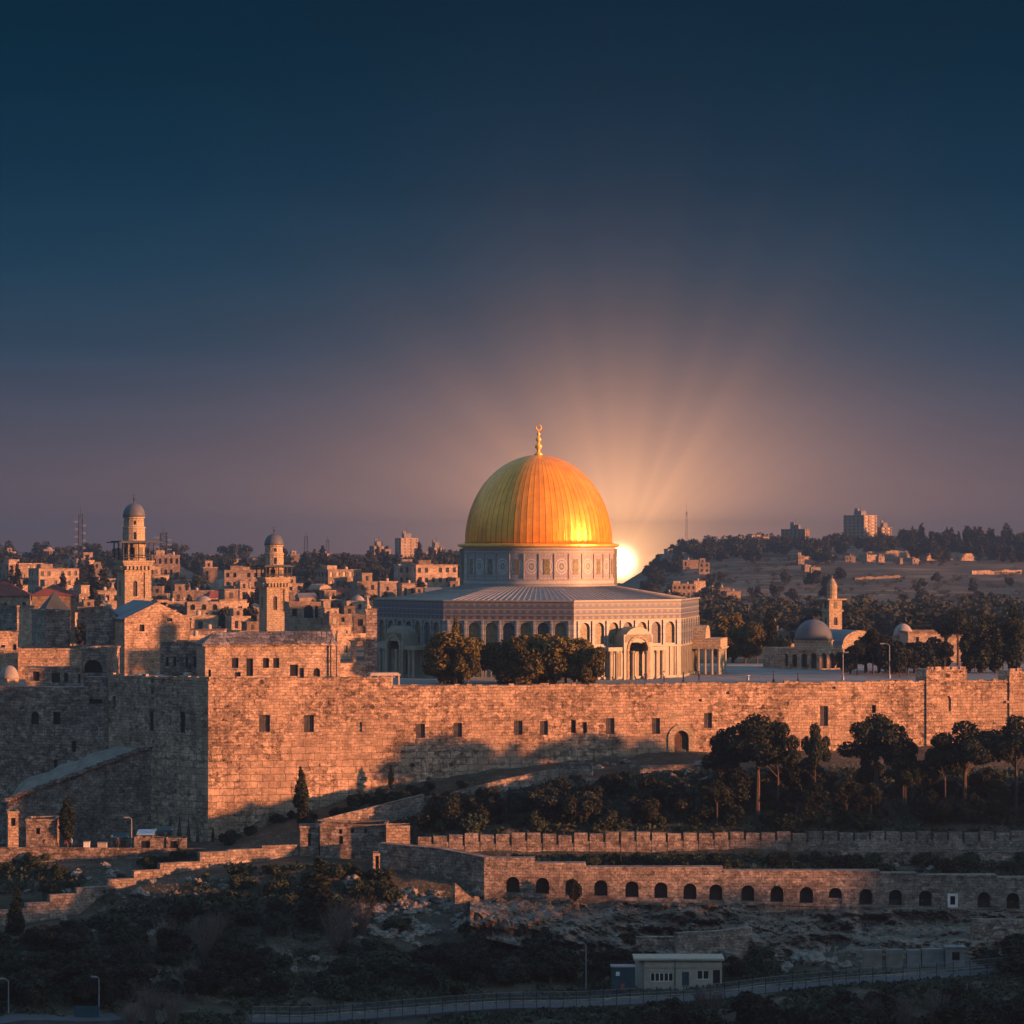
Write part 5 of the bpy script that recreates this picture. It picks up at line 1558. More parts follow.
# ------------------------------------------------------------------ far houses
def house_proto(kind, w_, d_, h_, rs):
    """walls, roof and windows of one far house, at the origin"""
    t = empty('house')
    h2 = w_ / 2, d_ / 2
    cs = [Vector((-h2[0], -h2[1])), Vector((h2[0], -h2[1])), Vector((h2[0], h2[1])), Vector((-h2[0], h2[1]))]
    m = MB(); wins = []
    storeys = max(1, int(h_ / 3.0)); sh = h_ / storeys
    for k in range(4):
        r = Run(cs[k], cs[(k + 1) % 4]); ops = []
        if k != 2:
            n = max(1, int(r.L / (2.6 if kind != 'block' else 2.4)))
            for s in range(storeys):
                for i in range(n):
                    if rs.random() < (.22 if kind != 'block' else .08): continue
                    u = r.L * (i + .5) / n; ww = .55 if kind != 'block' else .6
                    ops.append((u - ww, u + ww, s * sh + sh * .3, s * sh + sh * .78, 'a' if kind in ('dome', 'vault') else 'r'))
        m.panel(cs[k], cs[(k + 1) % 4], -4, h_, ops, .3)
        wins += [(r, o) for o in ops]
    m.face([(c.x, c.y, h_ - .3) for c in cs])
    wl_ = m.build('wall', M['house'], t)
    for r, o in wins[:60]: win_part(r, o, wl_, 'window', .27, M['dark'], False)
    m = MB()
    if kind in ('flat', 'tier', 'block'):
        for k in range(4):
            r = Run(cs[k], cs[(k + 1) % 4]); e = [r.pt(-.1, -.1), r.pt(r.L + .1, -.1), r.pt(r.L - .3, .3), r.pt(.3, .3)]; m.prism([(v.x, v.y) for v in e], h_, h_ + .35)
        m.build('parapet', M['house'], t)
        if rs.random() < .6: am = MB(); ax = rs.uniform(-.35, .35) * w_; am.tube((ax, .2 * d_, h_ - .3), (ax, .2 * d_, h_ + 2.8), .07, .04, 4); am.tube((ax - .6, .2 * d_, h_ + 2.4), (ax + .6, .2 * d_, h_ + 2.4), .04, n=4); am.lathe([(.05, h_ + .4), (.45, h_ + .7), (.5, h_ + .9)], 8, c=(ax + 1, .1 * d_)); am.build('aerial', M['iron'], t)
        if kind == 'tier':
            m = MB(); c = (rs.uniform(-.15, .15) * w_, d_ * .12); m.box((c[0], c[1], h_ + 1.2), (w_ * .5, d_ * .6, 3.0)); m.box((c[0], c[1], h_ + 2.8), (w_ * .54, d_ * .65, .25)); m.build('upper_room', M['house'], t)
            wm = MB(); wm.box((c[0], c[1] - d_ * .3, h_ + 1.3), (.9, .12, 1.4)); wm.build('window', M['dark'], t)
        elif rs.random() < .5:
            tk = MB(); x = rs.uniform(-.3, .3) * w_; tk.lathe([(.5, h_ - .2), (.55, h_ + .4), (.55, h_ + 1.3), (.2, h_ + 1.5)], 10, c=(x, 0)); tk.build('water_tank', M['plaster'], t)
        if kind != 'tier':
            if kind == 'block':
                lm = MB(); lm.box((-.2 * w_, .1 * d_, h_ + .9), (w_ * .3, d_ * .4, 2.2)); lm.build('lift_house', M['house'], t)
    elif kind == 'dome':
        r = min(w_, d_) * .28; m.lathe([(r * math.cos(s * math.pi / 14) + .02, h_ - .3 + r * .85 * math.sin(s * math.pi / 14)) for s in range(8)], 18); m.build('dome', M['roofflat'], t, smooth=True)
    elif kind == 'vault':
        n = 10
        for i in range(n):
            a, b = math.pi * i / n, math.pi * (i + 1) / n; q = lambda th, y: (-w_ / 2 * math.cos(th) * 1.02, y, h_ - .05 + w_ * .36 * math.sin(th))
            m.face([q(a, -d_ / 2 - .1), q(b, -d_ / 2 - .1), q(b, d_ / 2), q(a, d_ / 2)]); m.face([(q(a, -d_ / 2)[0], -d_ / 2, h_ - .4), (q(b, -d_ / 2)[0], -d_ / 2, h_ - .4), q(b, -d_ / 2), q(a, -d_ / 2)])
        m.build('roof', M['house'], t)
    elif kind in ('red', 'gable'):
        ov = .4; a = [(-h2[0] - ov, -h2[1] - ov, h_ - .05), (h2[0] + ov, -h2[1] - ov, h_ - .05), (h2[0] + ov, h2[1] + ov, h_ - .05), (-h2[0] - ov, h2[1] + ov, h_ - .05)]; k = .5 if kind == 'red' else 1.04
        A_, B_ = (-h2[0] * k, 0, h_ + d_ * .28), (h2[0] * k, 0, h_ + d_ * .28)
        m.face([a[0], a[1], B_, A_]); m.face([a[1], a[2], B_]); m.face([a[2], a[3], A_, B_]); m.face([a[3], a[0], A_]); m.face(a[::-1])
        m.build('roof', M['red'] if kind == 'red' else M['slate'], t)
    return t

hr = random.Random(5)
KDESC = {'flat': 'flat-roofed stone house', 'tier': 'stepped stone house', 'dome': 'domed stone house', 'vault': 'vaulted stone house', 'red': 'red-roofed house', 'gable': 'gabled house', 'block': 'apartment block'}
PROTO = []
for kind, n in (('flat', 7), ('tier', 6), ('dome', 1), ('vault', 1), ('red', 1), ('gable', 1), ('block', 2)):
    for i in range(n):
        if kind == 'block': PROTO.append((kind, house_proto(kind, hr.uniform(11, 16), hr.uniform(9, 11), hr.uniform(10, 13), hr)))
        else: PROTO.append((kind, house_proto(kind, hr.uniform(5.0, 9.5) if kind != 'vault' else 6.0, hr.uniform(5, 8), hr.uniform(3.2, 6.6), hr)))
def where(px, Y):
    dp = 'low on the hillside' if Y < 820 else ('halfway up the hillside' if Y < 1150 else 'near the crest')
    if px < 110: s = 'left of the taller minaret'
    elif px < 165: s = 'behind the taller minaret'
    elif px < 250: s = 'between the left minarets'
    elif px < 305: s = 'behind the shorter minaret'
    elif px < 385: s = 'right of the shorter minaret'
    elif px < 560: s = 'left of the golden dome'
    else: s = 'right of the golden dome'
    return dp + ' ' + s
HCNT = 0
def put_house(px, Y, kind=None, rz=None, sc=1.0, dz=0.0):
    global HCNT
    k, p = hr.choice([q for q in PROTO if (q[0] == kind if kind else q[0] != 'block')])
    c = copy_tree(p); x = (px - 512) / F * Y
    c.location = (x, Y, g1(x, Y) + .4 + dz); c.rotation_euler.z = R(hr.uniform(-6, 40)) if rz is None else R(rz)
    c.scale = (sc * hr.uniform(.85, 1.15), sc * hr.uniform(.9, 1.1), sc * hr.uniform(.85, 1.15)); c['kind'] = 'thing'
    c['label'] = ''; ordinal(c, KDESC[k] + ' ' + where(px, Y), 'house', 'houses on the far hillside', px); HCNT += 1
    return c
for Y in (636, 676, 720, 770, 830, 895, 965, 1045, 1135, 1230, 1340, 1480, 1630):
    step = 7.8 / Y * F * (1.0 if Y < 1100 else 1.25)
    px = -18 + hr.uniform(0, step)
    while px < 462:
        keep = .90 if Y < 1000 else (.72 if Y < 1200 else .42)
        if 300 < px < 462 and 1150 < Y < 1500: keep = .12
        if Y > 1300 and px < 290: keep = .34
        if hr.random() < keep: put_house(px, Y + hr.uniform(-14, 14), 'block' if (1000 < Y < 1240 and hr.random() < .12) else None, sc=hr.uniform(.68, 1.0))
        px += step * hr.uniform(.75, 1.25)
# right hand hill: white houses low down, a few on the slope and along the crest
for (px, Y, kd, sc) in ((712, 770, 'tier', 1.0), (724, 785, 'flat', 1.1), (735, 800, 'tier', 1.0), (748, 760, 'flat', .9), (705, 800, 'flat', .9), (758, 790, 'flat', 1.0), (770, 770, 'tier', .8), (795, 775, 'flat', .8), (715, 735, 'flat', .8), (745, 730, 'flat', .9), (782, 735, 'flat', .8),
                        (660, 1000, 'tier', .9), (672, 960, 'flat', .9), (655, 900, 'flat', .9), (683, 930, 'flat', .7), (668, 1150, 'flat', 1.2), (681, 1170, 'block', .8), (697, 1330, 'flat', 1.3), (722, 1200, 'flat', 1.2), (732, 1190, 'flat', 1.0), (712, 1260, 'flat', 1.0),
                        (668, 1640, 'tier', 1.5), (690, 1560, 'flat', 1.5), (704, 1500, 'tier', 1.3), (742, 1740, 'block', .9), (752, 1750, 'tier', 1.6), (761, 1730, 'block', .9), (770, 1750, 'flat', 1.6), (815, 1720, 'flat', 1.5), (826, 1710, 'tier', 1.3), (838, 1730, 'flat', 1.2),
                        (800, 1560, 'tier', 1.0), (806, 1500, 'flat', .9), (815, 1480, 'flat', .9), (792, 1600, 'flat', .9), (850, 1580, 'flat', 1.0), (868, 1600, 'flat', 1.2), (880, 1590, 'tier', .8), (900, 1560, 'flat', .7), (915, 1570, 'flat', .7)):
    put_house(px, Y, kd, sc=sc * (.62 if Y > 1300 else .8))
for k, p in PROTO: kill_tree(p)

# ------------------------------------------------------------------ towers on the skyline
def tower(px0, pxc, px1, py_top, py_base, Y, label, extra=0, storeys=9):
    c = at(pxc, py_base, Y); L1 = (px1 - pxc) / F * Y; L2 = (pxc - px0) / F * Y
    a = 32; z0 = c.z; H = (py_base - py_top) / F * Y
    t = empty('tower_block', (c.x, c.y, z0)); tag(t, label, 'tower block', 'tower blocks on the skyline')
    d1 = Vector((math.cos(R(a)), math.sin(R(a)))); d2 = Vector((-math.sin(R(a)), math.cos(R(a))))
    l1, l2 = max(L1 / math.cos(R(a)), 3.0), max(L2 / math.sin(R(a)), 4.0)
    A, B_, D, E = Vector((0, 0)), d1 * l1, d1 * l1 + d2 * l2, d2 * l2
    m = MB(); wins = []
    for (p, q, on) in ((A, B_, 1), (B_, D, 0), (D, E, 0), (E, A, 1)):
        r = Run(p, q); ops = []
        if on:
            n = max(2, int(r.L / 3.4)); sh = H / storeys
            for s in range(storeys):
                for i in range(n):
                    u = r.L * (i + .5) / n; ops.append((u - r.L / n * .28, u + r.L / n * .28, s * sh + sh * .25, s * sh + sh * .75, 'r'))
        m.panel(p, q, -8, H, ops, .5); wins += [(r, o) for o in ops]
    m.face([(v.x, v.y, H) for v in (A, B_, D, E)])
    wl_ = m.build('wall', M['house'], t)
    for r, o in wins[:95]: win_part(r, o, wl_, 'window', .45, M['dark'], False)
    m = MB(); q = (A + D) / 2; m.box((q.x, q.y, H + 1.2), (l1 * .4, l2 * .35, 2.6), R(a)); m.box((q.x - 1.5, q.y + 1, H + 2.0), (l1 * .2, l2 * .15, 4.0), R(a)); m.build('lift_house', M['concrete'], t)
    m = MB(); m.tube((q.x, q.y, H), (q.x, q.y, H + 6), .12, n=4); m.build('aerial', M['iron'], t)
tower(846.5, 864, 878, 515, 544, 1790, 'tallest grey tower block on the right skyline', storeys=9)
tower(879, 881.5, 893, 527, 544, 1795, 'small pale tower block just right of the tallest tower block', storeys=5)
tower(784, 805, 810, 529, 547, 1780, 'squat tower block between the golden dome and the tallest tower block', storeys=6)
tower(394.5, 401, 418, 538, 560, 1700, 'tower block on the skyline left of the golden dome', storeys=7)
tower(428, 434, 444, 547, 562, 1700, 'smaller block on the skyline close to the golden dome on its left', storeys=4)
tower(369, 374, 388, 546, 558, 1700, 'low wide block on the left skyline, left of the other tower blocks', storeys=3)

# terraces of pale wall on the right hill
def hill_Y(px, py):
    Y = np.linspace(700, 1800, 600); x = (px - 512) / F * Y; p = HZ + (EYE - gz(x, Y)) / Y * F
    return float(Y[int(np.argmin(np.abs(p - py)))])
for (p0, p1, py, Y, hpx, lab) in ((851, 914, 560.0, 1450, 7, 'pale lit terrace wall high on the right hill below the tallest tower'), (915, 975, 561.5, 1400, 7, 'pale lit terrace wall on the right hill below the cypress belt'),
                             (972, 1022, 575, 1200, 3.5, 'lit ochre bank at the right end of the hill'), (800, 846, 560, 1440, 3, 'faint terrace wall under the squat tower block'), (855, 900, 580, 1150, 2.0, 'thin lit terrace on the open right hillside')):
    Y = hill_Y((p0 + p1) / 2, py); a = at(p0, py, Y); b = at(p1, py - 2.5, Y + 15); m = MB(); r = Run((a.x, a.y), (b.x, b.y)); h_ = hpx / F * Y; n = 8
    for k in range(n):
        u0, u1 = r.L * k / n, r.L * (k + 1) / n; q = [r.pt(u0), r.pt(u1 - .05), r.pt(u1 - .05, 1.5), r.pt(u0, 1.5)]; zg = max(g1(*r.pt(u0)), g1(*r.pt(u1)))
        m.prism([(v.x, v.y) for v in q], zg - 4, zg + h_ + (k % 3) * .2)
    tag(m.build('hill_wall', M['house']), lab, 'terrace wall')

# ------------------------------------------------------------------ masts
def mast(px, Y, py_top, py_base, w_, label, dishes=True):
    P = at(px, py_base, Y); zt = at(px, py_top, Y).z; t = empty('radio_mast', (P.x, Y, 0)); tag(t, label, 'mast', 'masts on the skyline'); z0 = P.z - 3; hh = zt - z0; m = MB()
    n = 14; h_ = w_ / 2
    for (sx_, sy_) in ((-1, -1), (1, -1), (1, 1), (-1, 1)): m.tube((sx_ * h_, sy_ * h_, z0), (sx_ * h_ * .6, sy_ * h_ * .6, z0 + hh * .86), w_ * .09, w_ * .06, 4)
    for k in range(n):
        za, zb = z0 + hh * .86 * k / n, z0 + hh * .86 * (k + 1) / n; s = 1 if k % 2 else -1
        m.tube((-s * h_ * .8, -h_ * .8, za), (s * h_ * .8, -h_ * .8, zb), w_ * .05, n=4); m.tube((h_ * .8, -s * h_ * .8, za), (h_ * .8, s * h_ * .8, zb), w_ * .05, n=4)
    m.build('lattice', M['iron'], t)
    m = MB(); m.tube((0, 0, z0 + hh * .8), (0, 0, zt), w_ * .1, w_ * .04, 5); m.build('spike', M['iron'], t)
    if dishes:
        m = MB()
        for k in range(9):
            z = z0 + hh * (.25 + .06 * k); s = 1 if k % 2 else -1; m.box((s * w_ * .75, -h_, z), (w_ * .5, w_ * .3, hh * .035))
        m.build('aerials', M['galv'], t)
mast(80.5, 1500, 505, 561, 2.6, 'tall lattice radio mast with aerials, left of the taller minaret')
mast(163.5, 1500, 527, 560, 4.2, 'shorter broad lattice mast right of the taller minaret')
mast(306, 1700, 532, 556, 2.4, 'thin lattice mast right of the shorter minaret', False)
mast(327.5, 1700, 536, 556, 2.0, 'second thin mast, right of the lattice mast past the shorter minaret', False)
mast(686.5, 1700, 504, 553, 1.0, 'slim tall mast on the hill right of the golden dome', False)

# ------------------------------------------------------------------ trees and shrubs
def leaves(clumps, n, size, shell=.55, flat=1.0, up=0.0):
    C = np.array([c[0] for c in clumps], float); Rr = np.array([c[1] for c in clumps], float)
    p = Rr ** 2; p = p / p.sum(); k = nrng.choice(len(clumps), n, p=p)
    d = nrng.normal(size=(n, 3)); d /= np.linalg.norm(d, axis=1)[:, None]
    rad = (nrng.random(n) ** (1 / 3)) * (1 - shell) + shell * (nrng.random(n) * .25 + .78)
    c = C[k] + d * (Rr[k] * rad)[:, None] * np.array([1, 1, flat])
    n1 = nrng.normal(size=(n, 3)); n1 += d * .6; n1 /= np.linalg.norm(n1, axis=1)[:, None]
    a = np.cross(n1, nrng.normal(size=(n, 3)) + np.array([0, 0, up])); a /= np.linalg.norm(a, axis=1)[:, None]; b = np.cross(n1, a)
    s = size * nrng.uniform(.55, 1.35, n)[:, None]; e = .62
    return np.stack([c - a * s - b * s * e, c + a * s - b * s * e * .6, c + a * s + b * s * e, c - a * s + b * s * e * .6], 1)

def trunk_mesh(h_, r, limbs, rs):
    m = MB(); p = Vector((0, 0, -1.0)); q = Vector((rs.uniform(-.15, .15), rs.uniform(-.15, .15), h_ * .5)); e = Vector((q.x + rs.uniform(-.3, .3), q.y + rs.uniform(-.3, .3), h_))
    m.tube(p, q, r * 1.25, r * .85, 7); m.tube(q, e, r * .85, r * .45, 7)
    for c in limbs:
        s = q.lerp(e, rs.uniform(.0, .9)); m.tube(s, Vector(c), r * .4, r * .12, 5)
    return m
def proto(kind, seed):
    rs = random.Random(seed); cl = []
    if kind == 'pine':
        H = rs.uniform(11, 13); th = H * .5
        for i in range(22):
            a = rs.uniform(0, 6.28); rr = 3.7 * rs.random() ** .55; z = .68 * H + 2.7 * (1 - (rr / 4.3) ** 2) ** .5 * rs.uniform(-.75, 1); cl.append(((rr * math.cos(a) + .5 * math.sin(seed), rr * math.sin(a), z), rs.uniform(1.0, 1.7)))
        cl.append(((0, 0, H * .9), 1.6)); V = leaves(cl, 7000, .2, .2, .75); m = trunk_mesh(H * .75, .26, [c[0] for c in cl[:8]], rs); mt = 'pine'
    elif kind == 'broad':
        H = rs.uniform(6.6, 8)
        for i in range(20):
            a = rs.uniform(0, 6.28); rr = 2.9 * rs.random() ** .6; z = H * rs.uniform(.16, .86); k = 1 - abs(z / H - .45) * .8; cl.append(((rr * k * math.cos(a), rr * k * math.sin(a), z), rs.uniform(.9, 1.5)))
        V = leaves(cl, 6500, .2, .25); m = trunk_mesh(H * .6, .2, [c[0] for c in cl[:7]], rs); mt = 'rust'
    elif kind == 'olive':
        H = rs.uniform(4.2, 5.4)
        for i in range(13):
            a = rs.uniform(0, 6.28); rr = 2.1 * rs.random() ** .6; z = H * rs.uniform(.25, .82); k = 1 - abs(z / H - .5) * .9; cl.append(((rr * k * math.cos(a), rr * k * math.sin(a), z), rs.uniform(.6, 1.1)))
        V = leaves(cl, 3400, .17, .3); m = trunk_mesh(H * .55, .17, [c[0] for c in cl[:6]], rs); mt = 'olive'
    elif kind == 'cypress':
        H = rs.uniform(9, 10)
        for i in range(26):
            s = (i + .5) / 26; r = .95 * math.sin(math.pi * min(1, s * .92 + .1)) ** .8 * (1 - s * .35) + .12; a = rs.uniform(0, 6.28); cl.append(((r * .45 * math.cos(a), r * .45 * math.sin(a), H * (.05 + .93 * s)), r * rs.uniform(.6, .85)))
        V = leaves(cl, 4200, .17, .4, 1.5, 1.2); m = trunk_mesh(H * .8, .14, [], rs); mt = 'cypress'
    elif kind == 'shrub':
        for i in range(8):
            a = rs.uniform(0, 6.28); rr = 1.25 * rs.random() ** .6; cl.append(((rr * math.cos(a), rr * math.sin(a), rs.uniform(.2, 1.1)), rs.uniform(.4, .8)))
        V = leaves(cl, 1500, .13, .3); m = trunk_mesh(.8, .07, [c[0] for c in cl[:5]], rs); mt = 'scrub'
    elif kind == 'farbroad':
        H = rs.uniform(7, 10)
        for i in range(9):
            a = rs.uniform(0, 6.28); rr = 2.8 * rs.random() ** .6; cl.append(((rr * math.cos(a), rr * math.sin(a), H * rs.uniform(.3, .85)), rs.uniform(1.2, 2.0)))
        V = leaves(cl, 800, .5, .3); m = trunk_mesh(H * .6, .22, [], rs); mt = 'far'
    else:
        H = rs.uniform(10, 14)
        for i in range(12):
            s = (i + .5) / 12; r = 1.5 * math.sin(math.pi * min(1, s * .92 + .1)) ** .8 * (1 - s * .4) + .2; a = rs.uniform(0, 6.28); cl.append(((r * .4 * math.cos(a), r * .4 * math.sin(a), H * (.05 + .93 * s)), r * rs.uniform(.7, .95)))
        V = leaves(cl, 700, .42, .4, 1.4, 1.2); m = trunk_mesh(H * .8, .18, [], rs); mt = 'far'
    return quads_mesh('crown', V, M[mt]), m, V[:, :, 2].max()
KINDN = {'pine': 'pine_tree', 'broad': 'broadleaf_tree', 'olive': 'olive_tree', 'cypress': 'cypress_tree', 'shrub': 'shrub', 'farbroad': 'hillside_tree', 'farcypress': 'hillside_cypress'}
TREES = {}
for kind, n in (('pine', 4), ('broad', 3), ('olive', 4), ('cypress', 3), ('shrub', 4), ('farbroad', 4), ('farcypress', 3)):
    TREES[kind] = []
    for i in range(n):
        cm, tm, H = proto(kind, 100 + i * 7 + len(kind))
        tmesh = tm.build('trunk', M['bark']); td = tmesh.data; bpy.data.objects.remove(tmesh)
        TREES[kind].append((cm, td, H))
tr = random.Random(21)
def tree(kind, x, Y, z, h_, wsc=1.0, crownmat=None):
    cm, td, H = tr.choice(TREES[kind]); s = h_ / H
    t = empty(KINDN[kind], (x, Y, z), tr.uniform(0, 6.28)); t.scale = (s * wsc, s * wsc, s)
    c = link('crown', cm, t); link('trunk' if kind != 'shrub' else 'stem', td, t)
    if crownmat: c.material_slots[0].link = 'OBJECT'; c.material_slots[0].material = M[crownmat]
    return t
def tree_px(kind, px, py_top, py_base, Y, wsc=1.0, base=None, crownmat=None):
    x = (px - 512) / F * Y; zt = at(px, py_top, Y).z; zb = at(px, py_base, Y).z if base is None else base
    return tree(kind, x, Y, zb, zt - zb, wsc, crownmat)

# before the shrine
for (px, pt, Y, w_, kd) in ((455, 630, 484, 1.3, 'broad'), (441, 640, 486, 1.1, 'broad'), (468, 646, 483, .8, 'broad'), (505, 636, 486, 1.1, 'broad'), (525, 634, 488, 1.2, 'broad'), (546, 632, 490, 1.2, 'broad'), (566, 636, 488, 1.1, 'broad'), (583, 638, 486, 1.0, 'broad'), (592, 646, 483, .9, 'broad'), (508, 640, 489, 1.1, 'broad'), (515, 636, 484, 1.1, 'broad'), (536, 633, 485, 1.2, 'broad'), (556, 635, 485, 1.2, 'broad'), (575, 637, 489, 1.1, 'broad'), (448, 636, 488, 1.1, 'broad'), (458, 638, 489, 1.1, 'broad')):
    ordinal(tree_px(kd, px, pt, 686, Y, w_, 0.0), 'brown-green broadleaf tree in front of the golden-domed shrine', 'tree', 'trees before the shrine', px)
tag(tree_px('cypress', 455.5, 614, 686, 487, .75, 0.0, 'rust'), 'slim cypress rising from the leafy tree before the shrine', 'tree')
# beyond the esplanade, right
for (px, pt, Y, w_, kd) in ((733, 611, 600, 1.3, 'broad'), (745, 622, 590, 1.2, 'broad'), (757, 628, 585, 1.0, 'broad'), (722, 628, 595, .9, 'broad'), (782, 636, 580, .9, 'broad')):
    ordinal(tree_px(kd, px, pt, 668, Y, w_, 0.0), 'broad tree between the shrine and the grey-domed building', 'tree', 'trees behind the esplanade', px)
tag(tree_px('cypress', 770, 607, 667, 585, 1.2, 0.0), 'dark cypress left of the grey-domed building', 'tree')
for (px, pt, Y, w_, kd) in ((857, 640, 520, .8, 'pine'), (873, 628, 525, .9, 'pine'), (890, 640, 515, .8, 'olive'), (908, 645, 520, 1.0, 'olive'), (925, 648, 515, .9, 'olive'), (885, 634, 535, 1.0, 'olive'), (945, 640, 520, .9, 'pine'), (958, 608, 560, 1.15, 'pine'), (947, 612, 565, .9, 'pine'), (975, 628, 535, .7, 'pine'), (990, 616, 540, .7, 'pine'), (1003, 622, 530, .7, 'pine'), (1020, 620, 530, .8, 'pine'), (900, 655, 508, 1.0, 'olive'), (866, 634, 530, 1.3, 'olive'), (880, 632, 528, 1.3, 'olive'), (896, 640, 525, 1.4, 'olive'), (915, 640, 528, 1.4, 'olive'), (935, 636, 530, 1.4, 'olive'), (850, 646, 524, 1.1, 'olive')):
    ordinal(tree_px(kd, px, pt, 684, Y, w_, 0.0), 'dark %s tree behind the wall towers on the right' % ('pine' if kd == 'pine' else 'leafy'), 'tree', 'dark trees behind the right wall', px)
for (px, pt, w_) in ((968, 622, 1.5), (983, 612, 1.4), (996, 618, 1.5), (1014, 602, 1.2)):
    ordinal(tree_px('cypress', px, pt, 684, 528, w_, 0.0), 'tall dark cypress behind the wall at the far right', 'tree', 'cypresses behind the right wall', px)
# pines in front of the wall
for (px, pt, pb, w_, lab) in ((757, 712, 804, 1.12, 'largest dark pine before the wall, right of the arched gate'), (722, 727, 800, .62, 'thin-trunked pine right of the arched gate'), (778, 722, 800, .8, 'dark pine leaning on the right side of the largest pine'), (815, 722, 796, .55, 'small round-topped pine right of the largest pine'), (877, 712, 792, 1.15, 'umbrella pine before the wall, left of the battlemented tower'),
                             (903, 730, 795, .7, 'smaller pine on the right of the umbrella pine'), (965, 720, 800, 1.2, 'wide dark pine below the battlemented wall tower'), (945, 738, 800, .8, 'low pine on the left of the wide dark pine'), (1016, 714, 800, .95, 'dark pine at the right frame edge, below the cut-off tower')):
    x, Y, z = ground_at(px, min(pb + 15, 822)); t = tree_px('pine', px, pt, pb, Y, w_ * .95, z); tag(t, lab, 'tree', 'pines before the wall')
# cypresses at the left
for (px, pt, pb, Y, w_, lab) in ((301, 766, 828, 447, 1.05, 'dark cypress against the foot of the sunlit wall'), (67, 795, 842, 442, 1.5, 'dark cypress below the ramp on the street'), (16, 886, 962, 408, 1.15, 'dark cypress near the left frame edge beside the stepped wall'), (318, 856, 948, 412, 1.9, 'large dark cypress below the guard building'), (391, 765, 790, 458, 1.0, 'small cypress at the wall foot left of the wall path'), (213, 826, 842, 447, .8, 'tiny dark cypress at the wall corner')):
    tag(tree_px('cypress', px, pt, pb, Y, w_), lab, 'tree', 'cypresses at the left')

def scatter(kind, n, px0, px1, py0, py1, h0, h1, base, cat, grp, w0=.9, w1=1.4, avoid=None):
    for i in range(n):
        px = tr.uniform(px0, px1); lo = py0(px) if callable(py0) else py0; hi = py1(px) if callable(py1) else py1
        py = tr.uniform(lo, hi)
        if avoid and avoid(px, py): continue
        x, Y, z = ground_at(px, py); h_ = tr.uniform(h0, h1)
        ordinal(tree(kind, x, Y, z - .1, h_, tr.uniform(w0, w1)), base, cat, grp, px)
top = lambda px: np.interp(px, [420, 470, 560, 620, 700, 1024], [826, 820, 806, 796, 788, 782])
scatter('olive', 54, 430, 1130, top, 826, 3.2, 5.2, 'dark olive tree on the slope above the battlemented wall', 'tree', 'olive trees on the slope')
scatter('shrub', 70, 425, 1130, top, 829, 1.2, 2.6, 'low shrub on the slope above the battlemented wall', 'shrub', 'shrubs on the slope')
scatter('pine', 12, 700, 1130, 806, 828, 5, 7.5, 'young pine on the lower slope above the battlemented wall', 'tree', 'young pines on the slope')
scatter('shrub', 34, 225, 470, lambda p: np.interp(p, [220, 300, 470], [836, 812, 778]), lambda p: np.interp(p, [220, 300, 470], [846, 832, 800]), .9, 2.0, 'small shrub on the bank at the foot of the sunlit wall', 'shrub', 'shrubs at the wall foot')
scatter('shrub', 52, 478, 1090, lambda p: 862, lambda p: 872, 1.2, 2.3, 'bush between the battlemented wall and the arcaded wall', 'shrub', 'bushes on the terrace')
scatter('shrub', 30, -70, 230, 858, lambda p: np.interp(p, [0, 230], [905, 862]), .7, 1.8, 'shrub on the rocky bank above the stepped wall', 'shrub', 'shrubs above the stepped wall')
scatter('shrub', 66, -70, 470, lambda p: np.interp(p, [0, 200, 300, 470], [945, 905, 890, 935]), 1000, 1.0, 2.8, 'dark shrub on the lower left slope', 'shrub', 'shrubs on the lower left slope', 1.0, 1.7)
scatter('olive', 30, -70, 300, lambda p: np.interp(p, [0, 200, 300], [965, 920, 930]), 1010, 3, 4.8, 'dark leafy tree on the lower left slope', 'tree', 'trees on the lower left slope', 1.0, 1.5)
scatter('olive', 20, 420, 640, lambda p: np.interp(p, [420, 640], [945, 962]), 985, 3, 4.6, 'dark leafy tree below the left end of the arcade', 'tree', 'trees below the arcade', 1.1, 1.6)
scatter('shrub', 30, 380, 640, 950, 990, 1.0, 2.2, 'dark shrub below the left end of the arcade', 'shrub', 'shrubs below the arcade', 1.0, 1.6)
scatter('olive', 42, 640, 1130, lambda p: np.interp(p, [640, 1024], [1034, 1014]), lambda p: np.interp(p, [640, 1024], [1050, 1040]), 3.5, 5.2, 'dark bushy tree along the bottom right edge', 'tree', 'trees at the bottom right', 1.0, 1.4)
scatter('shrub', 36, 235, 400, lambda p: np.interp(p, [235, 400], [870, 876]), lambda p: np.interp(p, [235, 400], [900, 905]), .9, 2.0, 'dark shrub on the slope under the guard building', 'shrub', 'shrubs under the guard building')
scatter('shrub', 10, 742, 770, 955, 975, 1.5, 2.4, 'shrub beside the grey kiosk by the road', 'shrub', 'shrubs by the kiosk')
tag(tree_px('olive', 573, 878, 903, 420.5, .7), 'small tree growing before the third arched recess', 'tree')
tag(tree_px('olive', 1018, 930, 990, 392, 1.6), 'dark round tree at the right frame edge beside the road', 'tree')

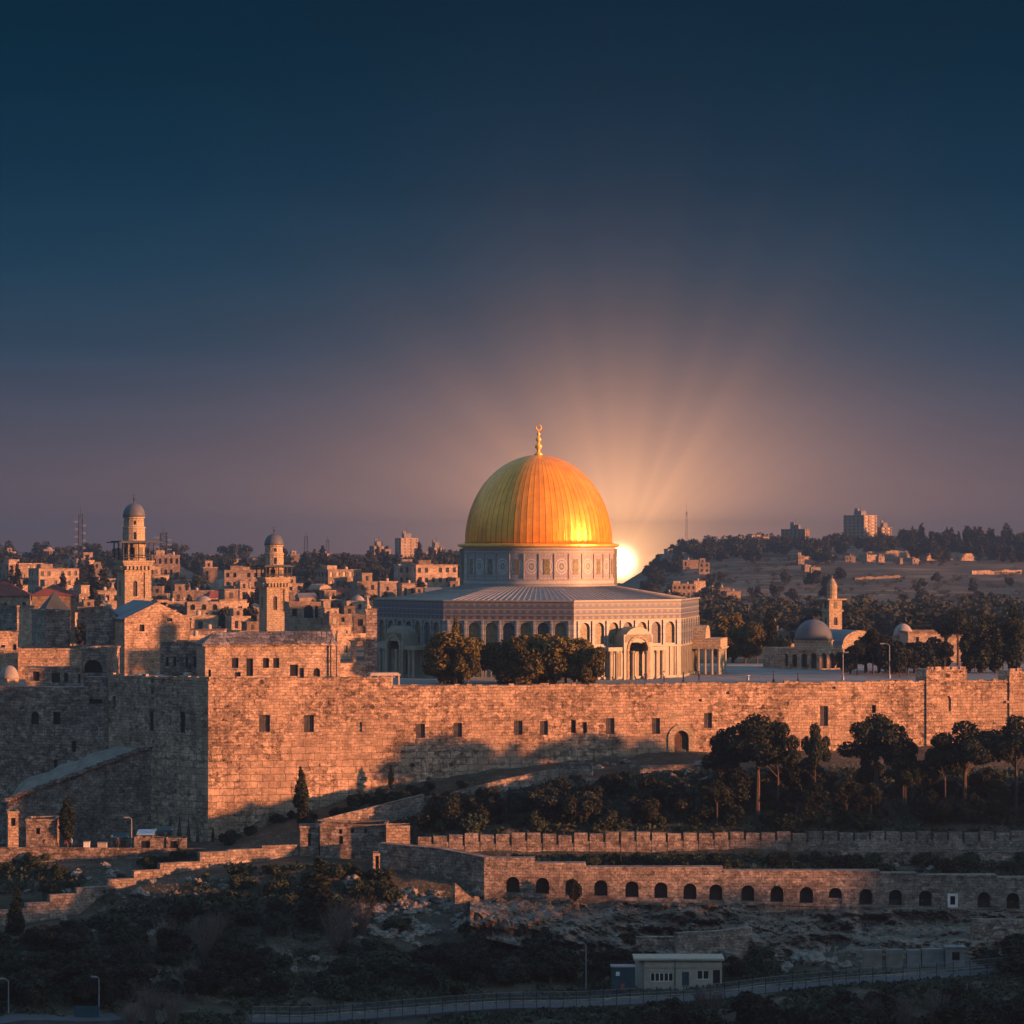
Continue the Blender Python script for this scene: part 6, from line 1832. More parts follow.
# bare shrubs
def bare(px, py, h_, label, seed):
    rs = random.Random(seed); x, Y, z = ground_at(px, py); m = MB()
    for i in range(46):
        a = rs.uniform(0, 6.28); l = rs.uniform(.1, .42); b = Vector((rs.uniform(-.3, .3), rs.uniform(-.3, .3), -.2)); e = Vector((b.x + l * h_ * math.cos(a), b.y + l * h_ * math.sin(a), h_ * rs.uniform(.6, 1.0))); mid_ = b.lerp(e, .5) + Vector((0, 0, h_ * .08))
        m.tube(b, mid_, .05, .035, 4); m.tube(mid_, e, .035, .012, 4)
        for k in range(3):
            s = mid_.lerp(e, rs.uniform(0, .8)); f = s + Vector((rs.uniform(-.5, .5), rs.uniform(-.5, .5), rs.uniform(.3, .9))) * h_ * .28; m.tube(s, f, .022, .008, 3)
    o = m.build('bare_shrub', M['twig'], None, (x, Y, z)); ordinal(o, label, 'shrub', 'bare twiggy shrubs', px)
for i, (px, py, h_) in enumerate(((150, 1030, 6), (172, 1034, 5.5), (205, 960, 6), (215, 948, 5), (166, 955, 5.5), (345, 945, 6.5), (362, 935, 5), (335, 955, 6), (190, 1000, 5), (130, 1038, 4.5), (935, 1030, 5), (905, 1032, 4.5), (870, 1035, 4.5), (715, 1015, 3.4), (700, 1012, 3))):
    bare(px, py, h_, 'bare twiggy shrub on the dark lower slope', 40 + i)

# far trees
def far_scatter(kind, n, px0, px1, Y0, Y1, base, grp, h0, h1, cat='tree', w0=.9, w1=1.3):
    for i in range(n):
        px, Y = tr.uniform(px0, px1), tr.uniform(Y0, Y1); x = (px - 512) / F * Y
        ordinal(tree(kind, x, Y, g1(x, Y) - .3, tr.uniform(h0, h1), tr.uniform(w0, w1)), base, cat, grp, px)
far_scatter('farcypress', 62, 905, 1060, 1600, 1800, 'dark conifer in the belt on the far right ridge', 'conifers on the right ridge', 9, 16, w0=1.2, w1=1.9)
far_scatter('farbroad', 42, 890, 1060, 1600, 1790, 'rounded tree in the belt on the far right ridge', 'trees on the right ridge', 8, 13)
P = at(947, 547, 1790); tag(tree('farcypress', P.x, 1790, P.z - 4, 16, .8), 'tall thin conifer standing above the belt on the far right ridge', 'tree')
far_scatter('farbroad', 14, 648, 680, 1500, 1790, 'tree on the saddle beside the low sun', 'trees on the saddle', 5, 8)
far_scatter('farbroad', 40, 672, 845, 1560, 1790, 'tree along the crest right of the golden dome', 'trees on the right crest', 6, 10)
far_scatter('farbroad', 40, 660, 1060, 720, 830, 'dark tree in the wooded valley right of the golden dome', 'valley trees', 6, 10, w0=1.0, w1=1.5)
far_scatter('farbroad', 40, 640, 845, 1000, 1450, 'scattered tree on the right hillside', 'trees on the right hillside', 5, 8)
far_scatter('farbroad', 22, 900, 1060, 1000, 1400, 'small tree on the open hillside at the far right', 'trees on the open hillside', 3.5, 6)
far_scatter('farbroad', 16, 295, 470, 1120, 1180, 'dark tree at the front of the wood left of the golden dome', 'wood left of the dome', 7, 11, w0=1.0, w1=1.5)
def wood(n, px0, px1, Y0, Y1, label):
    P = []
    for i in range(n):
        px, Y = tr.uniform(px0, px1), tr.uniform(Y0, Y1); x = (px - 512) / F * Y; cm, td, H = tr.choice(TREES['farbroad']); s = tr.uniform(7, 10.5) / H
        co = np.empty(len(cm.vertices) * 3); cm.vertices.foreach_get('co', co); co = co.reshape(-1, 4, 3)[::2]; a = tr.uniform(0, 6.28)
        co = np.stack([(co[..., 0] * math.cos(a) - co[..., 1] * math.sin(a)) * s * 1.25, (co[..., 0] * math.sin(a) + co[..., 1] * math.cos(a)) * s * 1.25, co[..., 2] * s], -1) * 1.0 + np.array([x, Y, g1(x, Y) - .4]); P.append(co)
    tag(link('woodland', quads_mesh('woodland', np.concatenate(P), M['far'])), label, 'woodland', kind='stuff')
wood(120, 650, 1060, 830, 1010, 'dark wood filling the valley right of the golden dome')
def hill_scrub(n):
    P = []
    for i in range(n):
        px, Y = tr.uniform(630, 1070), tr.uniform(1000, 1640); x = (px - 512) / F * Y
        if vnoise(np.array([x * .02]), np.array([Y * .012]), 61)[0] < -.08: continue
        cm, td, H = tr.choice(TREES['farbroad']); s = tr.uniform(1.2, 3.2) / H; co = np.empty(len(cm.vertices) * 3); cm.vertices.foreach_get('co', co); co = co.reshape(-1, 4, 3)[::9]
        P.append(np.stack([co[..., 0] * s * 2.2, co[..., 1] * s * 2.2, (co[..., 2] - H * .2) * s], -1) + np.array([x, Y, g1(x, Y)]))
    tag(link('hill_scrub', quads_mesh('hill_scrub', np.concatenate(P), M['far'])), 'low scrub dotting the open right hillside', 'scrub', kind='stuff')
hill_scrub(900)
wood(70, 690, 905, 1620, 1795, 'dark wood along the crest around the tallest tower block')
wood(70, 295, 470, 1180, 1480, 'dark wood on the slope left of the golden dome')
far_scatter('farcypress', 26, 300, 460, 1180, 1500, 'dark conifer in the wood left of the golden dome', 'conifers left of the dome', 9, 13, w0=1.1, w1=1.6)
far_scatter('farbroad', 60, -10, 300, 1260, 1720, 'dark tree near the left crest', 'trees on the left crest', 7, 11, w0=1.0, w1=1.5)
far_scatter('farcypress', 20, 10, 130, 900, 1200, 'dark cypress among the houses left of the taller minaret', 'cypresses among the houses', 10, 14)
far_scatter('farbroad', 60, -10, 460, 640, 1150, 'tree between the far houses', 'trees between the houses', 4, 7)
far_scatter('farcypress', 60, -10, 460, 680, 1200, 'slim dark tree standing between the far houses', 'slim trees between the houses', 5, 9, w0=1.3, w1=2.2)
# unseen trees added on the raised crest at the right, to shade the slope
for i in range(6):
    x, Y = tr.uniform(194, 216), tr.uniform(348, 367)
    ordinal(tree('broad', x, Y, g1(x, Y) - .3, tr.uniform(5, 7.5), tr.uniform(.8, 1.1)), 'unseen tree added for shade on the crest right of the view', 'tree', 'added shade trees', Y)
# ------------------------------------------------------------------ ground cover and stones
def cover():
    n = 60000; pxs = nrng.uniform(-110, 1150, n * 2); Ys = nrng.uniform(352, 468, n * 2)
    x = (pxs - 512) / F * Ys; yw = Yw(x)
    py_t = np.interp(pxs, [0, 210, 330, 420, 480], [925, 880, 880, 900, 880])
    z = gz(x, Ys); py = HZ + (EYE - z) / Ys * F
    dens = vnoise(x * .16, Ys * .16, 31) + .6 * vnoise(x * .5, Ys * .5, 32)
    lower = (py > np.interp(pxs, [0, 100, 200, 300, 400, 480, 560, 650, 1024], [945, 915, 886, 866, 878, 920, 945, 975, 975]))
    lower = lower & ~((pxs > 372) & (pxs < 482) & (py < 930) & (dens < .35))
    upper = (pxs > 330) & (Ys > 439.5) & (Ys < yw - 2.2) & (py > np.interp(pxs, [300, 470, 560, 700, 1024], [822, 792, 778, 772, 765]))
    mid_ = (pxs > 480) & (Ys > 426) & (Ys < 436.5); left = (pxs < 260) & (Ys > 424) & (Ys < 438)
    road = np.zeros(len(pxs), bool)
    ry = np.interp(pxs, [250, 400, 560, 720, 880, 1080], [377, 380, 383, 385.5, 389.5, 394.5]); road = (np.abs(Ys - ry) < 3.2) & (pxs > 245)
    keep = ((lower & (dens > -.22)) | (upper & (dens > -.30)) | (mid_ & (dens > -.12)) | (left & (dens > .05))) & ~road
    idx = np.where(keep)[0][:n]; m_ = len(idx)
    c = np.stack([x[idx], Ys[idx], z[idx]], 1); h = (.25 + .75 * nrng.random(m_)) * (.5 + np.clip(dens[idx] + .4, 0, 1)); c[:, 2] += h * .45
    a = nrng.normal(size=(m_, 3)); a /= np.linalg.norm(a, axis=1)[:, None]; b = np.cross(a, nrng.normal(size=(m_, 3))); b /= np.linalg.norm(b, axis=1)[:, None]
    s = (.16 + .22 * nrng.random(m_))[:, None]
    V = np.stack([c - a * s - b * s * .6, c + a * s - b * s * .4, c + a * s + b * s * .6, c - a * s + b * s * .4], 1)
    tag(link('undergrowth', quads_mesh('undergrowth', V, M['scrub'])), 'dark grass and low scrub covering the slopes', 'undergrowth', kind='stuff')
cover()

def rock_mesh(seed, rough=.35):
    bm = bmesh.new(); bmesh.ops.create_icosphere(bm, subdivisions=3, radius=1.0); rs = random.Random(seed); off = [rs.uniform(0, 50) for _ in range(3)]
    from mathutils import noise
    for v in bm.verts:
        k = 1 + rough * noise.noise(v.co * 1.3 + Vector(off)) + .5 * rough * noise.noise(v.co * 3.1 + Vector(off)) + .12 * noise.cell(v.co * 2.5 + Vector(off)); v.co = Vector((v.co.x * k * 1.2, v.co.y * k, v.co.z * k * .8))
    me = bpy.data.meshes.new('boulder'); bm.to_mesh(me); bm.free(); me.materials.append(M['limestone']); return me
ROCKS = [rock_mesh(i, .7) for i in range(6)]
rk = random.Random(3)
def rocks(n, px0, px1, py0, py1, s0, s1, label, grp):
    for i in range(n):
        px = rk.uniform(px0, px1); py = rk.uniform(py0(px) if callable(py0) else py0, py1(px) if callable(py1) else py1); x, Y, z = ground_at(px, py)
        o = link('boulder', rk.choice(ROCKS)); s = rk.uniform(s0, s1); o.location = (x, Y, z + s * .12); o.scale = (s, s, s * rk.uniform(.7, 1.1)); o.rotation_euler = (rk.uniform(-.3, .3), rk.uniform(-.3, .3), rk.uniform(0, 6.28))
        ordinal(o, label, 'boulder', grp, px)
rocks(150, 345, 482, lambda p: np.interp(p, [345, 480], [876, 905]), lambda p: np.interp(p, [370, 480], [940, 928]), .28, .85, 'pale boulder on the rubble slope under the bastion wall', 'boulders under the bastion')
rocks(26, 255, 330, 955, 995, .25, .6, 'pale stone on the dark lower slope left of centre', 'stones on the lower slope')
rocks(8, 392, 425, 925, 950, .5, .9, 'whitish boulder at the lower edge of the rubble slope', 'whitish boulders')
rocks(30, 50, 190, 912, 950, .25, .6, 'pale stone in the grass below the stepped wall', 'stones below the stepped wall')
rocks(34, 20, 230, 866, 895, .25, .7, 'grey stone on the bank above the stepped wall', 'stones above the stepped wall')
rocks(26, 540, 640, 940, 985, .3, .7, 'pale stone on the slope left of the grey kiosk', 'stones left of the kiosk')
rocks(24, 560, 720, lambda p: 762, lambda p: 782, .3, .7, 'pale fallen block at the foot of the wall near the gate', 'fallen blocks near the gate')
rocks(30, 480, 1024, 861, 870, .25, .6, 'stone on the terrace above the arcade', 'stones on the terrace')
for (px, py, s, lab) in ((893, 944, 1.0, 'upright boulder above the leftmost concrete blocks'), (905, 945, 1.2, 'pale boulder right of the upright boulder above the concrete blocks'), (918, 944, 1.1, 'rounded boulder above the grey concrete blocks'), (934, 946, .9, 'leaning boulder above the widest concrete block'), (812, 958, 1.3, 'broad rock above the bend of the lower road'), (798, 955, 1.0, 'rounded rock left of the broad rock above the lower road'), (786, 964, .8, 'low rock right of the kiosk shrubs'), (832, 962, 1.0, 'low rock right of the broad rock above the lower road'), (848, 963, .8, 'small rock left of the concrete blocks')):
    x, Y, z = ground_at(px, py + 6); o = link('boulder', rk.choice(ROCKS)); o.location = (x, Y, z + s * .3); o.scale = (s, s, s * 1.1); o.rotation_euler = (.2, .1, rk.uniform(0, 6)); tag(o, lab, 'boulder')

# ------------------------------------------------------------------ guard building, kiosk, small things
corner_block('guard_building', 'long flat-roofed grey guard building at the end of the stepped wall', 'guard building', 320, 437, 826, 385, None, -2, z0=-25, depth_l=6, mat='rubble', ops_r=[(339, 342, 829, 834), (351, 354, 828.5, 833), (364, 367, 828.5, 833), (339, 343, 836, 844)])
corner_block('gate_lodge', 'small stone lodge with a lit top at the left of the guard building', 'lodge', 300, 437.6, 828, 319, None, 4, z0=-25, depth_l=4, mat='rubble', ops_r=[(308, 311, 834, 846)])
corner_block('stone_box', 'plain pinkish stone box standing right of the guard building', 'box', 386, 434.8, 825.5, 410, None, 2, z0=-23, depth_l=3.5, mat='ashlar', cap=False)
corner_block('ruined_doorway', 'narrow lit doorway pier beside the rubble wall under the guard building', 'ruin', 373, 428, 853, 380, None, 4, z0=-28, depth_l=2, mat='ashlar', cap=False, ops_r=[(375.5, 378.8, 856, 872)])

def kiosk():
    Y = 399; P = at(640, 988, Y); z = lambda py: EYE - (py - HZ) / F * Y; x0, x1 = at(644, 0, Y).x, at(722, 0, Y).x; xl = at(636, 0, Y).x
    t = empty('kiosk'); tag(t, 'low grey kiosk with white window frames beside the road', 'kiosk')
    r = Run((x0, Y), (x1, Y)); zb, zt = z(990), z(960)
    ops = [r.op(650.5, 673, 973, 981.5), r.op(682, 689, 972, 987), r.op(697, 709, 970.5, 979.5), r.op(713, 720, 970, 985)]
    m = MB(); m.panel(r.p0, r.p1, zb, zt, ops, .2); m.panel(r.p1, (x1, Y + 4), zb, zt); m.panel((x1, Y + 4), (xl, Y + 4), zb, zt); m.panel((xl, Y + 4), r.p0, zb, zt); m.build('wall', M['plaster'], t)
    m = MB(); m.prism([(xl - .3, Y - .5), (x1 + .3, Y - .5), (x1 + .3, Y + 4.2), (xl - .3, Y + 4.2)], zt, zt + .25); m.prism([(x0, Y - .12), (x1, Y - .12), (x1, Y - .02), (x0, Y - .02)], z(967.5), z(962)); m.build('roof', M['plaster'], t)
    for i, o in enumerate(ops):
        p = win_part(r, o, t, 'door' if i in (1, 3) else 'window', .18, M['blue'] if i == 1 else M['dark'], False)
        if i in (0, 2):
            m = MB(); n = 5 if i == 0 else 2
            for k in range(n + 1):
                u = o[0] + (o[1] - o[0]) * k / n; q = r.pt(u, .1); m.box((q.x, q.y, (o[2] + o[3]) / 2), (.12, .1, o[3] - o[2]))
            for v in (o[2], o[3]): q = r.pt((o[0] + o[1]) / 2, .1); m.box((q.x, q.y, v), (o[1] - o[0] + .12, .12, .12))
            m.build('window_frame', M['white'], p)
    m = MB(); m.tube((r.pt(r.u(675)).x, Y - .1, zb), (r.pt(r.u(675)).x, Y - .1, zt), .06, n=5); m.build('drain_pipe', M['iron'], t)
kiosk()
def booth():
    Y = 398; P = at(623, 985, Y); t = empty('booth', (P.x, Y, P.z - .6)); tag(t, 'teal metal cabin left of the kiosk by the road', 'cabin')
    m = MB(); m.box((0, 0, 1.6), (3.0, 2.2, 2.8)); 
    for k in range(9): m.box((-1.35 + .34 * k, -1.12, 1.6), (.1, .06, 2.6))
    m.build('body', M['blue'], t); m = MB(); m.box((0, 0, 3.06), (3.2, 2.4, .14)); m.build('roof', M['galv'], t)
    m = MB(); m.box((-.7, -1.17, 2.2), (.5, .06, .5)); m.build('notice', M['white'], t)
booth()
for (a, b, py0, py1, lab, mt) in ((863, 882, 951, 966, 'leftmost pale concrete block beside the road', 'concrete2'), (886, 903, 950.5, 965.5, 'second pale concrete block beside the road, with a rusty top', 'concrete2'), (907, 921, 951, 964, 'grey concrete block left of the widest one beside the road', 'concrete'), (922, 944, 950, 963, 'widest grey concrete block beside the road', 'concrete')):
    Y = 401; A, B_ = at(a, py1, Y), at(b, py0, Y); t = empty('concrete_block', (A.x, Y, A.z - .5)); tag(t, lab, 'block', 'concrete blocks beside the road'); h_ = B_.z - A.z + .5; w_ = B_.x - A.x
    m = MB(); m.box((w_ / 2, .6, h_ / 2), (w_, 1.2, h_)); m.build('body', M[mt], t); m = MB(); m.box((w_ / 2, .6, h_ + .05), (w_ * .96, 1.1, .1)); m.build('cap', M['concrete'], t)
def hut():
    Y = 400; A, B_ = at(946, 963, Y), at(965, 948, Y); t = empty('utility_hut', (A.x, Y, A.z - .5)); tag(t, 'small grey hut with a dark window right of the concrete blocks', 'hut'); h_ = B_.z - A.z + .5; w_ = B_.x - A.x; m = MB(); o = (w_ * .32, w_ * .72, h_ * .35, h_ * .78, 'r')
    m.panel((0, 0), (w_, 0), 0, h_, [o], .2); m.panel((w_, 0), (w_, 2), 0, h_); m.panel((w_, 2), (0, 2), 0, h_); m.panel((0, 2), (0, 0), 0, h_); m.build('wall', M['concrete'], t); m = MB(); m.box((w_ / 2, 1, h_ + .08), (w_ + .3, 2.3, .16)); m.build('roof', M['concrete'], t)
    win_part(Run((0, 0), (w_, 0)), o, t, 'window', .17, M['dark'], False)
hut()
# stone retaining walls behind the kiosk
slope_wall('terrace_wall', [(676, 408, 934, 962), (720, 409, 932, 962), (752, 411, 928, 958)], 'reddish stone retaining wall above the kiosk', 'wall', M['terrace'], 1.0, False)
slope_wall('terrace_wall', [(636, 409, 938, 962), (674, 409, 938, 962)], 'dark shaded retaining wall left above the kiosk', 'wall', M['rubble'], 1.0, False)
slope_wall('terrace_wall', [(972, 412, 920, 962), (1040, 413, 921, 962)], 'brown masonry pier wall at the right frame edge above the road', 'wall', M['rubble'], 1.0, False)

# fence along the road and its low kerb wall
def fence(off, h_, label, mesh=True, p0=0, p1=None, name='fence'):
    t = empty(name); tag(t, label, 'fence'); rows = road_rows[p0:p1]; pts = []
    for (a, b, z) in rows:
        q = (a if off < 0 else b); d = (b - a).normalized(); q = q + d * (.35 if off > 0 else -.35); pts.append(Vector((q.x, q.y, z)))
    rails = MB()
    for a, b in zip(pts[:-1], pts[1:]):
        for k in (.35, .68, 1.0): rails.tube((a.x, a.y, a.z + h_ * k), (b.x, b.y, b.z + h_ * k), .035, n=4)
    rails.build('rails', M['galv'], t)
    pn = MB()
    for a, b in zip(pts[:-1], pts[1:]):
        n = 6
        for k in range(n):
            q = a.lerp(b, k / n); pn.tube((q.x, q.y, q.z + .1), (q.x, q.y, q.z + h_ * .98), .018, n=3)
    pn.build('bars', M['galv'], t)
    acc = 0
    for i, p in enumerate(pts):
        if i % 2 == 0: m = MB(); m.tube((p.x, p.y, p.z - .9), (p.x, p.y, p.z + h_ + .08), .055, n=5); m.build('post', M['iron'], t)
fence(-1, 2.0, 'long grey railing along the near side of the lower road')
kb = MB()
for a, b in zip(road_rows[:-1], road_rows[1:]):
    A, B_ = Vector((*a[1], a[2])), Vector((*b[1], b[2])); d = (b[1] - a[1]).normalized(); n = Vector((-d.y, d.x)) * .5
    kb.face([(A.x, A.y, A.z - 1), (B_.x, B_.y, B_.z - 1), (B_.x, B_.y, B_.z + .22), (A.x, A.y, A.z + .22)]); kb.face([(A.x, A.y, A.z + .22), (B_.x, B_.y, B_.z + .22), (B_.x + n.x, B_.y + n.y, B_.z + .22), (A.x + n.x, A.y + n.y, A.z + .22)])
tag(kb.build('roadside_wall', M['terrace']), 'low pale wall along the far side of the lower road', 'wall')

# lamps
def lamp(px, Y, py_top, py_base, label, arm=1.2, side=1, globe=False, zb=None):
    P = at(px, py_base, Y); zt = at(px, py_top, Y).z; z0 = P.z - .5 if zb is None else zb; t = empty('street_lamp', (P.x, Y, z0)); tag(t, label, 'street lamp'); h_ = zt - z0; m = MB()
    m.tube((0, 0, 0), (0, 0, h_ * .96), .11, .07, 7); m.lathe([(.22, 0), (.22, .5), (.12, .7)], 8)
    if not globe:
        for k in range(5):
            a0, a1 = k / 5, (k + 1) / 5; m.tube((side * arm * a0, 0, h_ * .96 + .35 * math.sin(a0 * 1.6)), (side * arm * a1, 0, h_ * .96 + .35 * math.sin(a1 * 1.6)), .06, .05, 5)
    m.build('pole', M['galv'], t); m = MB()
    if globe: m.lathe([(.05, h_ * .9), (.3, h_ * .94), (.38, h_ * .98), (.3, h_ * 1.03), (.05, h_ * 1.06)], 12); m.build('lamp_globe', M['globe'], t, smooth=True)
    else: m.box((side * (arm + .25), 0, h_ * .96 + .3), (.75, .28, .16)); m.box((side * (arm + .25), 0, h_ * .96 + .2), (.55, .2, .06)); m.build('lamp_head', M['galv'], t)
lamp(99, 374, 977, 1030, 'straight grey street lamp at the lower left', .35, -1)
lamp(8.5, 372, 979, 1030, 'curved-arm street lamp at the lower left frame corner', .75, -1)
lamp(586, 401, 943, 1000, 'tall thin lamp post by the lower road, below the arcade', .4, -1)
lamp(131.5, 444, 818, 848, 'lamp post on the street below the shaded wall corner', .5, -1)
lamp(748, 500, 675.5, 683, 'globe lamp on the open esplanade beside the wall top', globe=True, zb=0)
lamp(889.5, 507, 644, 683, 'tall lamp with a bent arm among the right-hand trees', .9, -1, zb=0)
lamp(843, 500, 653, 683, 'thin pole lamp on the esplanade beside the grey-domed building', .3, 1, zb=0)
for (px, pt, lab) in ((773.5, 672, 'slim dark bollard post on the open esplanade'), (683.5, 673, 'dark post on the esplanade near the shrine colonnade'), (798, 674, 'short dark post on the esplanade near the grey-domed building')):
    P = at(px, 684, 493); zt = at(px, pt, 493).z; m = MB(); m.tube((0, 0, 0), (0, 0, zt), .1, .08, 6); m.lathe([(.18, 0), (.18, .35), (.11, .45)], 8); m.lathe([(.1, zt), (.15, zt + .08), (.03, zt + .2)], 8); tag(m.build('post', M['iron'], None, (P.x, 493, 0)), lab, 'post')

# street things below the wall at left
def stall(px0, px1, py0, py1, Y, mt, label):
    A, B_ = at(px0, py1, Y), at(px1, py0, Y); w_ = B_.x - A.x; h_ = B_.z - A.z; t = empty('market_stall', (A.x, Y, A.z)); tag(t, label, 'stall', 'stalls below the corner')
    for k in range(4): m = MB(); m.tube((w_ * (k % 2), 1.8 * (k // 2), -.6), (w_ * (k % 2), 1.8 * (k // 2), h_), .06, n=5); m.build('post', M['galv'], t)
    m = MB(); m.face([(-.25, -.3, h_ - .25), (w_ + .25, -.3, h_ - .25), (w_ + .25, 2, h_ + .15), (-.25, 2, h_ + .15)]); m.face([(-.25, 2, h_ + .09), (w_ + .25, 2, h_ + .09), (w_ + .25, -.3, h_ - .31), (-.25, -.3, h_ - .31)]); m.face([(-.25, -.3, h_ - .5), (w_ + .25, -.3, h_ - .5), (w_ + .25, -.3, h_ - .25), (-.25, -.3, h_ - .25)]); m.build('awning', M[mt], t)
    m = MB(); m.box((w_ / 2, .8, .35), (w_ * .8, .9, .9)); m.build('counter', M['wood'], t)
stall(138.5, 153, 831.5, 846, 445, 'bluecloth', 'market stall under a pale blue awning near the wall corner')
stall(156, 172, 828.5, 845, 450, 'blue', 'market stall under a dark blue awning right of the pale blue one')
stall(112, 127, 835, 847, 446, 'blue', 'long low blue-roofed stall left of the pale blue awning')
corner_block('street_wall_house', 'small ruined stone booth right of the pale blue awning', 'booth', 134, 443, 838, 164, None, 2, z0=-23.5, depth_l=2.5, mat='rubble', cap=False, ops_r=[(141, 150, 841, 848), (152, 165, 842, 848)][:1])
corner_block('street_wall_house', 'grey stone booth end at the corner by the wall foot', 'booth', 166, 443.4, 838, 186, None, 0, z0=-23.5, depth_l=2.5, mat='rubble', cap=False, ops_r=[(170, 178, 841, 849)])
corner_block('sunlit_kiosk', 'small orange-lit wall panel building at the left edge of the street', 'building', 8, 441, 813.5, 18.5, -12, 12, z0=-23.5, depth_l=4, mat='ashlar', ops_r=[(11, 15.5, 818, 826)])
corner_block('street_house', 'dark stone street house below the ramp foot at the left', 'house', 26, 441.5, 821, 56, None, 3, z0=-23, depth_l=5, mat='rubble', ops_r=[(36, 40, 828, 834)])
for (px, w_, h_, mt, lab) in ((51, 9, 6.5, 'ashlar', 'lit stone bollard box on the street parapet at the left'), (102, 9, 5, 'plaster', 'pale box on the street left of the stalls'), (86.5, 6, 6, 'white', 'white cabinet on the street left of the stalls')):
    A = at(px - w_ / 2, 848, 442); B_ = at(px + w_ / 2, 848 - h_, 442); t = empty('street_cabinet', (A.x, 442, A.z - .4)); tag(t, lab, 'cabinet'); ww = B_.x - A.x; hh = B_.z - A.z + .4; m = MB(); m.box((ww / 2, .4, hh / 2), (ww, .8, hh)); m.build('body', M[mt], t); m = MB(); m.box((ww / 2, .4, hh + .05), (ww + .1, .9, .1)); m.build('lid', M['concrete'], t)
def sign_board():
    P = at(87, 1020, 373); t = empty('blue_board', (P.x, 373, P.z - 1.5)); tag(t, 'large blue board on posts beside the lower left street lamp', 'board'); zt = at(87, 1006, 373).z - P.z + 1.5
    m = MB(); m.box((0, 0, zt - 1.0), (3.0, .1, 2.0)); m.build('panel', M['blue'], t)
    for s in (-1, 1): m = MB(); m.tube((s * 1.2, .1, 0), (s * 1.2, .1, zt), .06, n=5); m.build('post', M['galv'], t)
sign_board()

# ------------------------------------------------------------------ people
def person_mesh(stride, top, bottom):
    me = bpy.data.meshes.new('p'); J = {'pelvis': (0, 0, .95), 'waist': (0, 0, 1.12), 'chest': (0, .01, 1.34), 'neck': (0, .01, 1.5), 'head': (0, -.01, 1.6), 'crown': (0, -.01, 1.70)}
    E = [('pelvis', 'waist'), ('waist', 'chest'), ('chest', 'neck'), ('neck', 'head'), ('head', 'crown')]; Rd = {'pelvis': .15, 'waist': .14, 'chest': .17, 'neck': .06, 'head': .095, 'crown': .07}
    for s, n in ((-1, 'l'), (1, 'r')):
        f = s * stride
        J.update({n + 'hip': (s * .09, 0, .9), n + 'knee': (s * .1, -f * .12 - .02, .5), n + 'ank': (s * .1, -f * .2 + .02, .09), n + 'toe': (s * .11, -f * .2 - .14, .04), n + 'sh': (s * .19, .01, 1.42), n + 'el': (s * .24, f * .08, 1.16), n + 'wr': (s * .24, f * .14 - .05, .92), n + 'hand': (s * .24, f * .15 - .07, .8)})
        Rd.update({n + 'hip': .1, n + 'knee': .062, n + 'ank': .045, n + 'toe': .04, n + 'sh': .06, n + 'el': .045, n + 'wr': .034, n + 'hand': .036})
        E += [('pelvis', n + 'hip'), (n + 'hip', n + 'knee'), (n + 'knee', n + 'ank'), (n + 'ank', n + 'toe'), ('chest', n + 'sh'), (n + 'sh', n + 'el'), (n + 'el', n + 'wr'), (n + 'wr', n + 'hand')]
    names = list(J); ix = {k: i for i, k in enumerate(names)}; me.from_pydata([J[k] for k in names], [(ix[a], ix[b]) for a, b in E], [])
    o = bpy.data.objects.new('p', me); COL.objects.link(o); o.modifiers.new('skin', 'SKIN'); o.modifiers.new('sub', 'SUBSURF').levels = 1
    for k, d in zip(names, me.skin_vertices[0].data): d.radius = (Rd[k], Rd[k] * (.75 if k in ('chest', 'waist', 'pelvis') else 1)); d.use_root = (k == 'pelvis')
    dg = bpy.context.evaluated_depsgraph_get(); res = bpy.data.meshes.new_from_object(o.evaluated_get(dg)); bpy.data.objects.remove(o)
    res.materials.clear()
    for q in (bottom, top, 'skin'): res.materials.append(M[q])
    for p in res.polygons:
        c = p.center; p.material_index = 2 if (c.z > 1.5 or (abs(c.x) > .18 and c.z < .9 and c.z > .7)) else (1 if c.z > .95 else 0)
    return res
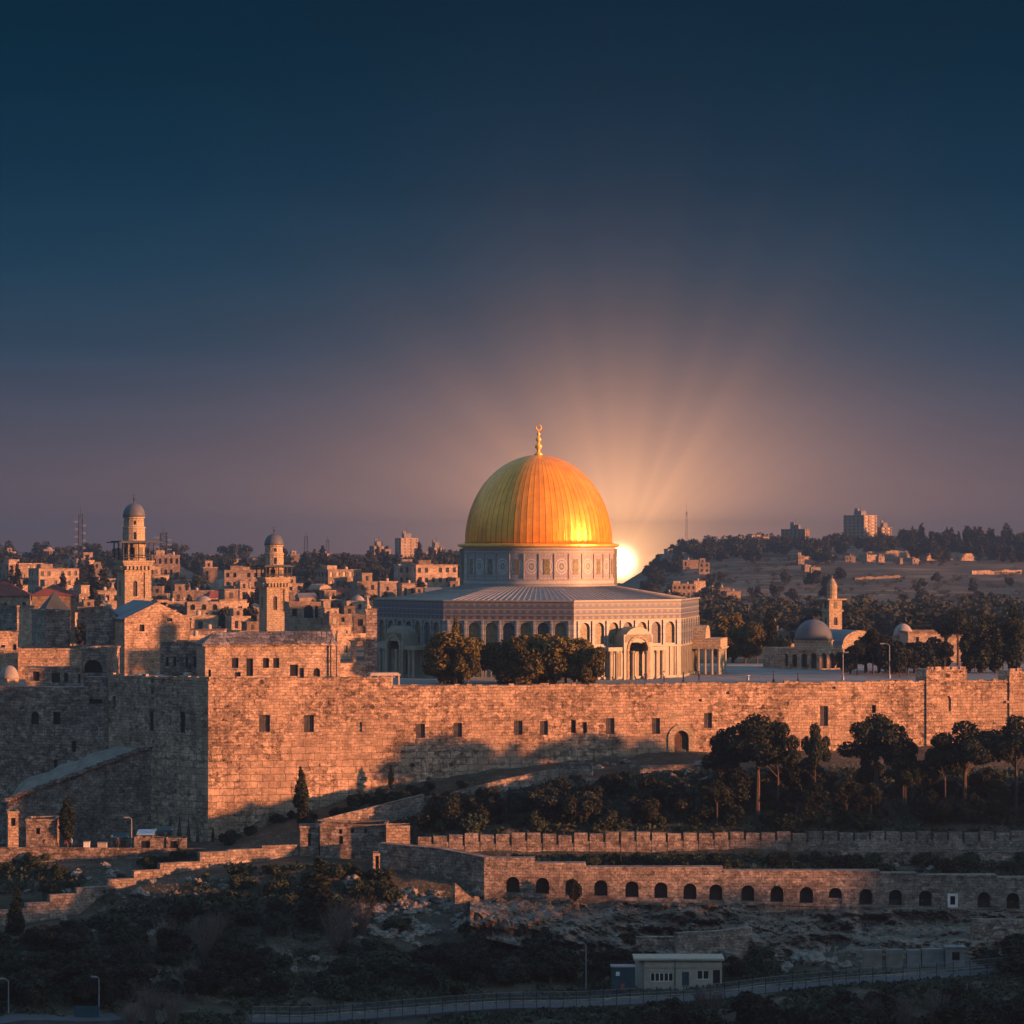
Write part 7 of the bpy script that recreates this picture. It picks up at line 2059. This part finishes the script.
hairm = MB(); hairm.lathe([(.112, 1.60), (.118, 1.66), (.1, 1.73), (.05, 1.775), (.01, 1.785)], 10); ho = hairm.build('hair', M['hair']); hd = ho.data; bpy.data.objects.remove(ho)
PM = [(person_mesh(1, 'cloth1', 'cloth1'), 'dark clothes walking'), (person_mesh(0, 'cloth2', 'cloth1'), 'a pale top standing'), (person_mesh(.6, 'cloth3', 'cloth1'), 'a red top walking')]
def person(k, px, Y, z, where_, rz=0):
    x = (px - 512) / F * Y; t = link('person', PM[k][0]); t.location = (x, Y, z); t.rotation_euler.z = rz; h_ = link('hair', hd, t); h_.location = (0, .015, 0); tag(t, 'person in %s %s' % (PM[k][1], where_), 'person', 'people')
person(0, 645.5, 491, 0, 'on the esplanade below the porch'); person(1, 664, 493, 0, 'on the esplanade right of the porch', .8); person(0, 699, 492, 0, 'on the esplanade before the colonnade', 1.6)
person(1, 341, 463, 0, 'on the wall terrace below the arched ruin'); person(0, 284, 462, 0, 'on the wall terrace before the long hall', -1); person(1, 322, 463, 0, 'on the wall terrace near the hall door', .5)
zs = lambda px: at(px, 849, 443).z
person(2, 66.5, 441.6, zs(66) + .1, 'on the street beside the dark cypress', .3); person(0, 45, 441.8, zs(45) + .1, 'on the street at the left', 1.2); person(1, 71, 441.5, zs(71) + .1, 'on the street right of the red top', -.4); person(0, 118, 443, zs(118), 'on the street before the stalls'); person(0, 179, 442.5, zs(179), 'at the foot of the wall corner')
person(2, 622.5, 393, at(622, 996, 393).z, 'on the road before the teal cabin')

# ------------------------------------------------------------------ haze
HAZE = True
if HAZE:
    m = bpy.data.materials.new('haze'); m.use_nodes = True; t = NT(m.node_tree); t.n.clear()
    v = t.node('ShaderNodeVolumePrincipled', {'Color': (0.56, 0.69, 0.84, 1), 'Density': 0.0003, 'Anisotropy': 0.84}); t.node('ShaderNodeOutputMaterial', {'Volume': v.outputs[0]})
    m.cycles.homogeneous_volume = True
    b = MB(); b.box((0, 1925, -14), (4000, 4300, 132)); tag(b.build('haze', m), kind='stuff')

finish_labels()
for o in S.objects:
    if o.parent is None and o.get('category') and not o.get('kind'): o['kind'] = 'thing'
